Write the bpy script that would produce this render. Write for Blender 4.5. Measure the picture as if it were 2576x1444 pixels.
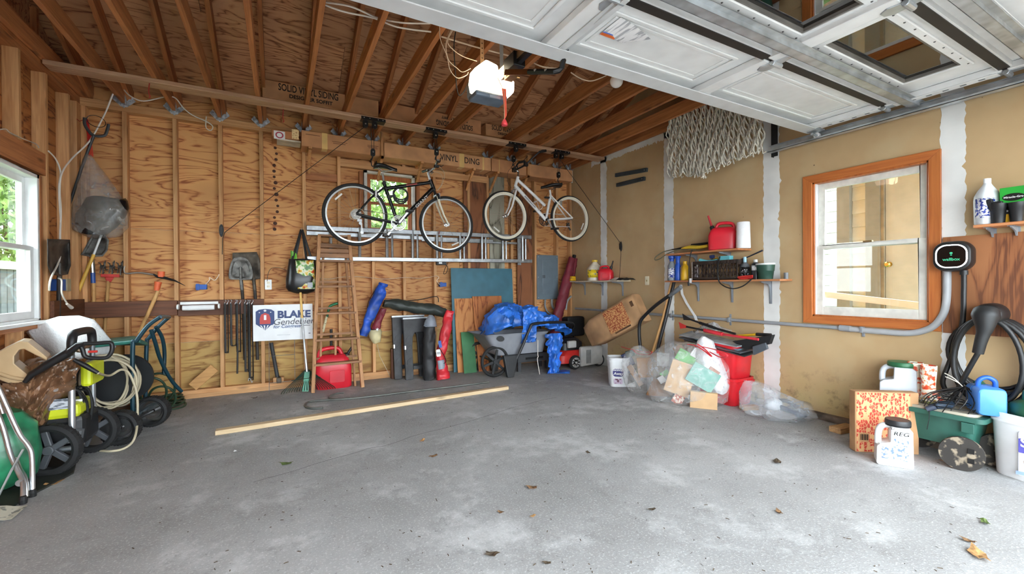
import bpy, bmesh, math, random
from mathutils import Vector, Matrix, Euler
for _o in list(bpy.data.objects): bpy.data.objects.remove(_o)
SC = bpy.context.scene
COL = SC.collection
R = math.radians
rnd = random.Random(7)
# ---------------------------------------------------------------- camera
HC = 1.20                      # camera height, metres
YAW, PITCH, ROLL, FPX = .495624, -.004682, -.007121, 1077.93
_f = Vector((math.sin(YAW)*math.cos(PITCH), math.cos(YAW)*math.cos(PITCH), math.sin(PITCH)))
_r0 = Vector((math.cos(YAW), -math.sin(YAW), 0)); _u0 = _r0.cross(_f)
_r = math.cos(ROLL)*_r0 + math.sin(ROLL)*_u0; _u = math.cos(ROLL)*_u0 - math.sin(ROLL)*_r0
cd = bpy.data.cameras.new('camera'); cam = bpy.data.objects.new('camera', cd); COL.objects.link(cam)
cd.sensor_width = 36.0; cd.lens = 36.0*FPX/2576.0; cd.clip_start = .05; cd.clip_end = 200
m = Matrix.Identity(4)
for i in range(3): m[i][0] = _r[i]; m[i][1] = _u[i]; m[i][2] = -_f[i]
m[2][3] = HC
cam.matrix_world = m
SC.camera = cam
# ---------------------------------------------------------------- world, exposure
W = bpy.data.worlds.new('world'); SC.world = W; W.use_nodes = True
_bg = W.node_tree.nodes['Background']; _bg.inputs[0].default_value = (.84, .93, 1, 1); _bg.inputs[1].default_value = 3.3
SC.view_settings.view_transform = 'Standard'; SC.view_settings.look = 'None'
SC.view_settings.gamma = 1; SC.view_settings.use_curve_mapping = False
SC.view_settings.exposure = 1.92
SC.cycles.max_bounces = 6; SC.cycles.diffuse_bounces = 3; SC.cycles.glossy_bounces = 3; SC.cycles.transmission_bounces = 4; SC.cycles.transparent_max_bounces = 10
SC.cycles.caustics_reflective = False; SC.cycles.caustics_refractive = False; SC.cycles.adaptive_threshold = .1; SC.cycles.adaptive_min_samples = 16
# ---------------------------------------------------------------- measuring helpers
def ray(x, y): return _f + (x-1288)/FPX*_r - (y-722)/FPX*_u
def at(x, y, X=None, Y=None, Z=None):
    d = ray(x, y)
    t = X/d.x if X is not None else Y/d.y if Y is not None else (Z-HC)/d.z
    return Vector((t*d.x, t*d.y, HC+t*d.z))
YB = 5.70      # face of the studs of the back wall
XR = 4.21      # face of the right wall
XL = -1.71     # face of the studs of the left wall
def bw(x, y, d=0.0): return at(x, y, Y=YB-d)       # a point d in front of the back wall's studs
def rw(x, y, d=0.0): return at(x, y, X=XR-d)       # a point d in front of the right wall
def fl(x, y, z=0.0): return at(x, y, Z=z)
# ---------------------------------------------------------------- materials
def lin(c):
    return tuple(((v/255.0)/12.92 if v/255.0 <= .04045 else ((v/255.0+.055)/1.055)**2.4) for v in c[:3])+(1.0,)
MATS = {}
class NT:
    def __init__(s, name):
        s.m = bpy.data.materials.new(name); s.m.use_nodes = True
        s.t = s.m.node_tree; s.b = s.t.nodes['Principled BSDF']
    def n(s, ty, **k):
        x = s.t.nodes.new(ty)
        for a, v in k.items(): setattr(x, a, v)
        return x
    def l(s, a, b): s.t.links.new(a, b)
    def coords(s, scale=(1, 1, 1), rand=True, kind='Object'):
        tc = s.n('ShaderNodeTexCoord'); mp = s.n('ShaderNodeMapping'); mp.inputs['Scale'].default_value = scale
        s.l(tc.outputs[kind], mp.inputs[0])
        if rand:
            oi = s.n('ShaderNodeObjectInfo'); mu = s.n('ShaderNodeMath', operation='MULTIPLY'); mu.inputs[1].default_value = 37.0
            s.l(oi.outputs['Random'], mu.inputs[0]); s.l(mu.outputs[0], mp.inputs['Location'])
        return mp.outputs[0]
    def noise(s, co, scale, detail=3, rough=.5, dist=0):
        x = s.n('ShaderNodeTexNoise'); x.inputs['Scale'].default_value = scale; x.inputs['Detail'].default_value = detail
        x.inputs['Roughness'].default_value = rough; x.inputs['Distortion'].default_value = dist
        s.l(co, x.inputs['Vector']); return x.outputs[0]
    def ramp(s, fac, stops):
        x = s.n('ShaderNodeValToRGB'); e = x.color_ramp.elements
        while len(e) < len(stops): e.new(.5)
        for i, (p, c) in enumerate(stops):
            e[i].position = p; e[i].color = lin(c) if len(c) == 3 else c
        s.l(fac, x.inputs[0]); return x.outputs[0]
    def mix(s, a, b, fac, mode='MIX'):
        x = s.n('ShaderNodeMix', data_type='RGBA', blend_type=mode)
        for k, v in ((6, a), (7, b), (0, fac)):
            if isinstance(v, (int, float)): x.inputs[k].default_value = v
            elif isinstance(v, tuple): x.inputs[k].default_value = v
            else: s.l(v, x.inputs[k])
        return x.outputs[2]
    def math(s, op, a, b=0.0):
        x = s.n('ShaderNodeMath', operation=op)
        for k, v in ((0, a), (1, b)):
            if isinstance(v, (int, float)): x.inputs[k].default_value = v
            else: s.l(v, x.inputs[k])
        return x.outputs[0]
    def bump(s, h, strength=.2, dist=.01):
        x = s.n('ShaderNodeBump'); x.inputs['Strength'].default_value = strength; x.inputs['Distance'].default_value = dist
        s.l(h, x.inputs['Height']); s.l(x.outputs[0], s.b.inputs['Normal'])
    def col(s, c): s.l(c, s.b.inputs['Base Color'])
G3 = lambda v: (v, v, v)
def plain(name, rgb, rough=.5, metal=0.0, var=.12, vs=6.0, bump=0.0, bs=60.0, trans=0.0, alpha=1.0, spec=.5, sheen=0):
    """one colour with a little mottling"""
    if name in MATS: return MATS[name]
    t = NT(name); t.b.inputs['Roughness'].default_value = rough; t.b.inputs['Metallic'].default_value = metal
    t.b.inputs['Specular IOR Level'].default_value = spec
    co = t.coords()
    if var:
        lo = tuple(max(0, v*(1-var)) for v in rgb); hi = tuple(min(255, v*(1+var)) for v in rgb)
        t.col(t.ramp(t.noise(co, vs, 2, .6), [(.32, lo), (.68, hi)]))
    else: t.b.inputs['Base Color'].default_value = lin(rgb)
    if bump: t.bump(t.noise(co, bs, 3), bump)
    if trans: t.b.inputs['Transmission Weight'].default_value = trans
    if alpha < 1: t.b.inputs['Alpha'].default_value = alpha
    MATS[name] = t.m; return t.m
AX = {'X': 0, 'Y': 1, 'Z': 2}
def lumber(name, light, dark, axis='Z', rough=.65):
    """sawn softwood: long streaks along one axis, a few knots"""
    if name in MATS: return MATS[name]
    t = NT(name); sc = [1.0]*3; sc[AX[axis]] = .05
    co = t.coords(tuple(sc)); n1 = t.noise(co, 38, 3, .6, .6)
    sc2 = [1.0]*3; sc2[AX[axis]] = .28; co2 = t.coords(tuple(sc2)); n2 = t.noise(co2, 9, 2)
    c = t.ramp(n1, [(.25, dark), (.62, light)])
    vo = t.n('ShaderNodeTexVoronoi'); vo.inputs['Scale'].default_value = 7.0; t.l(co2, vo.inputs['Vector'])
    k = t.ramp(vo.outputs['Distance'], [(.07, G3(255)), (.16, G3(0))])
    c = t.mix(c, lin(tuple(v*.42 for v in dark)), t.math('MULTIPLY', k, .55))
    c = t.mix(c, lin(tuple(v*.8 for v in dark)), t.math('MULTIPLY', t.ramp(n2, [(.55, G3(0)), (.8, G3(255))]), .5))
    oi = t.n('ShaderNodeObjectInfo'); hv = t.n('ShaderNodeHueSaturation'); t.l(c, hv.inputs['Color'])
    t.l(t.math('ADD', t.math('MULTIPLY', oi.outputs['Random'], .3), .86), hv.inputs['Value']); t.col(hv.outputs[0])
    t.b.inputs['Roughness'].default_value = rough
    MATS[name] = t.m; return t.m
def plywood(name, light, mid, dark, axis='X', freq=9.0, rough=.7):
    """rotary-cut veneer: contour-line grain stretched along one axis"""
    if name in MATS: return MATS[name]
    t = NT(name); sc = [1.0]*3; sc[AX[axis]] = .22
    co = t.coords(tuple(sc)); n = t.noise(co, 4.2, 3.5, .5, .7)
    g = t.math('PINGPONG', t.math('MULTIPLY', n, freq), .5)
    sc2 = [1.0]*3; sc2[AX[axis]] = .03; fine = t.noise(t.coords(tuple(sc2)), 110, 3, .6)
    g2 = t.math('ADD', t.math('MULTIPLY', g, 1.7), t.math('MULTIPLY', t.math('SUBTRACT', fine, .5), .8))
    c = t.ramp(g2, [(.02, dark), (.15, mid), (.5, light)])
    big = t.noise(t.coords((1, 1, 1)), 1.1, 3)
    c = t.mix(c, lin(tuple(v*.72 for v in mid)), t.math('MULTIPLY', t.ramp(big, [(.45, G3(0)), (.75, G3(255))]), .6))
    vo = t.n('ShaderNodeTexVoronoi'); vo.inputs['Scale'].default_value = 2.6; t.l(t.coords((.55 if axis == 'X' else 1, 1, .55 if axis == 'Z' else 1)), vo.inputs['Vector'])
    c = t.mix(c, lin(tuple(v*.4 for v in dark)), t.math('MULTIPLY', t.ramp(vo.outputs['Distance'], [(.03, G3(255)), (.07, G3(0))]), .7))
    oi = t.n('ShaderNodeObjectInfo'); hv = t.n('ShaderNodeHueSaturation'); t.l(c, hv.inputs['Color'])
    t.l(t.math('ADD', t.math('MULTIPLY', oi.outputs['Random'], .22), .88), hv.inputs['Value']); t.col(hv.outputs[0])
    t.b.inputs['Roughness'].default_value = rough
    MATS[name] = t.m; return t.m
def speckle(name, base, other, scale, lo=.5, hi=.6, rough=.6, detail=2, kind='Object', stretch=(1, 1, 1), bump=0.0):
    """two colours cut by a noise: prints, dirt, leaves"""
    if name in MATS: return MATS[name]
    t = NT(name); co = t.coords(stretch, True, kind); n = t.noise(co, scale, detail)
    t.col(t.ramp(n, [(lo, base), (hi, other)])); t.b.inputs['Roughness'].default_value = rough
    if bump: t.bump(n, bump)
    MATS[name] = t.m; return t.m
def clear(name, rgb=(235, 238, 240), alpha=.3, rough=.12, bump=.5, bs=9.0):
    """thin wrinkled film: partly see-through, glossy"""
    if name in MATS: return MATS[name]
    t = NT(name); co = t.coords(); n = t.noise(co, bs, 4, .55, 1.2)
    t.b.inputs['Base Color'].default_value = lin(rgb); t.b.inputs['Roughness'].default_value = rough
    t.l(t.math('ADD', t.math('MULTIPLY', t.math('POWER', n, 3.0), 1.1), alpha-.12), t.b.inputs['Alpha'])
    t.bump(n, bump, .03)
    MATS[name] = t.m; return t.m
def pane(name, tint=(250, 253, 252), a=.1):
    if name in MATS: return MATS[name]
    t = NT(name)
    tr = t.n('ShaderNodeBsdfTransparent'); tr.inputs[0].default_value = lin(tint); gl = t.n('ShaderNodeBsdfGlossy')
    gl.inputs['Roughness'].default_value = .01; fr = t.n('ShaderNodeLayerWeight'); fr.inputs[0].default_value = .5
    mx = t.n('ShaderNodeMixShader'); t.l(t.math('ADD', t.math('MULTIPLY', t.math('POWER', fr.outputs['Facing'], 5.0), .9), a*.4), mx.inputs[0]); t.l(tr.outputs[0], mx.inputs[1]); t.l(gl.outputs[0], mx.inputs[2])
    t.l(mx.outputs[0], t.t.nodes['Material Output'].inputs[0])
    MATS[name] = t.m; return t.m
def glow(name, rgb, strength):
    if name in MATS: return MATS[name]
    t = NT(name); t.b.inputs['Base Color'].default_value = lin(rgb)
    t.b.inputs['Emission Color'].default_value = lin(rgb); t.b.inputs['Emission Strength'].default_value = strength
    MATS[name] = t.m; return t.m
# ---------------------------------------------------------------- mesh helpers
def V(*a): return Vector(a)
def spl(pts, n=6, closed=False):
    """Catmull-Rom through the points"""
    P = [Vector(p) for p in pts]; out = []; L = len(P)
    for i in range(L if closed else L-1):
        if closed: a, b, c, d = P[i-1], P[i], P[(i+1) % L], P[(i+2) % L]
        else: a, b, c, d = P[max(i-1, 0)], P[i], P[i+1], P[min(i+2, L-1)]
        for k in range(n):
            t = k/n
            out.append(.5*((2*b)+(c-a)*t+(2*a-5*b+4*c-d)*t*t+(3*b-a-3*c+d)*t**3))
    if not closed: out.append(P[-1])
    return out
def rr(w, h, r, n=4, cx=0, cy=0):
    """outline of a rounded rectangle"""
    o = []
    for k, (sx, sy) in enumerate(((1, 1), (-1, 1), (-1, -1), (1, -1))):
        for i in range(n+1):
            a = math.pi/2*(k+i/n); o.append((cx+sx*(w/2-r)+r*math.cos(a), cy+sy*(h/2-r)+r*math.sin(a)))
    return o
def ring(c, w, d, e=2.0, n=24, rz=0.0):
    """horizontal superellipse ring"""
    o = []; cs, sn = math.cos(rz), math.sin(rz)
    for i in range(n):
        a = 2*math.pi*i/n; ca, sa = math.cos(a), math.sin(a)
        x = math.copysign(abs(ca)**(2/e), ca)*w/2; y = math.copysign(abs(sa)**(2/e), sa)*d/2
        o.append(Vector((c[0]+x*cs-y*sn, c[1]+x*sn+y*cs, c[2])))
    return o
def TR(loc=(0, 0, 0), rx=0, ry=0, rz=0): return Matrix.Translation(Vector(loc)) @ Euler((rx, ry, rz)).to_matrix().to_4x4()
def frame(o, x, y):
    """matrix with local X and Y along the given directions"""
    x = Vector(x).normalized(); y = Vector(y); z = x.cross(y).normalized(); y = z.cross(x)
    mm = Matrix.Identity(4)
    for i in range(3): mm[i][0] = x[i]; mm[i][1] = y[i]; mm[i][2] = z[i]; mm[i][3] = o[i]
    return mm
class MB:
    def __init__(s, T=None): s.v = []; s.f = []; s.T = T
    def add(s, vs, fs):
        k = len(s.v); s.v += [(s.T @ Vector(v)) if s.T else Vector(v) for v in vs]; s.f += [tuple(i+k for i in f) for f in fs]; return s
    def box(s, a, b):
        x0, y0, z0 = a; x1, y1, z1 = b
        return s.add([(x0, y0, z0), (x1, y0, z0), (x1, y1, z0), (x0, y1, z0), (x0, y0, z1), (x1, y0, z1), (x1, y1, z1), (x0, y1, z1)],
                     [(0, 3, 2, 1), (4, 5, 6, 7), (0, 1, 5, 4), (1, 2, 6, 5), (2, 3, 7, 6), (3, 0, 4, 7)])
    def bx(s, c, sz, M=None):
        vs = []
        for z in (-.5, .5):
            for x, y in ((-.5, -.5), (.5, -.5), (.5, .5), (-.5, .5)):
                p = Vector((x*sz[0], y*sz[1], z*sz[2])); p = (M @ p if M else p)+Vector(c); vs.append(p)
        return s.add(vs, [(0, 3, 2, 1), (4, 5, 6, 7), (0, 1, 5, 4), (1, 2, 6, 5), (2, 3, 7, 6), (3, 0, 4, 7)])
    def beam(s, p, q, w, h, side=None):
        """bar from p to q, w across (along side), h the other way"""
        p = Vector(p); q = Vector(q); d = (q-p).normalized()
        sd = Vector(side) if side is not None else d.cross(Vector((0, 0, 1)))
        if sd.length < 1e-4: sd = Vector((1, 0, 0))
        sd = (sd-d*sd.dot(d)).normalized(); up = d.cross(sd)
        a = sd*w/2; b = up*h/2
        vs = [p-a-b, p+a-b, p+a+b, p-a+b, q-a-b, q+a-b, q+a+b, q-a+b]
        return s.add(vs, [(0, 3, 2, 1), (4, 5, 6, 7), (0, 1, 5, 4), (1, 2, 6, 5), (2, 3, 7, 6), (3, 0, 4, 7)])
    def tube(s, pts, r, n=8, closed=False, flat=None):
        P = [Vector(p) for p in pts]; L = len(P)
        rs = r if isinstance(r, (list, tuple)) else [r]*L
        if len(rs) != L: rs = [rs[min(int(i*(len(rs)-1)/(L-1)), len(rs)-1)] + (rs[min(int(i*(len(rs)-1)/(L-1))+1, len(rs)-1)]-rs[min(int(i*(len(rs)-1)/(L-1)), len(rs)-1)])*((i*(len(rs)-1)/(L-1)) % 1) for i in range(L)]
        vs = []; nrm = None
        for i in range(L):
            if closed: d = P[(i+1) % L]-P[i-1]
            else: d = P[min(i+1, L-1)]-P[max(i-1, 0)]
            d = d.normalized() if d.length > 1e-9 else Vector((0, 0, 1))
            if nrm is None: nrm = d.cross(Vector((0, 0, 1)) if abs(d.z) < .9 else Vector((0, 1, 0))).normalized()
            else:
                nrm = nrm-d*nrm.dot(d); nrm = nrm.normalized() if nrm.length > 1e-6 else d.orthogonal().normalized()
            b = d.cross(nrm)
            for k in range(n):
                a = 2*math.pi*k/n; vs.append(P[i]+rs[i]*(nrm*math.cos(a)+b*math.sin(a)*(flat or 1)))
        fs = []
        for i in range(L if closed else L-1):
            j = (i+1) % L
            for k in range(n): fs.append((i*n+k, i*n+(k+1) % n, j*n+(k+1) % n, j*n+k))
        if not closed: fs += [tuple(range(n-1, -1, -1)), tuple((L-1)*n+k for k in range(n))]
        return s.add(vs, fs)
    def lathe(s, prof, o, axis=(0, 0, 1), n=24, cap=True):
        ax = Vector(axis).normalized(); x = ax.orthogonal().normalized(); y = ax.cross(x); o = Vector(o); vs = []
        for r, h in prof:
            for k in range(n):
                a = 2*math.pi*k/n; vs.append(o+ax*h+r*(x*math.cos(a)+y*math.sin(a)))
        fs = []; L = len(prof)
        for i in range(L-1):
            for k in range(n): fs.append((i*n+k, i*n+(k+1) % n, (i+1)*n+(k+1) % n, (i+1)*n+k))
        if cap and prof[0][0] > 1e-6: fs.append(tuple(range(n-1, -1, -1)))
        if cap and prof[-1][0] > 1e-6: fs.append(tuple((L-1)*n+k for k in range(n)))
        return s.add(vs, fs)
    def loft(s, rings, capa=True, capb=True):
        n = len(rings[0]); vs = [p for q in rings for p in q]; fs = []
        for i in range(len(rings)-1):
            for k in range(n): fs.append((i*n+k, i*n+(k+1) % n, (i+1)*n+(k+1) % n, (i+1)*n+k))
        if capa: fs.append(tuple(range(n-1, -1, -1)))
        if capb: fs.append(tuple((len(rings)-1)*n+k for k in range(n)))
        return s.add(vs, fs)
    def prism(s, poly, h0, h1, M=None):
        """polygon in local XY, extruded along local Z"""
        n = len(poly); vs = [Vector((x, y, h0)) for x, y in poly]+[Vector((x, y, h1)) for x, y in poly]
        if M: vs = [M @ v for v in vs]
        fs = [tuple(range(n-1, -1, -1)), tuple(range(n, 2*n))]+[(k, (k+1) % n, n+(k+1) % n, n+k) for k in range(n)]
        return s.add(vs, fs)
    def frame(s, outer, inner, h0, h1, M=None):
        """flat ring between two outlines with the same number of points"""
        n = len(outer); vs = []
        for h in (h0, h1):
            for pl in (outer, inner): vs += [Vector((x, y, h)) for x, y in pl]
        if M: vs = [M @ v for v in vs]
        fs = []
        for k in range(n):
            j = (k+1) % n
            fs += [(k, n+k, n+j, j), (2*n+k, 2*n+j, 3*n+j, 3*n+k), (k, j, 2*n+j, 2*n+k), (n+k, 3*n+k, 3*n+j, n+j)]
        return s.add(vs, fs)
    def grid(s, fn, nu, nv):
        vs = [fn(i/nu, j/nv) for i in range(nu+1) for j in range(nv+1)]; w = nv+1
        return s.add(vs, [(i*w+j, (i+1)*w+j, (i+1)*w+j+1, i*w+j+1) for i in range(nu) for j in range(nv)])
    def ball(s, c, r, sc=(1, 1, 1), n=14, m=8):
        pr = []
        vs = []; fs = []
        for i in range(m+1):
            th = math.pi*i/m
            for k in range(n):
                a = 2*math.pi*k/n; vs.append(Vector(c)+Vector((r*sc[0]*math.sin(th)*math.cos(a), r*sc[1]*math.sin(th)*math.sin(a), r*sc[2]*math.cos(th))))
        for i in range(m):
            for k in range(n): fs.append((i*n+k, (i+1)*n+k, (i+1)*n+(k+1) % n, i*n+(k+1) % n))
        return s.add(vs, fs)
    def crumple(s, amp, freq=6.0, seed=0):
        """push every vertex about by a smooth noise"""
        from mathutils import noise as mn
        for i, v in enumerate(s.v):
            q = v*freq+Vector((seed*7.1, seed*3.3, seed*1.7)); s.v[i] = v+Vector((mn.noise(q), mn.noise(q+Vector((31, 0, 0))), mn.noise(q+Vector((0, 47, 0)))))*amp
        return s
    def crease(s, amp, freq=8.0, seed=0):
        """sharp folds: ridged noise along a slanted direction"""
        from mathutils import noise as mn
        for i, v in enumerate(s.v):
            q = v*freq+Vector((seed*5.1, seed*2.3, seed*4.7)); a = .5-abs(mn.noise(q)); b = .5-abs(mn.noise(q*1.9+Vector((9, 4, 2)))); s.v[i] = v+Vector((.5, -.8, .45))*((a+.5*b-.5)*amp)
        return s
    def build(s, name, mat, parent=None, smooth=None, bev=0.0, thick=0.0, sub=0, origin=None, seg=2):
        me = bpy.data.meshes.new(name)
        o = bpy.data.objects.new(name, me); COL.objects.link(o)
        if parent is not None:
            org = WL[parent.name]; o.parent = parent
        elif origin is not None: org = Vector(origin)
        else:
            xs = [v.x for v in s.v]; ys = [v.y for v in s.v]; zs = [v.z for v in s.v]
            org = Vector(((min(xs)+max(xs))/2, (min(ys)+max(ys))/2, min(zs)))
        if parent is None: o.location = org
        WL[o.name] = org.copy()
        me.from_pydata([v-org for v in s.v], [], s.f); me.update()
        bm = bmesh.new(); bm.from_mesh(me); bmesh.ops.remove_doubles(bm, verts=bm.verts, dist=1e-6); bmesh.ops.recalc_face_normals(bm, faces=bm.faces); bm.to_mesh(me); bm.free()
        if smooth is not None:
            me.polygons.foreach_set('use_smooth', [True]*len(me.polygons)); me.set_sharp_from_angle(angle=R(smooth))
        if mat is not None: me.materials.append(mat)
        if thick:
            md = o.modifiers.new('solid', 'SOLIDIFY'); md.thickness = thick; md.offset = 0
        if bev:
            md = o.modifiers.new('bevel', 'BEVEL'); md.width = bev; md.segments = seg; md.limit_method = 'ANGLE'; md.angle_limit = R(40)
        if sub:
            md = o.modifiers.new('sub', 'SUBSURF'); md.levels = sub; md.render_levels = sub
        return o
WL = {}
def tag(o, label=None, cat=None, group=None, kind=None):
    if label: o['label'] = label
    if cat: o['category'] = cat
    if group: o['group'] = group
    if kind: o['kind'] = kind
    return o
def thing(name, label, cat, loc=(0, 0, 0), group=None, kind=None):
    o = bpy.data.objects.new(name, None); COL.objects.link(o); o.location = loc; o.empty_display_size = .05
    WL[o.name] = Vector(loc); return tag(o, label, cat, group, kind)
def setting(name, loc=(0, 0, 0), label=None):
    o = bpy.data.objects.new(name, None); COL.objects.link(o); o.location = loc; WL[o.name] = Vector(loc); o['kind'] = 'structure'
    if label: o['label'] = label
    return o
def twin(o, parent, loc, name=None, rot=None):
    """another piece that shares o's mesh"""
    c = o.copy(); COL.objects.link(c); c.parent = parent; c.location = loc
    if name: c.name = name
    if rot is not None: c.rotation_euler = rot
    WL[c.name] = WL[parent.name]+Vector(loc) if parent else Vector(loc)
    return c
def dup(root, delta, label=None):
    """a copy of a thing with copies of its parts and their sub-parts"""
    c = root.copy(); COL.objects.link(c); c.location = root.location+Vector(delta)
    if label: c['label'] = label
    for ch in root.children:
        d = ch.copy(); COL.objects.link(d); d.parent = c
        for g in ch.children:
            e = g.copy(); COL.objects.link(e); e.parent = d
    WL[c.name] = c.location.copy(); return c
def text(name, body, mat, parent, o, xdir, ydir, size, align='CENTER', shear=0.0, fat=0.0, sx=1.0, ex=.0006):
    """flat lettering lying in the plane of xdir and ydir"""
    cu = bpy.data.curves.new(name, 'FONT'); cu.body = body; cu.size = size; cu.align_x = align; cu.align_y = 'CENTER'
    cu.shear = shear; cu.offset = fat; cu.extrude = ex; cu.resolution_u = 3
    tmp = bpy.data.objects.new(name+'_tmp', cu); COL.objects.link(tmp)
    me = bpy.data.meshes.new_from_object(tmp.evaluated_get(bpy.context.evaluated_depsgraph_get()))
    bpy.data.objects.remove(tmp); bpy.data.curves.remove(cu); me.name = name
    me.materials.clear(); me.materials.append(mat)
    ob = bpy.data.objects.new(name, me); COL.objects.link(ob)
    M = frame(Vector(o), xdir, ydir) @ Matrix.Diagonal((sx, 1, 1, 1))
    if parent is not None: M = Matrix.Translation(-WL[parent.name]) @ M; ob.parent = parent
    me.transform(M)
    return ob
def onp(x, y, P0, N):
    """the point of the plane (P0, N) seen at a pixel"""
    d = ray(x, y); c = V(0, 0, HC); N = Vector(N); t = (Vector(P0)-c).dot(N)/d.dot(N); return c+d*t
def pxpoly(pts, d, th, mb=None):
    """plate cut to an outline, standing d in front of the back wall's studs"""
    mb = mb or MB(); P = [bw(x, y, d) for x, y in pts]; n = len(P); B = [p+V(0, th, 0) for p in P]
    return mb.add(P+B, [tuple(range(n)), tuple(range(2*n-1, n-1, -1))]+[(k, (k+1) % n, n+(k+1) % n, n+k) for k in range(n)])
def slab(q, th, mb=None, nrm=None):
    """plate between four corners"""
    mb = mb or MB(); q = [Vector(p) for p in q]; n = (q[1]-q[0]).cross(q[3]-q[0]).normalized()*th
    if nrm is not None and n.dot(Vector(nrm)) < 0: n = -n
    return mb.add(q+[p+n for p in q], [(0, 1, 2, 3), (4, 7, 6, 5), (0, 1, 5, 4), (1, 2, 6, 5), (2, 3, 7, 6), (3, 0, 4, 7)])
# ================================================================ the setting
RIDGE_Y, EAVE_Z, PIT = 2.55, 3.27, .42          # underside of the roof deck: Z = EAVE_Z + PIT*(YB - Y)
YF = -.60                                       # front wall
def deck(y): return EAVE_Z+PIT*(YB-y) if y >= RIDGE_Y else EAVE_Z+PIT*(YB-RIDGE_Y)-PIT*(RIDGE_Y-y)
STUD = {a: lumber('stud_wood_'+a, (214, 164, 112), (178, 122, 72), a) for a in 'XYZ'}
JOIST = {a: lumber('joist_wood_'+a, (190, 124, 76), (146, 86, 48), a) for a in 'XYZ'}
DARKW = {a: lumber('stained_wood_'+a, (112, 68, 44), (74, 42, 28), a) for a in 'XYZ'}
PLYW = plywood('wall_plywood', (222, 164, 104), (206, 140, 82), (156, 90, 50), 'X', 11)
PLYL = plywood('pale_plywood', (202, 164, 98), (182, 140, 78), (142, 98, 50), 'X', 6)
PLYR = plywood('roof_plywood', (212, 158, 114), (190, 132, 90), (130, 80, 50), 'X', 11)
# ---- floor
t = NT('concrete'); co = t.coords(rand=False)
n1 = t.noise(co, .8, 6, .62); n2 = t.noise(co, 7, 5, .7); n3 = t.noise(co, 90, 2, .7)
c = t.ramp(n1, [(.28, (136, 135, 134)), (.55, (163, 163, 162)), (.78, (186, 186, 185))])
c = t.mix(c, lin((205, 206, 206)), t.math('MULTIPLY', t.ramp(t.noise(co, 1.7, 9, .72, .15), [(.52, G3(0)), (.64, G3(255))]), .62))
c = t.mix(c, lin((96, 93, 89)), t.math('MULTIPLY', t.ramp(n2, [(.55, G3(0)), (.85, G3(255))]), .55))
c = t.mix(c, lin((84, 80, 76)), t.math('MULTIPLY', t.ramp(t.noise(co, 34, 4, .75), [(.61, G3(0)), (.7, G3(255))]), .5))
c = t.mix(c, lin((222, 222, 221)), t.math('MULTIPLY', t.ramp(n3, [(.55, G3(0)), (.68, G3(255))]), .42))
t.col(c); t.b.inputs['Roughness'].default_value = .8; t.bump(n3, .3, .006)
CONC = t.m
o = MB().box((-1.9, YF, -.15), (4.4, YB+.16, 0)).build('floor', CONC, origin=(0, 0, 0)); tag(o, kind='structure')
ck = MB(); rg = random.Random(21); pts = [fl(640+i*36+rg.uniform(-4, 4), 1212-i*10.2+rg.uniform(-2.5, 2.5), .0006) for i in range(22)]
ck.add([p+V(0, d, 0) for p in pts for d in (-.0025, .0025)], [(2*i, 2*i+2, 2*i+3, 2*i+1) for i in range(len(pts)-1)]); ck.build('hairline_crack', plain('crack_dark', (84, 82, 80), .9), o)
o = MB().box((-14, -16, -.2), (20, YF-.001, -.03)).build('driveway', plain('asphalt_grey', (150, 148, 145), .9, var=.2), origin=(0, 0, 0)); tag(o, 'grey driveway outside the garage opening', kind='structure')
mbg = MB()
for a, b in (((-14, YF, -.2), (-1.95, 18, -.05)), ((4.45, YF, -.2), (20, 18, -.05)), ((-1.95, YB+.2, -.2), (4.45, 18, -.05))): mbg.box(a, b)
o = mbg.build('ground', plain('lawn_green', (96, 118, 60), .95, var=.3, vs=3), origin=(0, 0, 0)); tag(o, kind='structure')
# ---- back wall
wb = setting('wall_back', (0, YB, 0), 'open stud wall with warm orange plywood sheathing')
WX0, WX1, WZ0, WZ1 = .985, 1.585, 1.90, 2.665                # back window opening
def ply_sheet(mbx, x0, x1, z0, z1, hole=None):
    g = .0015; x0 += g; x1 -= g; z0 += g; z1 -= g; y0, y1 = YB+.089, YB+.102
    if hole is None or hole[0] >= x1 or hole[1] <= x0 or hole[2] >= z1 or hole[3] <= z0: mbx.box((x0, y0, z0), (x1, y1, z1)); return
    a, b, c_, d = hole
    if a > x0: mbx.box((x0, y0, z0), (a, y1, z1))
    if b < x1: mbx.box((b, y0, z0), (x1, y1, z1))
    a2, b2 = max(a, x0), min(b, x1)
    if c_ > z0: mbx.box((a2, y0, z0), (b2, y1, c_))
    if d < z1: mbx.box((a2, y0, d), (b2, y1, z1))
for zi, (z0, z1, off) in enumerate(((0, .60, -1.85), (.60, 1.815, -2.605), (1.815, 3.04, -3.825), (3.04, 3.27, -1.85))):
    x = off
    while x < 4.25:
        mbx = MB(); a, b = max(x, -1.82), min(x+2.44, 4.3)
        if b > -1.8:
            ply_sheet(mbx, a, b, z0, z1, (WX0, WX1, WZ0, WZ1)); mbx.build('plywood_panel', PLYL if zi == 0 else PLYW, wb)
        x += 2.44
SX = [bw(px, 700).x for px in (317, 443, 557, 660)]+[bw(px, 470).x for px in (765, 853)]+[bw(px, 700).x for px in (940, 1018, 1095)]
SX += [bw(px, 560).x for px in (1180, 1228, 1288, 1347, 1402, 1436)]
SW, SD = .038, .089
s0 = None
for x in [-1.69]+SX:
    z1 = 2.99
    segs = [(.09, z1)]
    if WX0-.02 < x < WX1+.02: segs = [(.09, WZ0-.06), (WZ1+.12, z1)]
    for a, b in segs:
        MB().box((x-SW/2, YB, a), (x+SW/2, YB+SD, b)).build('stud', STUD['Z'], wb, bev=.002, seg=1)
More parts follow.
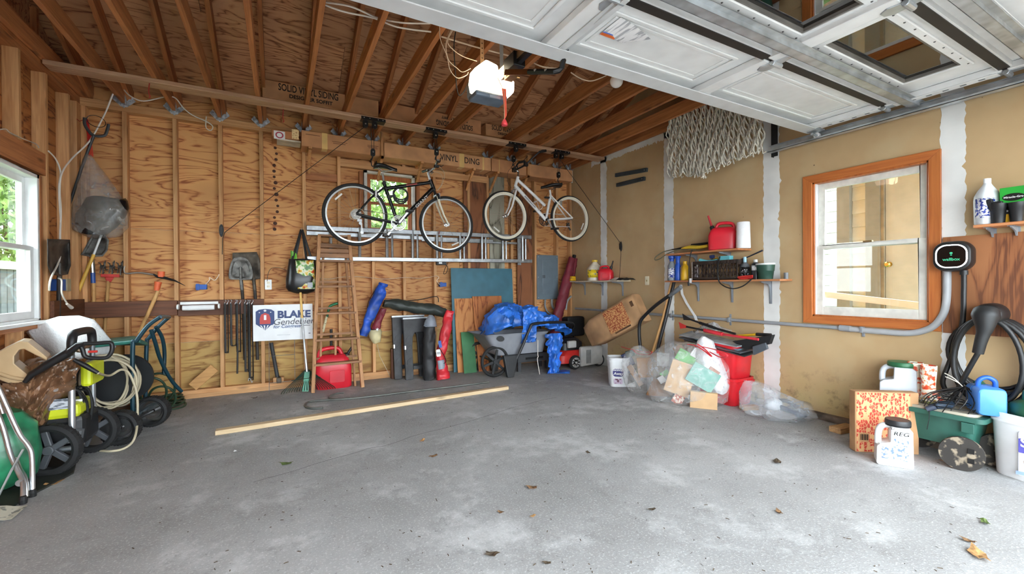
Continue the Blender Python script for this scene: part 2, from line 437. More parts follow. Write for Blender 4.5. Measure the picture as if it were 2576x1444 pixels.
for z0, z1 in ((0, .045), (.045, .09), (2.99, 3.03), (3.03, 3.07)):
    MB().box((-1.8, YB-.002*(z0 > 1), z0), (4.2, YB+SD, z1)).build('wall_plate', STUD['X'], wb, bev=.002, seg=1)
for a, b in (((WX0-.09, YB+.01, WZ0), (WX0-.045, YB+SD, WZ1)), ((WX1+.045, YB+.01, WZ0), (WX1+.09, YB+SD, WZ1))):
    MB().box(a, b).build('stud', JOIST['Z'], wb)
MB().box((.67, YB-.002, WZ1+.03), (2.69, YB+.08, WZ1+.12)).build('window_header', STUD['X'], wb)
MB().box((.67, YB+.002, WZ0-.1), (1.9, YB+.08, WZ0-.06)).build('rough_sill', JOIST['X'], wb)
MB().box((-.18, YB+.01, 1.02), (.26, YB+SD, 1.06)).build('fire_block', STUD['X'], wb)
p = bw(858, 446); MB().box((.28, YB+.02, p.z-.06), (.64, YB+SD, p.z+.03)).build('fire_block', JOIST['X'], wb)
# old boards let into the bays to the right of the window
BRN = plywood('old_brown_board', (148, 92, 56), (124, 74, 44), (78, 44, 26), 'Z', 5)
GREY = plywood('weathered_board', (168, 164, 146), (142, 138, 120), (92, 88, 76), 'Z', 5)
for px0, px1, pt, pb, mt, d in ((1166, 1226, 430, 735, BRN, -.02), (1231, 1270, 440, 735, GREY, .0), (1300, 1340, 470, 790, BRN, -.02)):
    a, b = bw(px0, pt, d), bw(px1, pb, d)
    MB().box((a.x, YB-d, b.z), (b.x, YB-d+.018, a.z)).build('board', mt, wb)
# knots down one narrow board beside the first rubber straps
KN = plain('knot_brown', (74, 40, 24), .7, var=.3, vs=40)
for i in range(15):
    p = bw(694+rnd.uniform(-5, 5), 372+i*14.6, -.088); mbx = MB()
    mbx.lathe([(rnd.uniform(.018, .034), 0), (.012, .004)], (p.x, p.y+.003, p.z), (0, -1, 0), 12); mbx.build('knot', KN, wb)
mbx = MB(); y0, y1 = YB+.1035, YB+.12
for a, b, c_, d in ((-1.9, WX0-.03, -.1, 3.4), (WX1+.03, 4.4, -.1, 3.4), (WX0-.03, WX1+.03, -.1, WZ0-.02), (WX0-.03, WX1+.03, WZ1+.02, 3.4)): mbx.box((a, y0, c_), (b, y1, d))
mbx.build('light_block_skin', plain('light_block_skin', (210, 204, 186), .7), wb)  # unseen outer layer added so daylight cannot leak between the sheets
# ---- hurricane ties and joists
GALV = plain('galvanised_steel', (186, 194, 200), .4, .5, var=.25, vs=30)
cl = setting('ceiling', (0, 0, 3.07), 'roof framing of dark orange joists and rafters under plywood')
for i, x in enumerate([-1.69]+SX[:9]+[SX[10], SX[11], SX[12], SX[13], 4.17]):
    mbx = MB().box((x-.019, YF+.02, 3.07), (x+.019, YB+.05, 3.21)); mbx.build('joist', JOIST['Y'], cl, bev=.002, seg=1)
    xr = x+.04
    for y0, y1 in ((RIDGE_Y+.02, YB+.09), (YF, RIDGE_Y-.02)):
        a = V(xr, y0, deck(y0)-.078); b = V(xr, y1, deck(y1)-.078)
        L = (b-a).length; Mr = frame((a+b)/2, b-a, (0, 0, 1))
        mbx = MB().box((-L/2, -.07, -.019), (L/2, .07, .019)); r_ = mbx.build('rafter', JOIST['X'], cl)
        r_.matrix_local = Matrix.Translation(-WL[cl.name]) @ Mr
        for v in r_.data.vertices: v.co = v.co+WL[cl.name]
    if i:
        mbx = MB()
        for s_ in (-1, 1):
            q = V(x+s_*.019, YB-.004, 3.075)
            mbx.prism([(0, -.045), (s_*.075, .03), (s_*.045, .075), (s_*.004, .02)], -.0015, .0015, frame(q, (1, 0, 0), (0, .0, 1)))
            mbx.box((x+s_*.021-.001, YB-.06, 3.05), (x+s_*.021+.001, YB, 3.15))
        mbx.prism([(-.075, .03), (0, -.055), (.075, .03), (0, .0)], -.0015, .0015, frame(V(x, YB-.006, 3.075), (1, 0, 0), (0, 0, 1)))
        mbx.build('hurricane_tie', GALV, cl)
# roof deck, sheet by sheet
for side in (0, 1):
    n = 3
    for k in range(n):
        ya = YB+.12-(YB+.12-RIDGE_Y)*k/n if side == 0 else YF-.02+(RIDGE_Y-YF+.02)*k/n
        yb = YB+.12-(YB+.12-RIDGE_Y)*(k+1)/n if side == 0 else YF-.02+(RIDGE_Y-YF+.02)*(k+1)/n
        x = -1.83-1.22*(k % 2)
        while x < 4.4:
            x0, x1 = max(x, -1.83)+.002, min(x+2.44, 4.4)-.002
            if x1 > -1.7:
                a = V((x0+x1)/2, (ya+yb)/2, (deck(ya)+deck(yb))/2); e = V(0, yb-ya, deck(yb)-deck(ya)); L = e.length-.003
                sgn = 1 if side == 0 else -1
                Mr = frame(a, (1, 0, 0), e)
                w_ = (x1-x0)/2; hz = (-.015, 0) if side == 0 else (0, .015)
                pn = MB().box((-w_, -L/2, hz[0]), (w_, L/2, hz[1])).build('roof_panel', PLYR, cl)
                for v in pn.data.vertices: v.co = v.co+WL[cl.name]
                pn.matrix_local = Matrix.Translation(-WL[cl.name]) @ Mr
            x += 2.44
for y0, y1 in ((RIDGE_Y, YB+.4), (YF-.4, RIDGE_Y)):  # unseen second layer added over the deck to stop light at panel gaps
    a, b = deck(y0)+.024, deck(y1)+.024
    MB().add([(-2.0, y0, a), (4.6, y0, a), (4.6, y1, b), (-2.0, y1, b), (-2.0, y0, a+.02), (4.6, y0, a+.02), (4.6, y1, b+.02), (-2.0, y1, b+.02)], [(0, 3, 2, 1), (4, 5, 6, 7), (0, 1, 5, 4), (1, 2, 6, 5), (2, 3, 7, 6), (3, 0, 4, 7)]).build('roof_light_block', plain('light_block_dark', (60, 58, 56), .9), cl)
MB().box((-1.82, RIDGE_Y-.019, deck(RIDGE_Y)-.2), (4.35, RIDGE_Y+.019, deck(RIDGE_Y)-.01)).build('ridge_board', JOIST['X'], cl)
# ---- left wall
wl = setting('wall_left', (XL, 3, 0), 'open stud side wall with plywood sheathing and a white window')
LY0, LY1, LZ0, LZ1 = 3.98, 4.885, .93, 2.115
mbx = MB()
for (y0, y1, z0, z1) in ((YF-.1, LY0, -.1, 3.4), (LY1, YB+.12, -.1, 3.4), (LY0, LY1, -.1, LZ0), (LY0, LY1, LZ1, 3.4)): mbx.box((XL-.125, y0, z0), (XL-.107, y1, z1))
mbx.build('light_block_skin', plain('light_block_skin', (210, 204, 186), .7), wl)  # same added skin, unseen, keeping daylight out of the side wall joints
mbx = MB(); xx0, xx1 = XL-.105, XL-.09
for (y0, y1, z0, z1) in ((YF, LY0, 0, 3.27), (LY1, YB+.1, 0, 3.27), (LY0, LY1, 0, LZ0), (LY0, LY1, LZ1, 3.27)):
    MB().box((xx0, y0+.001, z0), (xx1, y1-.001, z1)).build('plywood_panel', plywood('side_plywood', (196, 128, 72), (170, 102, 54), (112, 60, 30), 'Y', 7), wl)
MB().prism([(YF, 3.27), (YB+.1, 3.27), (YB+.1, deck(YB)), (RIDGE_Y, deck(RIDGE_Y)), (YF, deck(YF))], 0, .015, frame(V(xx0, 0, 0), (0, 1, 0), (0, 0, 1))).build('gable_panel', PLYR, wl)
for y in (5.44, 5.00, 4.575, 4.16, 3.75, 3.3, 2.9, 2.5, 2.1, 1.7, 1.3, .9):
    for z0, z1 in (((.09, LZ0-.05), (LZ1+.2, 3.0)) if LY0-.05 < y < LY1+.02 else ((.09, 3.0),)):
        MB().box((XL-SD, y, z0), (XL, y+SW, z1)).build('stud', STUD['Z'], wl, bev=.002, seg=1)
    zt = min(deck(y), deck(y+.04))-.02
    MB().box((XL-SD, y, 3.21), (XL-SD+.04, y+SW, zt)).build('gable_stud', JOIST['Z'], wl)
MB().box((XL-SD, 5.62, .09), (XL, 5.70, 3.0)).build('stud', STUD['Z'], wl)
for z0, z1 in ((0, .045), (.045, .09), (3.0, 3.035), (3.035, 3.07)):
    MB().box((XL-SD, YF+.02, z0), (XL, YB-.002, z1)).build('wall_plate', JOIST['Y'], wl)
MB().box((XL-SD, LY0-.06, LZ1+.02), (XL, LY1+.1, LZ1+.2)).build('window_header', JOIST['Y'], wl)
MB().box((XL-SD, LY0-.06, LZ0-.05), (XL+.002, LY1+.1, LZ0-.01)).build('rough_sill', JOIST['Y'], wl)
# ---- right wall: drywall sheets, taped joints
t = NT('bare_drywall'); co = t.coords(rand=False)
c = t.ramp(t.noise(co, 1.3, 4, .6), [(.3, (184, 154, 112)), (.7, (202, 172, 128))])
c = t.mix(c, lin((206, 196, 160)), t.math('MULTIPLY', t.ramp(t.noise(co, 2.1, 3), [(.5, G3(0)), (.75, G3(255))]), .35))
c = t.mix(c, lin((70, 48, 32)), t.math('MULTIPLY', t.ramp(t.noise(co, 30, 1), [(.8, G3(0)), (.82, G3(255))]), .7))
sx_ = t.n('ShaderNodeSeparateXYZ'); t.l(co, sx_.inputs[0])
low = t.ramp(sx_.outputs[2], [(.05, G3(255)), (.5, G3(0))])
c = t.mix(c, lin((196, 180, 120)), t.math('MULTIPLY', low, t.ramp(t.noise(co, 3, 4), [(.4, G3(0)), (.6, G3(200))])))
c = t.mix(c, lin((66, 58, 44)), t.math('MULTIPLY', low, t.math('MULTIPLY', t.ramp(t.noise(co, 9, 6, .7), [(.52, G3(0)), (.68, G3(255))]), .75)))
t.col(c); t.b.inputs['Roughness'].default_value = .85; 
DRY = t.m
MUD = plain('joint_compound', (226, 226, 222), .8, var=.06, vs=3, bump=.1, bs=40)
wr = setting('wall_right', (XR, 3, 0), 'tan bare drywall side wall with white taped joints')
RY0, RY1, RZ0, RZ1 = 1.315, 2.10, .905, 2.095
yb_ = [YB+.1, 4.92, 3.72, 2.47, 1.19, -.05, YF]
for k in range(len(yb_)-1):
    y1, y0 = yb_[k], yb_[k+1]; mbx = MB()
    if y0 < RY0 < y1:
        for a, b, c_, d in ((y0, RY0, 0, 3.07), (RY1, y1, 0, 3.07), (RY0, RY1, 0, RZ0), (RY0, RY1, RZ1, 3.07)): mbx.box((XR, a, c_), (XR+.0127, b, d))
    else: mbx.box((XR, y0, 0), (XR+.0127, y1, 3.07))
    mbx.build('drywall_panel', DRY, wr)
MB().prism([(YF, 3.07), (YB+.1, 3.07), (YB+.1, deck(YB)), (RIDGE_Y, deck(RIDGE_Y)), (YF, deck(YF))], 0, .0127, frame(V(XR, 0, 0), (0, 1, 0), (0, 0, 1))).build('drywall_panel', DRY, wr)
MB().box((XR+.11, YF, 0), (XR+.125, RY0, 3.3)).box((XR+.11, RY1, 0), (XR+.125, YB+.1, 3.3)).box((XR+.11, RY0, 0), (XR+.125, RY1, RZ0)).box((XR+.11, RY0, RZ1), (XR+.125, RY1, 3.3)).build('outer_sheathing', PLYW, wr)
def taped(y0, y1, z0, z1, vert=True, seed=1, rag=.006):
    rg = random.Random(seed); A, B = [], []; n = 110
    for i in range(n+1):
        k = i/n; j = rg.uniform(-rag, rag)+(rg.uniform(-.02, .02) if rg.random() < .08 else 0); j2 = rg.uniform(-rag, rag)
        if vert: A.append((y0+j, z0+(z1-z0)*k)); B.append((y1+j2, z0+(z1-z0)*k))
        else: A.append((y0+(y1-y0)*k, z0+j)); B.append((y0+(y1-y0)*k, z1+j2))
    mbx = MB(); M_ = frame(V(XR, 0, 0), (0, 1, 0), (0, 0, 1))
    for i in range(n):
        q = [A[i], A[i+1], B[i+1], B[i]]; mbx.add([M_ @ V(a, b, -.0015) for a, b in q], [(0, 1, 2, 3)])
    mbx.build('joint_compound', MUD, wr)
taped(4.855, 4.99, .0, 3.07, seed=1); taped(3.645, 3.79, 0, 3.07, seed=2); taped(2.39, 2.545, 0, 3.07, seed=3); taped(1.125, 1.252, .0, 3.07, seed=4, rag=.007)
taped(3.6, 5.2, 3.0, 3.2, False, 5, .014); taped(2.4, 3.6, 3.06, 3.16, False, 6)
MB().box((XR-.02, YB-.02, 2.86), (XR, YB+.0, 3.08)).build('corner_patch', MUD, wr)
# ---- front wall with the wide door opening behind the camera
wf = setting('wall_front', (0, YF, 0), 'front wall around the open garage doorway')
FR = plain('front_wall_board', (190, 160, 116), .85)
for a, b in (((-1.82, YF-.12, 0), (-1.2, YF, 3.27)), ((4.1, YF-.12, 0), (4.33, YF, 3.27)), ((-1.2, YF-.12, 2.2), (4.1, YF, 3.27))):
    MB().box(a, b).build('wallboard', FR, wf)
# ---- right window
WHT = plain('aged_white_paint', (222, 220, 210), .5, var=.05, vs=12)
VIN = plain('white_vinyl', (236, 237, 236), .4, var=.03)
PINE = {a: lumber('pine_trim_'+a, (196, 116, 56), (166, 86, 36), a, .4) for a in 'XYZ'}
GLS = pane('window_glass')
w1 = setting('window_1', (XR, 1.71, .84), 'double hung window with orange pine casing in the drywall')
def casing(parent, pl, out, inn, th, mats):
    """four mitred boards round an opening; pl maps (a, z, depth) to a point"""
    (a0, a1, z0, z1), (b0, b1, c0, c1) = out, inn
    for q, mt in (([(a0, z1), (a1, z1), (b1, c1), (b0, c1)], mats[0]), ([(a0, z0), (a1, z0), (b1, c0), (b0, c0)], mats[0]), ([(a0, z0), (a0, z1), (b0, c1), (b0, c0)], mats[1]), ([(a1, z0), (a1, z1), (b1, c1), (b1, c0)], mats[1])):
        vs = [pl(a, z, 0) for a, z in q]+[pl(a, z, th) for a, z in q]
        MB().add(vs, [(0, 1, 2, 3), (4, 5, 6, 7), (0, 1, 5, 4), (1, 2, 6, 5), (2, 3, 7, 6), (3, 0, 4, 7)]).build('casing', mt, parent, bev=.002, seg=1)
casing(w1, lambda a, z, d: V(XR-d, a, z), (1.247, 2.175, .84, 2.162), (1.315, 2.10, .905, 2.095), .019, (PINE['Y'], PINE['Z']))
mbx = MB()
for a, b in (((XR-.005, RY0-.012, RZ0), (XR+.13, RY0+.012, RZ1)), ((XR-.005, RY1-.012, RZ0), (XR+.13, RY1+.012, RZ1)), ((XR-.005, RY0, RZ0-.012), (XR+.13, RY1, RZ0+.012)), ((XR-.005, RY0, RZ1-.012), (XR+.13, RY1, RZ1+.012))): mbx.box(a, b)
mbx.build('jamb', PINE['Z'], w1)
def sash(parent, pl, a0, a1, z0, z1, w, wt, wbm, mt, th=.03, name='sash'):
    mbx = MB()
    for (p0, p1, q0, q1) in ((a0, a0+w, z0, z1), (a1-w, a1, z0, z1), (a0+w, a1-w, z0, z0+wbm), (a0+w, a1-w, z1-wt, z1)):
        A = pl(p0, q0, 0); B = pl(p1, q1, th); mbx.box((min(A.x, B.x), min(A.y, B.y), A.z), (max(A.x, B.x), max(A.y, B.y), B.z))
    s_ = mbx.build(name, mt, parent, bev=.003, seg=1)
    A = pl(a0+w, z0+wbm, th*.45); B = pl(a1-w, z1-wt, th*.55)
    MB().box((min(A.x, B.x), min(A.y, B.y), A.z), (max(A.x, B.x), max(A.y, B.y), B.z)).build('pane', GLS, s_); return s_
pr = lambda d0: (lambda a, z, d: V(XR+d0+d, a, z))
sash(w1, pr(.055), 1.335, 2.08, 1.495, 2.085, .05, .055, .03, WHT)
s_ = sash(w1, pr(.022), 1.335, 2.08, .915, 1.53, .05, .032, .075, WHT)
p = V(XR+.02, 1.70, 1.535); MB().box((p.x-.008, p.y-.03, p.z-.004), (p.x+.02, p.y+.03, p.z+.008)).build('sash_lock', plain('brass_dark', (120, 96, 60), .4, .7), s_)
mbx = MB()
for y in (1.322, 2.08): mbx.box((XR+.012, y, .917), (XR+.1, y+.014, 2.083))
mbx.build('side_track', VIN, w1)
# ---- left window
w2 = setting('window_2', (XL, 4.43, LZ0), 'white vinyl double hung window in the stud wall')
pl2 = lambda d0: (lambda a, z, d: V(XL-d0-d, a, z))
mbx = MB()
for a0, a1, z0, z1 in ((LY0, LY0+.03, LZ0, LZ1), (LY1-.03, LY1, LZ0, LZ1), (LY0, LY1, LZ0, LZ0+.03), (LY0, LY1, LZ1-.03, LZ1)): mbx.box((XL-.13, a0, z0), (XL-.005, a1, z1))
mbx.build('window_frame', VIN, w2, bev=.003, seg=1)
sash(w2, pl2(.075), LY0+.03, LY1-.03, 1.50, LZ1-.03, .05, .05, .03, VIN)
sash(w2, pl2(.03), LY0+.03, LY1-.03, LZ0+.03, 1.535, .055, .035, .06, VIN)
MB().box((XL-.03, LY0-.05, LZ0-.012), (XL+.05, LY1+.05, LZ0+.012)).build('window_sill', VIN, w2, bev=.004)
MB().box((XL-.09, LY1, LZ0), (XL, LY1+.035, LZ1)).build('jack_stud', JOIST['Z'], w2)
# ---- back window
w3 = setting('window_3', (1.28, YB, WZ0), 'small wooden window high in the back wall')
pl3 = lambda d0: (lambda a, z, d: V(a, YB+d0+d, z))
mbx = MB()
for a0, a1, z0, z1 in ((WX0-.03, WX0+.008, WZ0, WZ1+.02), (WX1-.008, WX1+.03, WZ0, WZ1+.02), (WX0-.03, WX1+.03, WZ1-.008, WZ1+.02), (WX0-.03, WX1+.03, WZ0-.02, WZ0+.01)): mbx.box((a0, YB+.03, z0), (a1, YB+.13, z1))
mbx.build('window_frame', WHT, w3)
sash(w3, pl3(.09), WX0+.01, WX1-.01, 2.27, WZ1-.01, .05, .06, .03, PINE['Z'])
sash(w3, pl3(.055), WX0+.01, WX1-.01, WZ0+.01, 2.295, .05, .03, .05, PINE['Z'])
# ================================================================ outside the windows
SID = plain('cream_siding', (220, 219, 210), .6, var=.03); TAUPE = plain('taupe_trim', (138, 134, 124), .6, var=.04); DTAN = plain('tan_door_paint', (188, 185, 174), .5, var=.03)
XH = 6.1
hs = thing('neighbour_house', 'cream lap sided house wall with tan door outside the right window', 'house', (XH, 2.2, -.05))
def hy(px, y=600): return at(px, y, X=XH).y
yk = [hy(v) for v in (2030, 2110, 2142, 2178, 2214)]
def lap(parent, y0, y1, z0, z1, x, mt, w=.115):
    z = z0
    while z < z1:
        MB().add([(x+.02, y0, z), (x+.02, y1, z), (x+.034, y1, z+w), (x+.034, y0, z+w), (x+.06, y0, z), (x+.06, y1, z), (x+.06, y1, z+w), (x+.06, y0, z+w)],
                 [(0, 1, 2, 3), (4, 5, 6, 7), (0, 1, 5, 4), (3, 2, 6, 7), (0, 3, 7, 4), (1, 2, 6, 5)]).build('siding_board', mt, parent)
        z += w
lap(hs, yk[3], yk[2], -.05, 3.2, XH, SID, .16)
MB().box((XH-.05, yk[2], -.05), (XH+.15, yk[1], 3.2)).build('corner_post', TAUPE, hs)
MB().box((XH-.01, yk[4]-.002, -.05), (XH+.12, yk[3], 3.2)).build('door_trim', TAUPE, hs)
MB().box((XH+.0, yk[4]-.035, -.05), (XH+.12, yk[4]-.003, 3.2)).build('door_stop', plain('taupe_edge', (140, 126, 104), .6), hs)
dr = MB().box((XH+.03, yk[4]-1.3, -.05), (XH+.08, yk[4]-.04, 3.2)).build('door', DTAN, hs)
pk = at(2234, 665, X=XH-.0); mbx = MB().lathe([(.03, 0), (.03, .006), (.012, .008), (.012, .03), (.028, .04), (.03, .06), (.018, .07)], (XH+.03, pk.y, pk.z), (-1, 0, 0), 16)
mbx.build('door_knob', plain('polished_brass', (214, 186, 110), .2, .9, var=.05), dr, smooth=40)
MB().box((4.5, yk[4]-1.6, 2.75), (XH+1.5, yk[1]+.1, 2.85)).build('porch_soffit', TAUPE, hs)  # real soffit, drawn out toward the garage to shade the house wall
fh = thing('far_house', 'pale sided house wall far outside the right window', 'house', (9.2, 3.6, -.05))
SID2 = plain('far_siding', (176, 176, 170), .6)
lap(fh, 2.2, 7.5, -.05, 4.6, 9.2, SID2, .2)
MB().box((9.27, 2.2, -.05), (9.6, 7.5, 4.6)).build('house_body', SID2, fh)
MB().box((8.3, 3.4, -.05), (8.9, 4.6, .75)).build('outdoor_unit', plain('dark_bin', (84, 86, 90), .6), fh)
rl = at(2060, 735, X=5.0); rl2 = at(2330, 775, X=5.0)
pr_ = thing('porch_railing', 'white railing bar outside the right window', 'railing', (5.0, rl.y, -.05))
MB().beam((5.0, rl.y+.3, rl.z+.02), (5.0, rl2.y-.3, rl2.z-.02), .05, .06).build('rail', VIN, pr_)
MB().box((4.97, rl2.y-.36, -.05), (5.03, rl2.y-.3, rl2.z-.02)).build('post', VIN, pr_); MB().box((4.97, rl.y+.25, -.05), (5.03, rl.y+.31, rl.z)).build('post', VIN, pr_)
# shrubs
LEAF = speckle('bright_leaves', (76, 106, 38), (140, 164, 84), 5, .35, .65, .5)
LEAF2 = speckle('hedge_leaves', (66, 92, 38), (140, 158, 100), 4, .35, .65, .5)
def shrub(name, label, c, sz, n, leaf, mt, seed):
    rg = random.Random(seed); mbx = MB(); C_ = Vector(c)
    for i in range(n):
        while True:
            d = V(rg.uniform(-1, 1), rg.uniform(-1, 1), rg.uniform(-1, 1))
            if .3 < d.length < 1: break
        p = C_+V(d.x*sz[0], d.y*sz[1], d.z*sz[2]); Mx = TR(p, rg.uniform(0, 6), rg.uniform(0, 6), rg.uniform(0, 6)); L = leaf*rg.uniform(.6, 1.3)
        mbx.add([Mx @ V(0, 0, 0), Mx @ V(L*.5, L*.3, L*.08), Mx @ V(L, 0, 0), Mx @ V(L*.5, -L*.3, L*.08)], [(0, 1, 2, 3)])
    th = thing(name, label, 'shrub', (c[0], c[1], -.05))
    mbx.build('foliage', mt, th)
    mbx = MB(); rg = random.Random(seed+1)
    for i in range(6): mbx.tube([V(c[0]+rg.uniform(-.1, .1), c[1]+rg.uniform(-.1, .1), -.05), V(c[0]+rg.uniform(-.4, .4)*sz[0], c[1]+rg.uniform(-.4, .4)*sz[1], c[2]+sz[2]*.3)], [.03, .01], 5)
    mbx.build('stem', plain('bark', (96, 78, 58), .9), th)
shrub('leafy_shrub', 'bright green shrub behind the fence outside the left window', (-4.3, 11.2, 2.2), (1.6, 2.4, 2.2), 12000, .14, LEAF, 3)
shrub('leafy_tree', 'pale green tree seen through the small back window', (3.4, 13.0, 4.4), (4.4, 2.4, 3.6), 16000, .2, LEAF2, 5)
shrub('leafy_shrub', 'dense green bush seen through the lower back window pane', (2.4, 8.6, 1.5), (2.4, .9, 1.6), 7000, .15, LEAF, 9)
fe = thing('wooden_fence', 'dark grey picket fence with pale rails outside the left window', 'fence', (-2.75, 7.2, -.05))
FD = plain('dark_picket', (96, 100, 106), .7, var=.15); FP = plain('pale_rail', (214, 206, 194), .7)
for i in range(30): MB().box((-2.78, 5.6+i*.135, .62), (-2.755, 5.6+i*.135+.115, 1.42)).build('picket', FD, fe)
for z in (.52, 1.42): MB().box((-2.80, 5.5, z), (-2.70, 9.7, z+.09)).build('rail', FP, fe)
for y in (5.55, 9.5): MB().box((-2.80, y, -.05), (-2.70, y+.1, 1.5)).build('post', FP, fe)
# ================================================================ overhead: beam, garage door, opener, wires
BEAMW = lumber('weathered_beam', (196, 160, 128), (160, 116, 86), 'X')
o = MB().box((XL+.02, 4.885, 3.03), (4.205, 5.03, 3.069)).build('hanging_beam', BEAMW, bev=.004, seg=1)
tag(o, 'long pale flat board fixed under the ceiling joists carrying the bicycle hoists', 'beam')
MET = plain('zinc_steel', (186, 192, 196), .38, .7, var=.12, vs=8); DWH = plain('door_white', (226, 227, 226), .45, var=.03); DGR = plain('door_edge_grey', (206, 208, 208), .45, var=.03)
BLK = plain('black_metal', (26, 26, 27), .4, .3, var=.1); BPL = plain('black_plastic', (28, 28, 30), .45, var=.15); RUB = plain('black_rubber', (22, 22, 23), .7, var=.2)
SEAL = plain('dark_seal', (36, 31, 27), .6, var=.1); SILV = plain('silver_alloy', (196, 198, 200), .28, .85, var=.08)
X0D, X1D, ZD = -1.12, 4.06, 2.50
gd = thing('garage_door', 'raised white sectional garage door with windows lying under the ceiling', 'garage door', ((X0D+X1D)/2, 1.0, ZD))
ys = [2.06, 1.497, .885, .27, -.34]
STX = [-1.06, .10, 1.33, 2.56, 3.99]
for k in range(4):
    y1, y0 = ys[k]-.006, ys[k+1]+.006
    base = ZD+.052
    mbx = MB()
    wins = k == 1
    if not wins: mbx.box((X0D, y0, base), (X1D, y1, base+.012))
    else:
        xs = [X0D]
        for j in range(4): xs += [STX[j]+.155, STX[j+1]-(.07 if j < 3 else .27)]
        mbx.box((X0D, y0, base), (X1D, y0+.12, base+.012)); mbx.box((X0D, y1-.2, base), (X1D, y1, base+.012))
        xs.append(X1D)
        for j in range(0, len(xs), 2): mbx.box((xs[j], y0+.12, base), (xs[j+1], y1-.2, base+.012))
    mbx.box((X0D, y0, base-.03), (X1D, y0+.028, base)); mbx.box((X0D, y1-.028, base-.03), (X1D, y1, base))
    sec = mbx.build('door_section', DWH, gd)
    for j in range(4):
        xa, xb = STX[j]+.07, STX[j+1]-.07
        if not wins:
            # pressed panel: two stepped rims
            for ins, z0, z1 in ((.06, -.010, 0), (.10, -.004, 0)):
                A = [(xa+ins, y0+.05+ins), (xb-ins, y0+.05+ins), (xb-ins, y1-.05-ins), (xa+ins, y1-.05-ins)]; i2 = ins+.022
                B = [(xa+i2, y0+.05+i2), (xb-i2, y0+.05+i2), (xb-i2, y1-.05-i2), (xa+i2, y1-.05-i2)]
                MB().frame(A, B, base+z0, base+z1).build('panel_relief', DWH, sec, bev=.003, seg=1)
        else:
            xa, xb = STX[j]+.155, STX[j+1]-(.07 if j < 3 else .27); ya, yb = y0+.12, y1-.2
            O = [(xa-.045, ya-.045), (xb+.045, ya-.045), (xb+.045, yb+.045), (xa-.045, yb+.045)]; I = [(xa, ya), (xb, ya), (xb, yb), (xa, yb)]
            wf_ = MB().frame(O, I, base-.014, base).build('window_frame', DWH, gd, bev=.004, seg=1)
            I2 = [(xa+.012, ya+.012), (xb-.012, ya+.012), (xb-.012, yb-.012), (xa+.012, yb-.012)]
            MB().frame(I, I2, base-.006, base+.03).build('glazing_bead', plain('grey_bead', (112, 108, 102), .5), wf_)
            MB().box((xa, ya, base+.012), (xb, yb, base+.015)).build('pane', pane('door_glass', (130, 126, 118), .5), wf_)
            mbs = MB()
            for q in range(9):
                for yy in (ya-.03, yb+.03): mbs.lathe([(.006, 0), (.004, .003)], (xa+(xb-xa)*q/8, yy, base-.014), (0, 0, -1), 8)
            mbs.build('screws', plain('screw_dark', (90, 90, 90), .4, .6), wf_)
    for j, x in enumerate(STX):
        w = .05 if j < 4 else .035
        MB().box((x-w, y0+.005, base-.045), (x+w, y1-.005, base-.002)).build('stile', DWH, sec, bev=.003, seg=1)
    if k < 3:
        MB().box((X0D+.02, y0-.03, base-.036), (X1D, y0+.018, base+.018)).build('weather_seal', SEAL, sec)
# top rail flange (nearest the opener) and reinforcing struts
MB().box((X0D, 2.055, ZD-.002), (X1D, 2.062, ZD+.07)).box((X0D, 1.955, ZD-.002), (X1D, 2.055, ZD+.004)).build('top_strut', DGR, gd)
for k in (1, 2):
    y = ys[k]-.165
    mbx = MB().box((X0D+.02, y, ZD-.02), (X1D+.04, y+.052, ZD-.017)).box((X0D+.02, y-.028, ZD+.005), (X1D+.04, y, ZD+.008))
    mbx.box((X0D+.02, y-.001, ZD-.02), (X1D+.04, y+.001, ZD+.008)).box((X0D+.02, y+.05, ZD-.02), (X1D+.04, y+.053, ZD+.008)).build('strut', MET, gd)
    for x in (1.36, 2.60, 4.0):
        mbx = MB(); yy = ys[k]-.005
        mbx.prism([(-.02, -.1), (.02, -.1), (.035, 0), (.045, .05), (.02, .085), (-.02, .085), (-.045, .05), (-.035, 0)], -.004, .012, frame(V(x, yy+.02, ZD+.006), (1, 0, 0), (0, 1, 0)))
        mbx.tube([V(x-.045, yy, ZD-.004), V(x+.045, yy, ZD-.004)], .016, 10)
        mbx.build('hinge', MET, gd, bev=.003, seg=1)
# slotted end hinges strip
for k in (0, 1):
    mbx = MB().box((3.955, ys[k+1]+.03, ZD+.0), (4.02, ys[k]-.06, ZD+.006)); st = mbx.build('end_stile', DWH, gd, bev=.002, seg=1)
    mbx = MB()
    for q in range(5): mbx.box((3.975, ys[k+1]+.09+q*.085, ZD-.001), (3.995, ys[k+1]+.12+q*.085, ZD+.001))
    mbx.build('slot', plain('slot_grey', (120, 124, 126), .5), st)
p = V(4.03, 2.0, ZD+.0)
MB().box((3.98, 1.93, ZD-.01), (4.06, 2.03, ZD+.0)).tube([p+V(-.03, 0, -.03), p+V(.07, 0, -.03)], .011, 10).build('roller_bracket', MET, gd)
MB().lathe([(.012, -.012), (.024, -.012), (.024, .012), (.012, .012)], p+V(.055, 0, -.03), (1, 0, 0), 18).build('roller', VIN, gd, smooth=40)
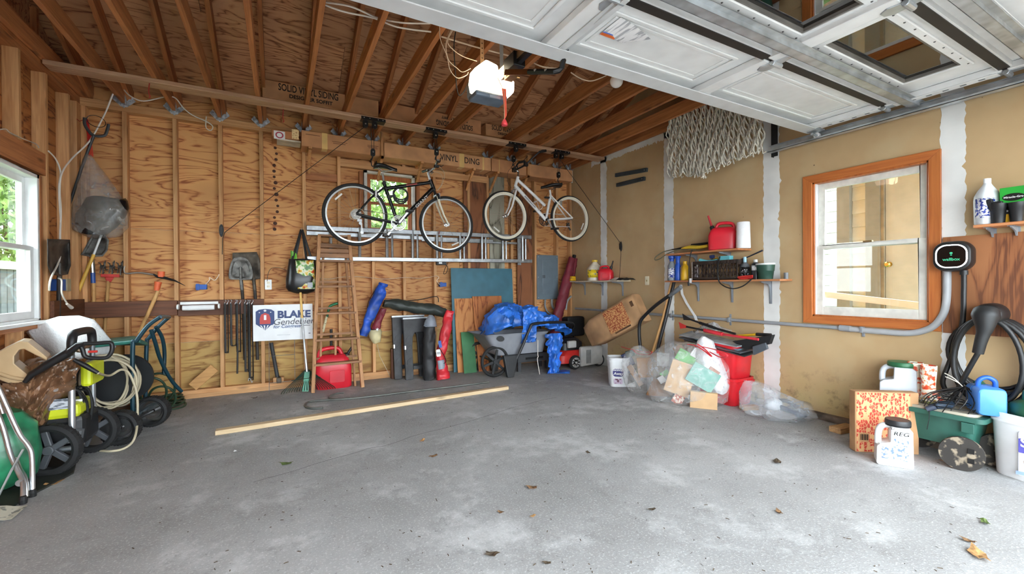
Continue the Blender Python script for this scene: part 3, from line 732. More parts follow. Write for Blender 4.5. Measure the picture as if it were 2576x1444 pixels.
# instruction label hanging off the door
PAP = speckle('printed_paper', (240, 240, 240), (178, 180, 184), 46, .52, .58, .6, stretch=(1, .12, 1))
dl = tag(MB().grid(lambda u, v: V(1.52+.17*u+.05*v*u, 1.80-.16*v+.01*u, ZD+.05-.006-.045*(u*u*v)), 8, 8).build('warning_label', PAP, thick=.001), 'curling white printed instruction label stuck on the garage door', 'label')
MB().grid(lambda u, v: V(1.52+.10*u, 1.807-.006+.002*u-.022*v, ZD+.0425-.045*(u*u*.0)), 4, 2).build('orange_band', plain('orange_print', (226, 110, 50), .5), dl, thick=.0006)
MB().grid(lambda u, v: V(1.522+.11*u, 1.779-.009*v, ZD+.0425), 3, 1).build('blue_band', plain('blue_print', (80, 110, 190), .5), dl, thick=.0006)
# horizontal track with angle hangers
tk = thing('door_track', 'long galvanised steel track along the drywall beside the door', 'track', (4.11, 1.0, 2.43))
mbx = MB().box((4.065, YF+.05, 2.435), (4.125, 2.42, 2.439)).box((4.122, YF+.05, 2.435), (4.126, 2.42, 2.5)).box((4.065, YF+.05, 2.435), (4.068, 2.42, 2.452)).box((4.09, YF+.05, 2.497), (4.126, 2.42, 2.5))
mbx.build('rail', MET, tk)
MB().box((4.128, 2.36, 2.40), (4.132, 2.42, 3.09)).box((4.128, 2.415, 2.40), (4.165, 2.419, 3.09)).build('hanger_angle', plain('dark_angle', (58, 60, 62), .4, .7), tk)
# ---- the opener
op = thing('garage_door_opener', 'garage door opener with glowing light cover hanging from the joists', 'door opener', (1.31, 2.75, 2.47))
OC = V(1.315, 2.66, 2.595); OS = .76
LAMP = glow('lit_lens', (255, 236, 200), 2.6)
def opener_ring(y, sc): return [V(OC.x+x*sc*OS, y-.24, OC.z+z*sc*OS) for x, z in ((-.16, -.09), (.16, -.09), (.19, -.02), (.19, .10), (.12, .17), (-.10, .17), (-.19, .08), (-.19, -.03))]
MB().loft([opener_ring(3.0, .74), opener_ring(3.14, .74), opener_ring(3.17, .66)]).build('motor_housing', plain('opener_grey', (110, 122, 134), .5), op, bev=.01)
# light covers: a big lens facing the door, cut away where the rail enters
def lens(pts, y0, y1, nm, mt):
    c = V(sum(p[0] for p in pts)/len(pts), 0, sum(p[1] for p in pts)/len(pts)); rings = []
    for y, s in ((y1, 1.0), ((y0+y1)/2, 1.0), (y0+.02, .94), (y0, .8)):
        rings.append([V(OC.x+(c.x+(x-c.x)*s)*OS, y-.24, OC.z+(c.z+(z-c.z)*s)*OS) for x, z in pts])
    return MB().loft(rings).build(nm, mt, op, bev=.012)
lens([(-.185, -.075), (.06, -.10), (.06, .03), (.035, .05), (.02, .16), (-.10, .185), (-.185, .11), (-.2, .0)], 2.86, 3.015, 'lit_lens', LAMP)
lens([(.065, -.10), (.12, -.105), (.20, -.05), (.205, .07), (.065, .05)], 2.88, 3.015, 'side_lens', glow('dim_lens', (255, 224, 205), .9))
MB().box((OC.x-.15, 2.64, OC.z-.115), (OC.x+.09, 2.78, OC.z-.078)).build('chin_cover', plain('opener_slate', (92, 106, 120), .5), op, bev=.012)
MB().box((OC.x-.05, 2.636, OC.z-.115), (OC.x+.03, 2.642, OC.z-.098)).build('badge', plain('opener_badge', (140, 150, 160), .4), op)
# rail, trolley and arm
MB().box((1.32, YF+.1, 2.625), (1.36, 2.9, 2.665)).build('rail', plain('rail_steel', (208, 184, 150), .35, .8), op)
MB().box((1.325, YF+.1, 2.60), (1.355, 2.5, 2.626)).build('belt', BLK, op)
MB().box((1.30, 2.36, 2.585), (1.385, 2.50, 2.675)).build('trolley', BLK, op, bev=.006)
MB().box((1.315, 2.44, 2.555), (1.37, 2.52, 2.59)).lathe([(.012, -.03), (.012, .06)], (1.345, 2.48, 2.575), (1, 0, 0), 10).build('latch', plain('brass_worn', (176, 132, 84), .35, .8), op)
a0 = V(1.355, 2.45, 2.575); a1 = V(1.40, 2.14, 2.46); a2 = V(1.40, 2.06, 2.46); a3 = V(1.40, 2.0, 2.53)
p1 = at(1255+15, 182, Y=2.45); q1 = at(1395, 180, Y=2.1); q2 = at(1413, 170, Y=2.07); q3 = at(1425, 118, Y=1.99)
MB().beam(p1, (p1*.45+q1*.55), .035, .006, (0, 0, 1)).build('straight_arm', plain('arm_bronze', (120, 78, 46), .4, .7), op)
MB().tube([p1*.5+q1*.5, q1, (q1+q2)/2+V(.006, 0, -.004), q2, q3], .016, 6).build('curved_arm', BLK, op)
mbx = MB()
for f_ in (.6, .8):
    pp = p1*(1-f_)+q1*f_; mbx.lathe([(.011, 0), (.011, .006), (.006, .012)], pp+V(0, -.017, 0), (0, -1, 0), 6)
tag(mbx.build('bolts', SILV, op), kind='stuff')
mbx = MB().beam(q3+V(-.012, .01, .005), V(1.385, 1.45, ZD+.004), .03, .05, (1, 0, 0)); mbx.box((1.36, 1.5, ZD-.0), (1.40, 1.97, ZD+.004))
mbx.build('door_bracket', DGR, op)
c0 = at(1252, 196, Y=2.6)
MB().tube([c0, at(1268, 230, Y=2.6), at(1269, 300, Y=2.6)], .0025, 6).build('release_cord', plain('cord_tan', (190, 150, 120), .8), op)
hb = at(1269, 316, Y=2.6)
MB().lathe([(.02, 0), (.022, .012), (.012, .035), (.005, .045)], hb, (0, 0, 1), 12).build('release_handle', plain('release_red', (216, 70, 76), .45), op, smooth=50)
tp = [at(1262, 222, Y=2.6), at(1273, 224, Y=2.6), at(1275, 290, Y=2.6), at(1270, 300, Y=2.6), at(1266, 250, Y=2.6)]
MB().add(tp, [tuple(range(5))]).build('warning_tag', plain('tag_orange_red', (226, 88, 58), .5), op, thick=.001)
for px in (1213, 1262):
    a = at(px, 150, Y=2.80); MB().box((a.x-.014, 2.80, OC.z+.08), (a.x+.014, 2.804, 3.08)).build('hanger_strap', plain('perforated_tan', (196, 158, 120), .5, .5) if px < 1230 else MET, op)
    if px < 1230:
        mbx = MB()
        for z in range(9): mbx.lathe([(.005, 0), (.004, .002)], (a.x, 2.799, OC.z+.16+z*.035), (0, -1, 0), 8)
        tag(mbx.build('strap_holes', plain('hole_dark', (70, 48, 32), .8), op), kind='stuff')
# loose cables at the joists
CW = plain('cable_white', (226, 218, 206), .5, var=.04); CC = plain('cable_cream', (232, 208, 180), .5, var=.04)
def cable(name, label, pts, r, mt, n=6, group=None, cat='cable'):
    return tag(MB().tube(spl(pts, 6), r, n).build(name, mt, smooth=60), label, cat, group)
zj = 3.06
cable('ceiling_cable', 'thicker white cable drooping between joists above the door, upper of two', [at(802, 4, Z=3.12), at(880, 16, Z=3.08), at(945, 43, Z=3.13), at(1010, 57, Z=3.08), at(1082, 59, Z=3.12)], .006, CW)
cable('ceiling_cable', 'white cable drooping between joists above the door, lower of two', [at(802, 6, Z=3.12), at(860, 28, Z=3.09), at(942, 46, Z=3.13), at(1000, 68, Z=3.07), at(1084, 80, Z=3.12)], .006, CW)
cable('ceiling_cable', 'white cable running behind the opener across the joists', [at(1110, 92, Z=3.1), at(1150, 104, Z=3.09), at(1200, 119, Z=3.1), at(1275, 139, Z=3.1), at(1310, 150, Z=3.1)], .006, CC)
cable('ceiling_cable', 'short white cable sagging just right of the opener arm', [at(1342, 158, Z=3.12), at(1365, 168, Z=3.07), at(1400, 172, Z=3.12)], .006, CC)
cable('ceiling_cable', 'white cable drooping left of the white light bulb', [at(1436, 182, Z=3.12), at(1462, 198, Z=3.07), at(1490, 203, Z=3.06), at(1525, 190, Z=3.12)], .006, CC)
cable('bell_wire', 'thin cream wire looping down left of the opener, outer loop', [at(1106, 66, Y=2.75), at(1108, 100, Y=2.75), at(1124, 140, Y=2.75), at(1132, 175, Y=2.75), at(1150, 196, Y=2.75), at(1172, 190, Y=2.75), at(1178, 182, Y=2.72)], .003, CC)
cable('bell_wire', 'thin cream wire crossing down to the opener lens', [at(1136, 74, Y=2.75), at(1122, 110, Y=2.75), at(1128, 150, Y=2.75), at(1150, 172, Y=2.75), at(1164, 181, Y=2.75), at(1184, 172, Y=2.72)], .003, CC)
cable('bell_wire', 'thin cream wire curving to the top of the opener', [at(1138, 76, Y=2.75), at(1126, 105, Y=2.75), at(1140, 125, Y=2.75), at(1165, 142, Y=2.75), at(1200, 154, Y=2.72)], .003, CC)
cable('black_opener_cable', 'black cord hanging in a loop left of the opener', [at(1146, 80, Y=2.85), at(1142, 120, Y=2.85), at(1147, 200, Y=2.85), at(1152, 235, Y=2.85), at(1160, 239, Y=2.85), at(1172, 222, Y=2.85), at(1182, 200, Y=2.85)], .004, RUB)
cable('joist_wire', 'thin pale wire stapled along a joist near the opener', [V(SX[5]+.022, 2.2, 3.12), V(SX[5]+.022, 3.2, 3.13), V(SX[5]+.022, 4.2, 3.115), V(SX[5]+.022, 4.8, 3.12)], .003, CC)
# bare bulb
bb = at(1551, 204, Z=2.93)
MB_m = MB().box((SX[9]-.05, bb.y-.06, 3.07-.012), (SX[10]+.06, bb.y+.06, 3.07)).build('bulb_mount', JOIST['X'], cl)
bu = thing('light_bulb', 'white globe light bulb in a socket just behind the door edge', 'light bulb', bb)
MB().ball(bb, .055, n=20, m=12).build('globe', plain('bulb_white', (238, 234, 228), .25, var=0), bu, smooth=60)
MB().lathe([(.03, .04), (.035, .06), (.04, .1), (.06, 3.058-bb.z)], bb, (0, 0, 1), 14).build('socket', plain('bulb_socket', (210, 205, 196), .5), bu)
# ---- cardboard siding cartons
CARD = plain('cardboard', (196, 142, 98), .85, var=.07, vs=5, bump=.05); CARD2 = plain('cardboard_tan', (204, 152, 106), .85, var=.07, vs=5); INK = plain('carton_ink', (44, 36, 32), .8); INK2 = plain('faded_ink', (136, 92, 62), .8); TAPE = plain('packing_tape', (222, 186, 118), .35, var=.05)
zc = 3.212
def carton(label, x0, x1, y0, y1, z0, z1, mt, lines, flip=False, group='siding cartons stored on the joists', name='siding_carton'):
    t_ = thing(name, label, 'carton', ((x0+x1)/2, (y0+y1)/2, z0), group)
    MB().box((x0, y0, z0), (x1, y1, z1)).build('carton', mt, t_, bev=.004, seg=1)
    for body, cx, cz, sz, sx, on in lines:
        if on == 'front': text('lettering', body, INK, t_, (cx, y0-.001, cz), (-1 if flip else 1, 0, 0), (0, 0, -1 if flip else 1), sz, sx=sx, fat=.0015)
        else: text('lettering', body, INK, t_, (cx, cz, z0-.001), (1, 0, 0), (0, 1, 0), sz, sx=sx, fat=.004)
    return t_
carton('long cardboard siding carton lettered SOLID VINYL SIDING above the left of the beam', -.15, 1.045, 5.24, 5.46, zc, 3.40, CARD2, [('SOLID VINYL SIDING', .30, 3.345, .105, .62, 'front'), ('DESIGNER SOFFIT', .32, 3.265, .055, 1.0, 'front'), ('SOLID VINYL SIDING', .42, 5.36, .17, .85, 'under')])
carton('cardboard siding carton with upside down lettering behind the beam middle', 1.12, 2.37, 5.22, 5.44, zc, 3.39, CARD, [('SOLID VINYL SIDING', 2.0, 3.27, .09, .6, 'front'), ('DESIGNER SOFFIT', 2.0, 3.345, .045, 1.0, 'front')], True)
carton('cardboard siding carton with upright lettering nearest the right wall', 2.44, 3.66, 5.22, 5.44, zc, 3.37, CARD2, [('SOLID VINYL SIDING', 2.78, 3.33, .09, .6, 'front'), ('DESIGNER SOFFIT', 2.8, 3.265, .045, 1.0, 'front')])
def rowbox(label, x0, x1, lines, tapes, mt):
    t_ = thing('siding_carton', label, 'carton', ((x0+x1)/2, 5.55, 2.80), 'cartons in a row under the joists along the back wall')
    MB().box((x0, 5.44, 2.805), (x1, 5.69, 2.985)).build('carton', mt, t_, bev=.004, seg=1)
    for body, cx, cz, sz, sx, mt2 in lines: text('lettering', body, mt2, t_, (cx, 5.439, cz), (1, 0, 0), (0, 0, 1), sz, sx=sx, fat=.001)
    for x, w in tapes: MB().box((x-w, 5.4385, 2.8035), (x+w, 5.56, 2.8045)).box((x-w, 5.4375, 2.8035), (x+w, 5.4385, 2.986)).build('tape', TAPE, t_)
rowbox('first cardboard carton of the row under the joists, at its left end', .225, 1.14, [], [(.47, .03)], CARD)
_rb = [o for o in COL.objects if o.name.startswith('siding_carton') and o.get('label', '').startswith('first cardboard')][0]
for x0, x1, z in ((.27, .42, 2.945), (.55, .72, 2.905), (.56, .70, 2.885), (.95, 1.08, 2.92), (.95, 1.06, 2.905), (.96, 1.07, 2.89)): MB().box((x0, 5.4385, z-.004), (x1, 5.4395, z+.004)).build('faded_print', INK2, _rb)
rowbox('middle cardboard carton of the row under the joists, lettered VINYL SIDING', 1.15, 2.62, [('VINYL SIDING', 2.16, 2.90, .115, .8, INK)], [(2.18, .035), (2.5, .012)], CARD2)
rowbox('last cardboard carton of the row under the joists, at the right wall', 2.63, 4.03, [], [(2.75, .006)], CARD)
RACK = lumber('rack_strip', (206, 150, 96), (170, 112, 64), 'Z')
for i, px in enumerate((780, 960, 1060, 1190, 1250, 1325, 1395)):
    x = at(px, 400, Y=5.45).x
    h = thing('carton_rack_hanger', ('first', 'second', 'third', 'fourth', 'fifth', 'sixth', 'seventh')[i]+' wooden bracket from the left under the row of cartons', 'wooden bracket', (x, 5.5, 2.77), 'rack brackets under the carton row')
    MB().box((x-.018, 5.40, 2.775), (x+.018, 5.70, 2.803)).build('arm', RACK, h)
    if px in (960, 1325): MB().box((x-.016, 5.40, 2.775), (x+.016, 5.435, 3.10)).build('upright', RACK, h)
    MB().beam((x, 5.45, 2.775), (x, 5.70, 2.56), .03, .02, (1, 0, 0)).build('brace', RACK, h)
# small parcel at the head of the row
pb = thing('parcel', 'small brown cardboard parcel with a red ring sticker on top of the studs', 'parcel', (bw(718, 350, .2).x, 5.6, 2.83))
a, b = bw(683, 324, .28), bw(752, 352, .28)
MB().box((a.x, 5.42, b.z), (b.x, 5.69, a.z)).build('box', plain('parcel_brown', (176, 118, 76), .85, var=.08), pb, bev=.004, seg=1)
p = bw(703, 340, .28)
st = MB().box((p.x-.055, 5.418, p.z-.045), (p.x+.055, 5.4195, p.z+.045)).build('sticker', VIN, pb)
MB().frame([(.04*math.cos(i*.3142), .036*math.sin(i*.3142)) for i in range(20)], [(.026*math.cos(i*.3142), .024*math.sin(i*.3142)) for i in range(20)], 0, .001, frame(V(p.x, 5.4175, p.z), (1, 0, 0), (0, 0, 1))).build('red_ring', plain('ring_red', (206, 76, 96), .5), st)
p = bw(743, 338, .28); MB().box((p.x-.035, 5.418, p.z-.055), (p.x+.035, 5.4195, p.z+.055)).build('address_label', speckle('address_label', (236, 206, 150), (196, 150, 100), 60, .55, .6, .6), pb)
MB().box((a.x+.05, 5.45, b.z-.02), (b.x+.02, 5.66, b.z-.004)).build('bubble_sleeve', plain('sleeve_pale', (206, 196, 176), .6), pb)
# red cords tied to the beam
for px, lab in ((376, 'short red cord hanging from the left part of the beam'), (713, 'short red cord hanging from the beam above the parcel')):
    a = at(px, {376: 215, 713: 280}[px], Y=4.88); cable('red_cord', lab, [a+V(0, 0, .02), a+V(-.006, 0, -.06), a+V(.004, 0, -.1), a+V(-.008, 0, -.11)], .004, plain('cord_red', (176, 50, 44), .7), cat='cord')
# ================================================================ bicycles and their hoists
YK = 5.0
def b2(px, py, dy=0.0): p = at(px, py, Y=YK); return V(p.x, YK+dy, p.z)
TYRE = plain('tyre_black', (30, 30, 31), .75, var=.15); CHRM = plain('chrome', (206, 206, 206), .2, .95, var=.08); SPK = plain('spoke_steel', (190, 176, 160), .3, .8, var=0); REFL = plain('reflector', (216, 214, 206), .3)
def wheel(parent, c, r, tr, rim_mat, wall=None, n=48, refl=None):
    ring_ = [c+V(math.cos(2*math.pi*i/n)*(r-tr), 0, math.sin(2*math.pi*i/n)*(r-tr)) for i in range(n)]
    w = MB().tube(ring_, tr, 10, True).build('wheel', TYRE, parent, smooth=60)
    R1 = r-2*tr+.004
    prof = lambda rr_: [c+V(math.cos(2*math.pi*i/n)*rr_, 0, math.sin(2*math.pi*i/n)*rr_) for i in range(n)]
    mbx = MB()
    for r0, r1, yw in ((R1-.017, R1, .011),):
        vs = []
        for y in (-yw, yw):
            for q in (r0, r1): vs += [p+V(0, y, 0) for p in prof(q)]
        fs = []
        for k in range(n):
            j = (k+1) % n; fs += [(k, n+k, n+j, j), (2*n+k, 2*n+j, 3*n+j, 3*n+k), (k, j, 2*n+j, 2*n+k)]
        mbx.add(vs, fs)
    mbx.build('rim', rim_mat, w, smooth=40)
    if wall:
        mbx = MB()
        for y in (-1, 1):
            vs = [p+V(0, y*(tr*.7), 0) for p in prof(R1-.002)]+[p+V(0, y*(tr*.96+.001), 0) for p in prof(R1+tr*.45)]+[p+V(0, y*(tr+.0012), 0) for p in prof(r-tr*1.0)]
            mbx.add(vs, [(k, (k+1) % n, n+(k+1) % n, n+k) for k in range(n)]+[(n+k, n+(k+1) % n, 2*n+(k+1) % n, 2*n+k) for k in range(n)])
        mbx.build('whitewall', wall, w, smooth=60)
    mbx = MB()
    for i in range(28):
        a = 2*math.pi*i/28; b_ = a+(.35 if i % 2 else -.35); y = .03 if i % 4 < 2 else -.03
        mbx.tube([c+V(math.cos(b_)*.022, y, math.sin(b_)*.022), c+V(math.cos(a)*(R1-.02), 0, math.sin(a)*(R1-.02))], .0011, 4)
    tag(mbx.build('spokes', SPK, w), kind='stuff')
    MB().tube([c+V(0, -.045, 0), c+V(0, .045, 0)], .018, 12).lathe([(.026, -.033), (.026, -.028)], c, (0, 1, 0), 14).lathe([(.026, .028), (.026, .033)], c, (0, 1, 0), 14).build('hub', CHRM, w, smooth=40)
    if refl is not None:
        a = refl; e = V(math.cos(a), 0, math.sin(a)); tn = V(-math.sin(a), 0, math.cos(a)); q = c+e*(R1-.06)+V(0, -.012, 0)
        MB().beam(q-tn*.05, q+tn*.05, .018, .006, e).build('reflector', REFL, w)
    return w
def saddle(parent, nose, tail, mt, w=.15):
    d = nose-tail; L = d.length; dx = d/L; rings = []
    for k in range(11):
        f = k/10; hw = (.25+.75*max(0, 1-f*1.55)**.8)*w/2 if f < .62 else .25*w/2*(1-(f-.62)*.9)
        if f > .95: hw *= .6
        if f == 0: hw *= .7
        z = .012*math.sin(f*math.pi*1.4)*1.2; p = tail+d*f+V(0, 0, z)
        rings.append([p+V(0, hw*math.cos(a), (.022 if math.sin(a) > 0 else .04*(1-.6*f))*math.sin(a)) for a in [2*math.pi*i/14 for i in range(14)]])
    s = MB().loft(rings).build('saddle', mt, parent, smooth=60)
    m1 = tail+d*.35+V(0, 0, -.05)
    MB().tube([tail+d*.15+V(0, .02, -.02), m1+V(0, .02, 0), nose-d*.1+V(0, .01, -.015)], .0035, 6).tube([tail+d*.15+V(0, -.02, -.02), m1+V(0, -.02, 0), nose-d*.1+V(0, -.01, -.015)], .0035, 6).build('saddle_rails', CHRM, s)
    return s
def crank(parent, c, ang, ring_mat, arm_mat, r, L, side, spider=5, peds=(1, 1)):
    """chainrings, two arms and pedals"""
    n = 40; mbx = MB()
    for q, dy in ((r, 0), (r*.78, .007), (r*.6, .014)):
        O = [(q*math.cos(2*math.pi*i/n), q*math.sin(2*math.pi*i/n)) for i in range(n)]; I = [(x*.86, z*.86) for x, z in O]
        mbx.frame(O, I, -.0015, .0015, frame(c+V(0, side*(.04-dy), 0), (1, 0, 0), (0, 0, 1)))
    for i in range(spider):
        a = 2*math.pi*i/spider+.3; mbx.beam(c+V(0, side*.036, 0), c+V(math.cos(a)*r*.86, side*.036, math.sin(a)*r*.86), .014, .005, (0, 1, 0))
    cr = mbx.build('crankset', ring_mat, parent)
    MB().tube([c+V(0, -.055, 0), c+V(0, .055, 0)], .017, 12).build('bottom_bracket', BLK, cr)
    for k, s in enumerate((side, -side)):
        a = ang+math.pi*k; e = c+V(math.cos(a)*L, s*.06, math.sin(a)*L)
        MB().beam(c+V(0, s*.052, 0), e, .024, .012, V(-math.sin(a), 0, math.cos(a))).build('crank_arm', arm_mat, cr, bev=.003, seg=1)
        p = e+V(0, s*.055, 0)
        if peds[k]: MB().bx(p, (.085, .09, .024)).build('pedal', BPL, cr, bev=.006)
    return cr
# ---- the black bicycle
RH, FH, BBk = b2(895, 540), b2(1124, 565), b2(1001, 562)
ST, HT, HB = b2(966, 462), b2(1082, 452), b2(1092, 479)
bk = thing('bicycle', 'black hybrid bicycle hanging by hoists in front of the back window', 'bicycle', (1.25, YK, 1.6), 'bicycles hung from the beam')
FRB = plain('frame_black', (24, 24, 25), .3, .2, var=.05); FORKW = plain('fork_cream', (226, 218, 194), .35, var=.05)
RIMS = plain('rim_alloy', (176, 176, 174), .35, .6, var=.08); wheel(bk, RH, .348, .019, RIMS, refl=2.35); wheel(bk, FH, .348, .019, RIMS, refl=-1.15)
mbx = MB().tube([BBk, ST], .020, 12).tube([ST+(BBk-ST)*.12, HT+(HB-HT)*.25], .0205, 12).tube([BBk, HB+(HT-HB)*.2], .025, 12).tube([HT, HB], .024, 12)
for s in (-1, 1):
    mbx.tube([ST+(BBk-ST)*.08+V(0, s*.012, 0), (ST*.55+RH*.45)+V(0, s*.035, 0), RH+V(0, s*.055, 0)], .011, 8).tube([BBk+V(0, s*.02, 0), (BBk*.6+RH*.4)+V(0, s*.035, -.004), RH+V(0, s*.055, 0)], .013, 8)
fr = mbx.build('frame', FRB, bk, smooth=50)
dd = (HB-BBk).normalized(); mid = BBk*.36+HB*.64
text('lettering', 'GIANT', plain('decal_silver', (210, 206, 200), .4), fr, mid+V(0, -.0256, 0), dd, V(-dd.z, 0, dd.x), .045, sx=1.55, fat=.0006)
tt = (HT+(HB-HT)*.25)-(ST+(BBk-ST)*.12); tm = ST+(BBk-ST)*.12+tt*.55
MB().beam(tm-tt*.12+V(0, -.0207, .002), tm+tt*.12+V(0, -.0207, .002), .014, .001, (0, 0, 1)).build('decal', plain('decal_red', (170, 70, 60), .4), fr)
mbx = MB()
for s in (-1, 1): mbx.tube([b2(1097, 492, s*.05), b2(1102, 512, s*.052), b2(1112, 540, s*.052), FH+V(0, s*.05, 0)], [.0145, .0145, .0125, .010], 10)
fk = mbx.build('fork', FORKW, bk, smooth=50)
MB().tube([b2(1097, 492, -.055), b2(1097, 492, .055)], .018, 10).tube([HB, b2(1096, 490)], .017, 10).tube([b2(1097, 490, -.05), b2(1101, 503, -.052)], .018, 10).tube([b2(1097, 490, .05), b2(1101, 503, .052)], .018, 10).build('fork_crown', FRB, fk)
sp = b2(962, 436); MB().tube([ST, sp], .0135, 10).build('seat_post', SILV, bk, smooth=50)
MB().tube([b2(966, 460, -.022), b2(966, 460, .022)], .02, 12).build('seat_clamp', BLK, bk)
saddle(bk, b2(999, 427)+V(0, 0, .005), b2(941, 416), plain('saddle_black', (24, 24, 25), .35, var=.1), .155)
s1, s2 = b2(1077, 434), b2(1088, 424)
st = MB().tube([HT, s1], .0145, 10).tube([s1+V(0, 0, -.004), s2], .014, 10).build('stem', SILV, bk, smooth=50)
br = [s2+V(-.03, -.30, .015), s2+V(0, -.13, .015), s2+V(.012, -.06, 0), s2+V(.012, .06, 0), s2+V(0, .13, .02), s2+V(-.03, .30, .03)]
hb_ = MB().tube(spl(br, 5), .0125, 10).build('handlebar', SILV, bk, smooth=50)
for s, i0, i1 in ((-1, 0, 1), (1, 5, 4)): MB().tube([br[i0], br[i0]*.35+br[i1]*.65], .0165, 10).build('grip', BPL, hb_, smooth=50)
for i, s in ((1, -1), (4, 1)):
    q = br[i]; MB().bx(q+V(.005, 0, -.02), (.05, .035, .03)).tube([q+V(.02, 0, -.01), q+V(.06, -s*-.03, -.02), q+V(.055, s*.1, -.025)], .005, 6).build('brake_lever', BPL, hb_)
for s in (-1, 1): cable_ = MB().tube(spl([br[1 if s < 0 else 4]+V(.03, 0, -.01), s2+V(.13, s*.05, -.05), s2+V(.12, s*.02, -.17), HB+V(.04, s*.02, -.0)], 6), .0025, 5).build('brake_cable', plain('cable_sheath', (206, 190, 160), .4), bk)
crank(bk, BBk, R(52), CHRM, SILV, .088, .17, -1)
cas = MB()
for q, dy in ((.058, 0), (.05, .006), (.042, .012), (.034, .018)): cas.lathe([(q, -.0015), (q, .0015)], RH+V(0, -.028-dy, 0), (0, 1, 0), 24)
cas.build('cassette', plain('cassette_steel', (130, 126, 120), .35, .85, var=.2, vs=60), bk)
der = [RH+V(.02, -.055, -.06), RH+V(.05, -.055, -.10), RH+V(.055, -.055, -.20)]
MB().bx(der[0]+V(.01, 0, -.01), (.05, .03, .03)).beam(der[1], der[2], .013, .01, (1, 0, 0)).lathe([(.018, -.004), (.018, .004)], der[2], (0, 1, 0), 14).lathe([(.018, -.004), (.018, .004)], der[1]+V(-.01, 0, -.0), (0, 1, 0), 14).build('derailleur', plain('derailleur_steel', (150, 150, 150), .35, .8), bk)
MB().tube([BBk+V(.02, -.04, .085), RH+V(.02, -.045, .05)], .004, 5).tube([BBk+V(.0, -.04, -.085), der[2]+V(0, .0, -.022), ], .004, 5).build('chain', plain('chain_steel', (92, 86, 78), .4, .8), bk)
MB().tube(spl([b2(920, 545, -.03), b2(908, 530, -.06), b2(893, 527, -.06), b2(880, 536, -.06), b2(879, 550, -.06), b2(890, 555, -.06)], 5), .003, 5).build('shift_cable', plain('cable_sheath', (206, 190, 160), .4), bk)
for c_, s in ((b2(944, 487), 1), (b2(1102, 495), -1)):
    MB().bx(c_+V(0, -.04, 0), (.02, .02, .07)).bx(c_+V(0, .04, 0), (.02, .02, .07)).tube([c_+V(0, -.04, .035), c_+V(0, .04, .035)], .004, 5).build('rim_brake', SILV, bk)
lk = b2(1006, 494); lkm = MB()
for k in range(3): lkm.tube([lk+V(.083*math.cos(2*math.pi*i/32)-.004*k, -.035-.012*k, (.088-.012*k)*math.sin(2*math.pi*i/32)+.008*k) for i in range(32)], .009, 7, True)
lkk = lkm.build('cable_lock', BPL, bk, smooth=60)
MB().beam(b2(975, 497, -.02), lk+V(-.06, -.04, 0), .03, .025).build('lock_bracket', BPL, lkk)
# ---- the white bicycle
WH = plain('frame_white', (232, 232, 230), .3, var=.03); CREAM = plain('whitewall_cream', (226, 218, 196), .6, var=.06); RIMC = plain('rim_cream', (222, 216, 200), .45, var=.05)
RH2, FH2, BB2 = b2(1434, 550), b2(1271, 543), b2(1373, 553)
ST2, HT2, HB2 = b2(1385, 491), b2(1303, 445), b2(1296, 470)
wk = thing('bicycle', 'white step through bicycle with cream tyre walls hanging by the right wall', 'bicycle', (3.1, YK, 1.77), 'bicycles hung from the beam')
wheel(wk, RH2, .330, .022, RIMC, CREAM, refl=-.45); wheel(wk, FH2, .330, .022, RIMC, CREAM, refl=-2.2)
mbx = MB().tube([BB2, ST2], .018, 12).tube([HT2+(HB2-HT2)*.25, b2(1371, 517), ], .020, 12).tube([HB2+(HT2-HB2)*.1, BB2], .023, 12).tube([HT2, HB2], .02, 12)
for s in (-1, 1): mbx.tube([ST2+V(0, s*.012, -.01), RH2+V(0, s*.06, 0)], .0095, 8).tube([BB2+V(0, s*.02, 0), (BB2*.55+RH2*.45)+V(0, s*.045, 0), RH2+V(0, s*.06, 0)], .0105, 8)
fr2 = mbx.build('frame', WH, wk, smooth=50)
mbx = MB()
for s in (-1, 1): mbx.tube([HB2+V(-.005, 0, -.02), b2(1294, 480, s*.05), b2(1284, 520, s*.052), FH2+V(.01, s*.052, 0)], [.012, .0145, .0125, .0095], 10)
mbx.build('fork', WH, wk, smooth=50)
MB().tube([ST2, b2(1383, 478)], .0135, 10).build('seat_post', WH, wk, smooth=50)
saddle(wk, b2(1361, 470), b2(1408, 466), plain('saddle_black', (24, 24, 25), .35), .21)
s1 = b2(1304, 432); MB().tube([HT2, s1], .0145, 10).tube([s1, b2(1298, 427)], .014, 10).build('stem', CHRM, wk, smooth=50)
s2 = b2(1298, 427)
br2 = [s2+V(.30, -.27, .22), s2+V(.20, -.27, .19), s2+V(.06, -.16, .04), s2+V(0, -.05, 0), s2+V(0, .05, 0), s2+V(.06, .16, .04), s2+V(.20, .27, .19), s2+V(.30, .27, .22)]
h2 = MB().tube(spl(br2, 5), .012, 10).build('handlebar', plain('bar_dark', (46, 46, 48), .35, .5), wk, smooth=50)
for i0, i1 in ((0, 1), (7, 6)): MB().tube([br2[i0], br2[i0]*.0+br2[i1]], .0175, 10).build('grip', BPL, h2, smooth=50)
for i in (2, 5): MB().bx(br2[i], (.05, .04, .05)).tube([br2[i]+V(-.02, 0, 0), br2[i]+V(-.05, 0, .03), br2[i]+V(-.02, -.08, .08)], .004, 6).build('brake_lever', BPL, h2)
MB().tube(spl([br2[2], s2+V(-.12, -.05, -.02), s2+V(-.14, -.02, -.16), HB2+V(-.06, 0, -.02)], 6), .0025, 5).build('brake_cable', BPL, wk)
crank(wk, BB2, R(118), BPL, SILV, .085, .15, 1)
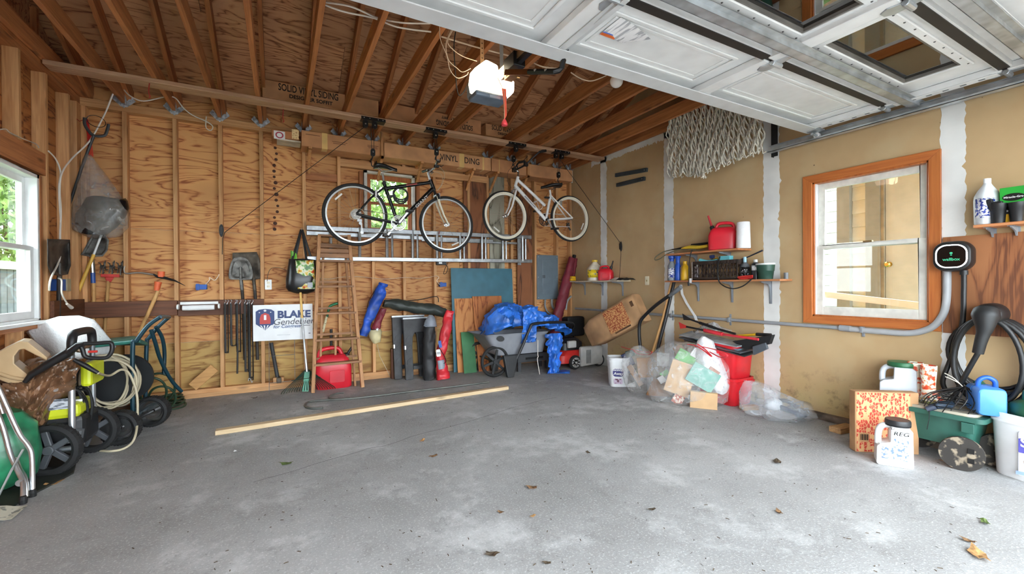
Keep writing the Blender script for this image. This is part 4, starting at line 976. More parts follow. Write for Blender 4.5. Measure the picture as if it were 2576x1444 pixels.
MB().tube([BB2+V(.0, .04, -.08), RH2+V(.03, .045, -.11)], .004, 5).tube([BB2+V(-.08, .045, .05), BB2+V(.0, .05, .095), RH2+V(-.1, .05, .06)], .013, 6, flat=.4).build('chain_guard', WH, wk)
MB().bx(RH2+V(.0, .05, -.08), (.04, .03, .05)).beam(RH2+V(.0, .05, -.09), RH2+V(.04, .05, -.16), .02, .012, (1, 0, 0)).build('derailleur', plain('derailleur_dark', (70, 70, 70), .4, .7), wk)
MB().bx(b2(1376, 497), (.07, .04, .025)).build('rear_light', BPL, wk, bev=.006)
MB().tube(spl([b2(1342, 512, -.02), b2(1352, 505, -.05), b2(1360, 522, -.05), b2(1350, 532, -.02)], 5), .003, 5).tube(spl([b2(1342, 510, .02), b2(1355, 505, .05), b2(1362, 525, .05)], 5), .003, 5).build('bottle_cage', WH, wk)
for c_ in (b2(1292, 484), b2(1407, 512)):
    MB().bx(c_+V(0, -.045, 0), (.022, .02, .07)).bx(c_+V(0, .045, 0), (.022, .02, .07)).tube([c_+V(0, -.04, .035), c_+V(0, .04, .035)], .004, 5).build('rim_brake', SILV, wk)
dd = (HB2-BB2).normalized(); mid = BB2*.45+HB2*.55
MB().beam(mid-dd*.11+V(0, -.0235, 0), mid+dd*.11+V(0, -.0235, 0), .016, .001, (dd.z, 0, -dd.x)).build('decal', plain('decal_grey', (150, 150, 156), .4), fr2)
# ---- hoists
ROPE = plain('black_rope', (40, 38, 36), .8)
def hoist(label, brs, hooks, rope_to, cl_at, cl_dir):
    t_ = thing('bike_hoist', label, 'hoist', (brs[0], 4.95, 3.0), 'pulley hoists for the bicycles')
    for x, nw in zip(brs, (2, 1)):
        mbx = MB().box((x-.13, 4.88, 3.022), (x+.13, 4.98, 3.029)).box((x-.13, 4.878, 3.022), (x+.13, 4.884, 3.055))
        for k in range(nw): xx = x+(-.08+.1*k if nw == 2 else 0); mbx.prism(rr(.055, .075, .02, 3), -.018, .018, frame(V(xx, 4.93, 2.988), (1, 0, 0), (0, 0, 1)))
        bkt = mbx.build('bracket', BLK, t_, bev=.002, seg=1)
        mbx = MB()
        for q in (-.1, -.04, .05, .1): mbx.lathe([(.006, 0), (.004, .003)], (x+q, 4.878, 3.04), (0, -1, 0), 8)
        for k in range(nw): xx = x+(-.08+.1*k if nw == 2 else 0); mbx.lathe([(.009, 0), (.006, .004)], (xx, 4.911, 2.985), (0, -1, 0), 8)
        tag(mbx.build('bolts', SILV, bkt), kind='stuff')
    for x, (pt, pb) in zip(brs, hooks):
        pl_ = MB().prism(rr(.05, .085, .022, 4), -.014, .014, frame(pt, (1, 0, 0), (0, 0, 1))).build('pulley', BLK, t_, bev=.003)
        MB().lathe([(.009, 0), (.006, .004)], pt+V(0, -.015, .005), (0, -1, 0), 8).build('bolt', SILV, pl_)
        MB().tube(spl([pt+V(0, 0, -.04), pt+V(-.018, 0, -.09), pb+V(-.03, -.01, .05), pb+V(-.02, -.01, -.02), pb+V(.02, -.01, -.01), pb+V(.03, 0, .04)], 5), .006, 7).build('hook', BPL, t_, smooth=60)
        MB().tube([V(x-.02, 4.93, 2.975), pt+V(-.012, 0, .04)], .003, 5).tube([V(x+.01, 4.93, 2.975), pt+V(.012, 0, .04)], .003, 5).build('rope', ROPE, t_)
    MB().tube([V(brs[0]-.06, 4.92, 2.98)]+rope_to, .0035, 5).build('rope', ROPE, t_)
    cm = frame(cl_at, *cl_dir)
    cl_ = MB().prism([(.022*math.cos(a), (.07 if math.sin(a) > 0 else .07)*math.sin(a)) for a in [2*math.pi*i/20 for i in range(20)]], -.004, .004, cm).prism(rr(.028, .09, .012, 3), .004, .022, cm).build('cleat', BPL, t_, bev=.003)
    return t_
ca = bw(557, 580, .03)
hoist('black pulley hoist holding the black bicycle with its rope tied off at the left', (at(937, 312, Y=4.95).x, at(1094, 338, Y=4.95).x), [(b2(938, 384), b2(940, 414)), (b2(1098, 383), b2(1102, 405))], [bw(566, 584, .06), bw(560, 600, .05), bw(559, 640, .03)], ca, ((1, 0, 0), (0, 0, 1)))
ca2 = rw(1562, 620, .03)
hoist('black pulley hoist holding the white bicycle with its rope tied off on the drywall', (at(1408, 388, Y=4.95).x, at(1296, 370, Y=4.95).x), [(b2(1405, 440), b2(1409, 466)), (b2(1292, 400), b2(1297, 425))], [rw(1561, 612, .06), rw(1562, 640, .04), rw(1558, 702, .05)], ca2, ((0, -1, 0), (0, 0, 1)))
# ================================================================ along the back wall
STEELD = plain('tool_steel', (98, 96, 92), .5, .6, var=.3, vs=14, bump=.1); RUST = plain('dull_steel', (84, 76, 66), .6, .4, var=.3, vs=10); HAND = lumber('handle_wood', (206, 160, 100), (178, 128, 72), 'Z', .5)
DRKH = plain('dark_handle', (52, 46, 42), .6, var=.2)
def lw(x, y, d=0.0): return at(x, y, X=XL+d)       # a point d in front of the left wall's studs
# ---- tool rack boards
tr = thing('tool_rack', 'long dark stained board nailed across the studs holding garden tools', 'tool rack', (bw(400, 790).x, 5.66, bw(400, 797).z))
q_ = lw(132, 757, .02), lw(200, 798, .02); MB().box((XL+.003, q_[0].y, q_[1].z+.01), (XL+.03, YB-.04, q_[0].z)).build('board', DARKW['Y'], tr, bev=.003, seg=1)
for x0, x1, y0, y1 in ((206, 446, 758, 797), (447, 664, 754, 792)):
    a, b = bw(x0, y0, .03), bw(x1, y1, .03); zt = bw((x0+x1)/2, (y0), .03).z; zb = bw((x0+x1)/2, y1, .03).z
    MB().box((a.x, YB-.032, zb), (b.x, YB-.003, zt)).build('board', DARKW['X'], tr, bev=.003, seg=1)
def handle(pts, r, d=-.03, n=10): return MB().tube([bw(x, y, d) for x, y in pts], r, n)
def shovel(name, label, blade, sock, hnd, d, bm, hm, r=.016, bw=bw, smooth_edge=False):
    if smooth_edge: blade = [(q.x, q.y) for q in spl([V(x, y, 0) for x, y in blade], 3, True)]
    p = bw(hnd[-1][0], hnd[-1][1], -.03); t_ = thing(name, label, 'shovel', (p.x, p.y, p.z))
    n = len(blade); cx = sum(q[0] for q in blade)/n; cy = sum(q[1] for q in blade)/n
    ring_ = [bw(x, y, d) for x, y in blade]; ring2 = [bw(cx+(x-cx)*.72, cy+(y-cy)*.72, d-.028) for x, y in blade]
    mbx = MB(); mbx.add(ring_+ring2+[bw(cx, cy, d-.034)], [(k, (k+1) % n, n+(k+1) % n, n+k) for k in range(n)]+[(n+k, n+(k+1) % n, 2*n) for k in range(n)])
    bl = mbx.build('blade', bm, t_, smooth=35, thick=.003)
    MB().tube([bw(x, y, d-.015) for x, y in sock], [.013, .017, .018], 10).build('socket', bm, t_, smooth=50)
    MB().tube([bw(x, y, dd) for (x, y), dd in zip(hnd, (d-.015, .02 if bw is lw else -.045, .02 if bw is lw else -.045))], r, 10).build('handle', hm, t_, smooth=50)
    return t_
shovel('square_shovel', 'black square shovel hung blade up beside the left window', [(119, 601), (176, 603), (178, 668), (171, 690), (150, 694), (128, 690), (120, 668)], [(150, 662), (150, 690), (149, 705)], [(149, 704), (148, 760), (146, 860)], .05, plain('black_blade', (70, 66, 62), .5, .4, var=.4, vs=9), DRKH, bw=lw)
t_ = shovel('digging_spade', 'dark square ended spade tilted on the studs under the plastic bag', [(203, 641), (232, 590), (262, 587), (274, 605), (270, 630), (258, 645), (226, 646)], [(228, 640), (232, 656), (234, 690)], [(234, 690), (236, 740), (236, 890)], .03, STEELD, HAND)
MB().tube([bw(233.5, 686, .016), bw(234.5, 712, .01)], .0185, 12).build('grip_label', plain('label_blue', (44, 84, 160), .4), t_); MB().tube([bw(231.5, 655, .016), bw(233.5, 686, .016)], .0172, 12).build('ferrule', CHRM, t_)
shovel('square_shovel', 'brown square shovel behind the round shovel on the tool rack', [(585, 636), (646, 634), (652, 650), (658, 690), (656, 700), (632, 705), (612, 700), (583, 690)], [(632, 680), (638, 700), (641, 730)], [(641, 728), (644, 770), (648, 905)], -.012, RUST, DRKH)
shovel('round_shovel', 'round point shovel hung blade up in front of the square shovel', [(576, 700), (579, 668), (588, 650), (605, 646), (622, 652), (633, 672), (635, 700), (618, 704), (596, 703)], [(605, 672), (606, 700), (609, 730)], [(609, 728), (612, 770), (616, 905)], .03, STEELD, DRKH, smooth_edge=True)
# yellow pole with a white end
p = bw(182, 766, .06); t_ = thing('broom_pole', 'yellow pole with a white end leaning in front of the left tools', 'pole', p)
MB().tube([bw(184, 764, .05), bw(236, 640, .05)], [.016, .014], 10).build('yellow_sleeve', plain('pole_yellow', (224, 176, 70), .45, var=.08), t_, smooth=50); MB().tube([bw(235, 643, .05), bw(256, 588, .05)], .010, 10).build('white_rod', VIN, t_, smooth=50)
# hand cultivator with three star wheels
p = bw(262, 850, -.03); t_ = thing('star_wheel_cultivator', 'rotary cultivator with red bar, three spiked wheels and wooden handle', 'cultivator', p)
MB().tube([bw(273, 706, .02), bw(268, 765, -.045), bw(262, 850, -.045)], .015, 10).build('handle', HAND, t_, smooth=50)
RED = plain('tool_red', (200, 52, 46), .45, var=.08)
a, b = bw(254, 693, .03), bw(301, 694, .03); c = bw(275, 707, .03)
MB().beam(a, b, .03, .03, (0, 1, 0)).add([bw(263, 697, .03), bw(288, 697, .03), bw(279, 710, .03), bw(269, 710, .03), bw(263, 697, .0), bw(288, 697, .0), bw(279, 710, .0), bw(269, 710, .0)], [(0, 1, 2, 3), (4, 7, 6, 5), (0, 1, 5, 4), (1, 2, 6, 5), (2, 3, 7, 6), (3, 0, 4, 7)]).build('head_bar', RED, t_, bev=.004)
for px in (259, 282, 303):
    c = bw(px, 672, .03); mbx = MB().lathe([(.012, -.02), (.012, .02)], c, (1, 0, 0), 10)
    for i in range(9):
        a = 2*math.pi*i/9; e = V((i % 3-1)*.02, math.cos(a)*.06, math.sin(a)*.06); mbx.tube([c+V((i % 3-1)*.012, 0, 0), c+e*.7, c+e+V(0, -math.sin(a)*.02, math.cos(a)*.02)], .005, 5)
    mbx.tube([c, bw(px, 692, .03)], .006, 6); mbx.build('star_wheel', STEELD, t_)
# pick
p = bw(352, 835, .02); t_ = thing('pickaxe', 'orange collared pick with dark points hooked over the tool rack', 'pickaxe', p)
MB().tube([bw(399, 728, .05), bw(387, 757, .05), bw(350, 838, .02)], [.016, .018, .016], 10, flat=.8).build('handle', HAND, t_, smooth=50)
ORG = plain('tool_orange', (232, 106, 60), .5, var=.08)
MB().tube([bw(406, 683, .05), bw(405, 697, .05)], .030, 12).tube([bw(398, 709, .05), bw(394, 731, .05)], [.032, .024], 12).build('orange_collar', ORG, t_, smooth=40)
MB().tube([bw(386, 690, .05), bw(396, 696, .05), bw(415, 699, .05), bw(440, 706, .05), bw(466, 719, .05)], [.012, .024, .024, .014, .003], 8, flat=.6).build('pick_head', plain('pick_black', (44, 44, 46), .5, .4), t_, smooth=50)
MB().tube(spl([bw(314, 669, .05), bw(312, 680, .05), bw(318, 688, .05), bw(350, 686, .05), bw(388, 691, .05)], 5), [.005, .006, .008, .009, .011], 8).build('chisel_end', plain('worn_steel', (150, 140, 130), .4, .8), t_, smooth=50)
# white grounded cord and plug box on the left wall corner
bx_ = thing('outlet_box', 'blue electrical box with tan cover beside the left window', 'outlet box', lw(157, 735, 0))
a, b = lw(143, 702, .0), lw(168, 731, .0); MB().box((XL-.06, a.y, b.z), (XL+.004, b.y, a.z)).build('box', plain('box_blue', (36, 84, 160), .5), bx_, bev=.003)
MB().box((XL+.004, b.y-.03, b.z-.005), (XL+.014, b.y+.05, a.z+.005)).build('cover_plate', plain('plate_tan', (178, 166, 130), .5), bx_)
cable('white_power_cord', 'white cord dropping from the ceiling down the corner to a plug', [at(284, 236, Y=5.45), at(262, 290, Y=5.5), at(225, 355, Y=5.5), lw(180, 400, .04), lw(155, 437, .03), lw(150, 480, .02), lw(153, 530, .02), lw(151, 590, .02), lw(150, 650, .015), lw(128, 700, .08), lw(124, 730, .05)], .007, CW)
cable('white_house_cable', 'white cable twisted along the left corner stud above the square shovel', [lw(122, 380, .02), lw(140, 400, .02), lw(152, 432, .02), lw(148, 470, .02), lw(150, 520, .02), lw(152, 560, .02), lw(150, 604, .02)], .006, CW)
cable('white_plug_lead', 'white lead curling from the blue outlet box to a plug', [lw(147, 700, .06), lw(155, 706, .1), lw(155, 735, .1), lw(162, 752, .1), lw(172, 768, .1)], .006, CW)
tag(MB().tube([lw(168, 764, .1), lw(180, 774, .1)], [.009, .016], 8).build('cord_plug', CW, smooth=40), 'white three prong plug hanging at the left end of the tool rack', 'plug')
cable('ceiling_loop_cable', 'white cable draped under the joists from the left to a loop', [at(312, 226, Y=5.5), at(330, 243, Y=5.5), at(362, 254, Y=5.5), at(414, 244, Y=5.5), at(440, 246, Y=5.5), at(462, 272, Y=5.6), at(485, 290, Y=5.62), at(520, 306, Y=5.65), at(535, 318, Y=5.65), at(530, 328, Y=5.65), at(518, 320, Y=5.65), at(519, 293, Y=5.65)], .006, CW)
cable('side_wall_cable', 'thin grey cable stapled across the studs above the left window', [at(0, 326, X=XL+.01), at(15, 325, X=XL+.01), at(26, 334, X=XL+.01), at(60, 350, X=XL+.01), at(90, 362, X=XL+.01), at(98, 372, X=XL+.01)], .004, plain('cable_grey', (196, 186, 168), .5))
# ---- clear bag with a black bundle, hung from a black handle
FILM = clear('bag_film', (186, 180, 172), .27, .14, .6, 10)
p = bw(235, 600, .15); t_ = thing('hanging_plastic_bag', 'clear plastic bag holding a black bundle hung in the left corner', 'plastic bag', (p.x, p.y, p.z))
rings = []
for py, xa, xb, d in ((392, 216, 234, .14), (405, 211, 243, .16), (440, 202, 268, .19), (480, 192, 298, .22), (505, 186, 318, .24), (530, 181, 328, .25), (548, 176, 326, .25), (568, 174, 322, .24), (582, 182, 312, .2), (594, 202, 302, .14), (599, 218, 260, .06)):
    A, B = bw(xa, py, .15), bw(xb, py, .15); c = (A+B)/2; w = B.x-A.x
    rings.append(ring((c.x, c.y, c.z), w, max(.04, min(.26, d)), 2.2, 28))
MB().loft(rings).crumple(.02, 9, 2).build('bag', FILM, t_, smooth=60)
rings = []
for py, xa, xb in ((499, 232, 312), (485+18, 218, 322), (520, 205, 325), (545, 184, 318), (570, 184, 300), (588, 200, 270)):
    A, B = bw(xa, py, .15), bw(xb, py, .15); c = (A+B)/2; rings.append(ring((c.x, c.y, c.z), (B.x-A.x)*.96, .17, 2.4, 24))
MB().loft(rings).crumple(.03, 8, 5).build('black_bundle', plain('black_bag', (20, 21, 24), .2, var=.3, vs=9, bump=.7, bs=14), t_, smooth=50)
h0 = bw(236, 338, .2)
MB().tube(spl([bw(213, 296, .2), bw(213, 312, .2), bw(222, 328, .2), bw(236, 341, .2), bw(262, 341, .2), bw(270, 326, .2), bw(273, 312, .2)], 5), .013, 8, flat=.6).tube([bw(236, 341, .2), bw(206, 420, .16), bw(160, 560, .06)], .012, 8).build('hanger_hook', plain('hook_charcoal', (56, 58, 60), .5), t_, smooth=50)
mbx = MB()
for k in range(5): mbx.tube([bw(213+k*2, 300, .19), bw(220+k*2, 340, .17), bw(222+k*3, 394, .15)], .003, 5)
mbx.tube([bw(184, 292, .05), bw(200, 305, .1), bw(214, 300, .19)], .003, 5)
mbx.build('drawstring', plain('drawstring_red', (196, 40, 38), .6), t_)
MB().tube([V(*bw(228+24*math.cos(a)+14, 305+14*math.sin(a)-(-.25)*24*math.cos(a)*1.0, .2)) for a in [2*math.pi*i/20 for i in range(20)]], .003, 5, True).build('wire_hoop', BLK, t_)
# ---- blue junction boxes
for px, py, lab in ((507, 722, 'blue junction box between studs left of the shovels'), (1113, 716, 'blue junction box on the wall left of the teal board')):
    c = bw(px, py, -.05); j = thing('junction_box', lab, 'junction box', (c.x, c.y, c.z-.03))
    MB().bx(c, (.1, .06, .055)).build('box', plain('box_blue', (36, 84, 160), .5), j, bev=.004); MB().bx(c+V(-.03, -.032, 0), (.03, .01, .07)).build('bracket', plain('box_blue', (36, 84, 160), .5), j)
    if px < 600: MB().tube(spl([c+V(.04, -.02, .03), bw(527, 705, 0), bw(527, 698, 0), bw(540, 705, 0), bw(549, 695, 0), bw(551, 690, 0)], 5), .005, 6).build('cable', CC, j)
    else: MB().tube(spl([c+V(-.04, -.02, .0), bw(1102, 712, 0), bw(1099, 705, 0), bw(1104, 698, 0), bw(1098, 694, 0)], 5), .005, 6).build('cable', CC, j)
c = bw(1110, 662, .03); j = thing('power_adapter', 'black power adapter with coiled lead under the aluminium ladder', 'power adapter', (c.x, c.y, c.z-.1))
MB().bx(c, (.14, .05, .05)).build('body', BPL, j, bev=.006); MB().bx(c+V(-.02, -.027, .005), (.045, .004, .03)).build('label', VIN, j)
MB().tube(spl([c+V(.05, 0, -.02), c+V(.09, -.01, -.05), c+V(.07, -.01, -.13), c+V(.03, -.01, -.15), c+V(.05, 0, -.08), c+V(.08, 0, -.03), c+V(.1, 0, .02)], 5), .004, 5).build('lead', BPL, j)
cable('wall_cable', 'pale cable strung through the studs behind the wooden stepladder', [bw(x, y, .006) for x, y in ((803, 700), (830, 702), (860, 697), (900, 696), (935, 699), (960, 702), (990, 701), (1020, 698), (1060, 700), (1098, 694))], .004, CC)
cable('wall_cable', 'thin dark cable looping from the outlet behind the tote bag', [bw(672, 708, .01), bw(674, 690, .02), bw(682, 676, .02), bw(700, 673, .0), bw(725, 682, .0)], .003, plain('cable_dark', (90, 76, 62), .6))
# outlet
c = bw(675, 716, .005); j = thing('wall_outlet', 'white duplex outlet on the stud beside the two shovels', 'outlet', (c.x, c.y, c.z-.06))
MB().prism(rr(.07, .115, .006, 2), 0, .008, frame(V(c.x, YB-.002, c.z), (1, 0, 0), (0, 0, 1))).build('cover_plate', VIN, j, bev=.002)
for s in (-1, 1):
    r_ = MB().prism(rr(.034, .034, .012, 3), .008, .010, frame(V(c.x, YB-.002, c.z+s*.021), (1, 0, 0), (0, 0, 1))).build('receptacle', plain('receptacle_ivory', (226, 218, 196), .5), j)
    MB().box((c.x-.009, YB-.0135, c.z+s*.021-.005), (c.x-.006, YB-.0118, c.z+s*.021+.006)).build('slot', BLK, r_); MB().box((c.x+.006, YB-.0135, c.z+s*.021-.005), (c.x+.009, YB-.0118, c.z+s*.021+.006)).build('slot', BLK, r_)
# paper towel holder
a, b = bw(452, 772, .06), bw(549, 770, .06); j = thing('paper_towel_holder', 'white paper towel holder screwed to the dark tool rack board', 'towel holder', ((a.x+b.x)/2, a.y, a.z-.05))
MB().box((a.x, YB-.045, a.z+.02), (b.x, YB-.034, a.z+.05)).build('bar', VIN, j, bev=.006)
for x in (a.x-.01, b.x+.01): MB().prism(rr(.09, .055, .026, 5), -.008, .008, frame(V(x, YB-.08, a.z), (0, -1, 0), (0, 0, 1))).build('end_cap', VIN, j, bev=.004)
MB().tube([V(a.x+.03, YB-.095, a.z-.012), V(b.x-.03, YB-.095, a.z-.012)], .028, 20).build('towel_roll', plain('paper_white', (238, 238, 238), .9, var=.02, bump=.3, bs=90), j, smooth=40)
# rubber straps
STR = plain('strap_rubber', (40, 37, 35), .6, var=.15)
def strap(lab, x0, x1, y0, y1, w=.011, tail=None):
    p = bw((x0+x1)/2, y1, .06); j = thing('rubber_strap', lab, 'rubber strap', (p.x, p.y, p.z), 'rubber straps hung from the tool rack')
    A, B = bw(x0, y0+6, .05), bw(x1, y0+6, .05); C_ = bw((x0+x1)/2, y1, .055); r_ = abs(B.x-A.x)/2
    path = [A, V(A.x, A.y, C_.z+r_+.02), V(A.x+r_*.4, A.y, C_.z+r_*.4), C_, V(B.x-r_*.4, B.y, C_.z+r_*.4), V(B.x, B.y, C_.z+r_+.02), B]
    MB().tube(spl(path, 4), w, 6, flat=.5).build('strap', STR, j, smooth=50)
    for q in (A, B): MB().tube(spl([q+V(-.008, 0, -.01), q+V(0, 0, .012), q+V(.008, -.005, .025), q+V(0, .0, .04), q+V(-.008, .015, .03)], 4), .0025, 6).build('hook', SILV, j)
    if tail: MB().tube([bw(tail[0], y1-20, .06), bw(tail[1], tail[2], .06)], .009, 6, flat=.5).build('tail', STR, j)
strap('first black rubber strap from the left on the tool rack', 566, 573, 757, 886); strap('second rubber strap from the left, a short wide loop', 581, 593, 757, 870)
strap('third rubber strap from the left, with a long single tail', 596, 604, 757, 884, tail=(598, 597, 940)); strap('fourth rubber strap from the left, long and narrow', 616, 623, 757, 930)
strap('last rubber strap by the campaign sign, reaching nearly to the floor', 627, 635, 757, 950, .012)
p = bw(630, 958, .06); tag(MB().tube(spl([p+V(-.02, 0, -.0), p+V(-.014, 0, .03), p+V(.0, 0, .02), p+V(.006, 0, .0), p+V(.014, 0, -.02), p+V(.022, 0, .0)], 5), .004, 6).build('s_hook', SILV, smooth=60), 'steel S hook at the end of the longest rubber strap', 'hook')
# ---- campaign yard sign
c0 = bw(711, 812, .16); j = thing('yard_sign', 'white campaign yard sign with navy lettering leaning at the rubber straps', 'yard sign', (c0.x, c0.y, 0))
SGN = plain('sign_white', (236, 237, 238), .5, var=.02); NAVY = plain('sign_navy', (36, 58, 112), .5, var=0); SRED = plain('sign_red', (196, 62, 56), .5, var=0); STAN = plain('sign_tan', (196, 164, 122), .5, var=0)
slab([bw(636, 768, .16), bw(786, 764, .16), bw(787, 852, .16), bw(637, 859, .16)], .004).build('panel', SGN, j)
def sg(px, py): return bw(px, py, .166)
text('lettering', 'BLAKE', NAVY, j, sg(740, 791), (1, 0, 0), (0, 0, 1), .112, sx=1.06, fat=.0045); text('lettering', 'Gendebien', plain('sign_grey', (70, 74, 84), .5, var=0), j, sg(740, 809), (1, 0, -.0), (0, 0, 1), .098, shear=.22, sx=1.0)
text('lettering', 'for Congress', plain('sign_steel', (90, 110, 150), .5, var=0), j, sg(722, 821), (1, 0, 0), (0, 0, 1), .052, shear=.25, fat=.001); a, b = sg(752, 818.5), sg(780, 818); MB().beam(a, b, .006, .001, (0, 0, 1)).build('rule', plain('sign_grey', (70, 74, 84), .5), j)
MB().beam(sg(697, 843), sg(730, 842), .005, .001, (0, 0, 1)).build('small_print', plain('sign_faint', (180, 182, 186), .5), j); MB().beam(sg(776, 838), sg(781, 838), .008, .001, (0, 0, 1)).build('small_print', plain('sign_grey', (70, 74, 84), .5), j)
sh = MB().prism([(-.105, .11), (-.07, .135), (0, .145), (.07, .135), (.105, .11), (.105, -.05), (0, -.135), (-.105, -.05)], 0, .001, frame(sg(667, 805), (1, 0, 0), (0, 0, 1)) @ Matrix.Scale(.86, 4)).build('emblem', NAVY, j)
e0 = sg(667, 805)+V(0, -.0012, 0)
MB().prism([(-.052, -.045), (.052, -.045), (.052, .02), (.038, .062), (0, .08), (-.038, .062), (-.052, .02)], 0, .001, frame(e0, (1, 0, 0), (0, 0, 1))).build('barn', SRED, sh)
mbx = MB()
for i in range(6):
    x = -.088+i*.036; mbx.prism([(x, -.06), (x+.016, -.06), (x*.25+.004, -.115+abs(x)*.2), (x*.25, -.115+abs(x)*.2)], 0, .001, frame(e0, (1, 0, 0), (0, 0, 1)))
mbx.build('field_rows', SGN, sh)
for dx, dz, s in ((0, .105, .02), (-.055, .085, .009), (.055, .085, .009)):
    MB().prism([((s if i % 2 == 0 else s*.42)*math.sin(math.pi*i/5), (s if i % 2 == 0 else s*.42)*math.cos(math.pi*i/5)) for i in range(10)], 0, .001, frame(e0+V(dx, 0, dz), (1, 0, 0), (0, 0, 1))).build('star', SGN, sh)
MB().prism([(-.012, .0), (.012, 0), (.012, .055), (-.012, .055)], 0, .001, frame(e0+V(0, -.0012, 0), (1, 0, 0), (0, 0, 1))).build('silo', SGN, sh)
a, b = bw(677, 857, .162), bw(741, 855, .162); STW = plain('stake_wire', (176, 178, 180), .35, .8)
MB().tube([a, V(a.x-.004, a.y-.03, 0.005)], .003, 5).tube([b, V(b.x, b.y-.03, .1)], .003, 5).tube([V(a.x, a.y-.01, .42), V(b.x, b.y-.01, .42)], .003, 5).tube([V(a.x, a.y-.02, .12), V(b.x, b.y-.02, .12)], .003, 5).build('stake', STW, j)
# sledge hammer standing head down
p = fl(697, 968); p = V(bw(697, 960, .02).x, 5.66, .092); j = thing('sledge_hammer', 'dark handled sledge hammer standing behind the campaign sign', 'hammer', p)
MB().tube([V(p.x+.01, 5.64, .12), V(bw(682, 862, .02).x, 5.685, bw(682, 862).z)], .02, 10).build('handle', plain('rubber_grip', (48, 50, 52), .6), j, smooth=50); MB().bx(V(p.x+.02, 5.63, .125), (.05, .1, .06)).build('head', RUST, j, bev=.008)
a = bw(687, 958, .05); b = bw(714, 950, .05); tag(MB().box((a.x, 5.60, .09), (b.x, 5.69, .155)).build('wood_block', STUD['X'], bev=.003), 'small orange wood block on the sill under the campaign sign', 'wood block')
a, b = bw(484, 978, .05), bw(540, 925, .02); tag(MB().beam(a+V(0, 0, .02), b, .04, .1, (0, 1, 0)).build('timber_offcut', lumber('offcut_wood', (206, 154, 92), (176, 122, 64), 'X'), bev=.003), 'short wide timber offcut leaning diagonally between two studs', 'timber')
# ---- tote bag
c = bw(757, 695, .1); j = thing('tote_bag', 'black tote bag with bright fruit print hanging by its straps', 'tote bag', (c.x, c.y, bw(757, 738, .1).z))
rings = []
for py, xa, xb, d in ((652, 727, 793, .10), (670, 724, 794, .15), (700, 720, 795, .18), (722, 718, 796, .17), (733, 726, 790, .13), (739, 745, 775, .05)):
    A, B = bw(xa, py, .1), bw(xb, py, .1); cc = (A+B)/2; rings.append(ring((cc.x, YB-.1, cc.z), B.x-A.x, d, 3, 24))
MB().loft(rings, capa=False).crumple(.012, 9, 3).build('bag', plain('tote_black', (30, 30, 31), .3, var=.2, bump=.2, bs=10), j, smooth=50)
t = NT('fruit_print'); co = t.coords(); vo = t.n('ShaderNodeTexVoronoi'); vo.inputs['Scale'].default_value = 24; t.l(co, vo.inputs['Vector'])
t.col(t.ramp(t.n('ShaderNodeSeparateColor').outputs[0] if 0 else t.noise(co, 16, 2), [(.34, (190, 40, 36)), (.42, (226, 200, 70)), (.5, (236, 236, 220)), (.57, (120, 170, 70)), (.66, (60, 110, 50))])); t.b.inputs['Roughness'].default_value = .35
MB().grid(lambda u, v: bw(743+46*u+6*v, 655+72*v, .195-.03*abs(u-.45)+.012*math.sin(v*7)), 8, 8).build('fruit_panel', t.m, j, smooth=60, thick=.002)
c = bw(780, 717, .2); MB().bx(c, (.055, .003, .06)).build('print_label', plain('label_grey', (176, 180, 186), .5), j)
top = bw(759, 580, .03)
for xa, xb, d in ((733, 772, .13), (741, 786, .07)):
    MB().tube([bw(xa, 660, d), top+V(-.006, 0, .01), top+V(.006, 0, .01), bw(xb, 660, d)], .012, 6, flat=.25).build('strap', BPL, j)
MB().tube([bw(759, 574, .0), bw(759, 579, .045), bw(759, 576, .06)], .004, 6).build('nail_hook', SILV, j)
MB().grid(lambda u, v: bw(732+18*u*(1-.3*v), 655-26*v+8*u, .1+.02*math.sin(u*5)), 5, 5).crumple(.015, 12, 1).build('green_wrapper', plain('wrapper_green', (110, 180, 60), .35, var=.2), j, thick=.002)
# ---- leaf rake
P0, NN = V(0, 5.37, 0), V(0, 1, -.17)
rk = lambda x, y: onp(x, y, P0, NN)
j = thing('leaf_rake', 'green leaf rake standing tines down left of the wooden stepladder', 'rake', rk(768, 985))
MB().tube([rk(756, 736), rk(760, 800)], .0135, 10).build('handle', plain('rake_yellow', (220, 178, 100), .45), j, smooth=50); MB().tube([rk(760, 800), rk(769, 905)], .011, 10).build('shaft', plain('shaft_grey', (196, 198, 200), .4, .3), j, smooth=50)
MB().tube([rk(769, 905), rk(772, 935)], .015, 10).build('socket', SILV, j)
GRN = plain('rake_green', (60, 140, 110), .45, var=.12); DG = plain('tine_green', (46, 62, 50), .5, .4, var=.1)
MB().add([rk(766, 935), rk(779, 935), rk(776, 985), rk(760, 985)], [(0, 1, 2, 3)]).build('head_plate', GRN, j, thick=.006)
mbx = MB()
for i in range(22):
    f = i/21; tx = 707+(844-707)*f; e = rk(tx, 991-14*f-3*math.sin(f*3.14)); s0 = rk(768+8*f, 930); m_ = s0*.5+e*.5; mbx.tube([s0, m_, e*.95+s0*.05+V(0, -.01, .01), V(e.x, e.y-.015, max(.003, e.z))], .0038, 4)
tag(mbx.build('tines', DG, j), kind='stuff')
MB().tube([rk(733, 957), rk(770, 952), rk(806, 948)], .007, 6, flat=.5).build('cross_brace', DG, j)
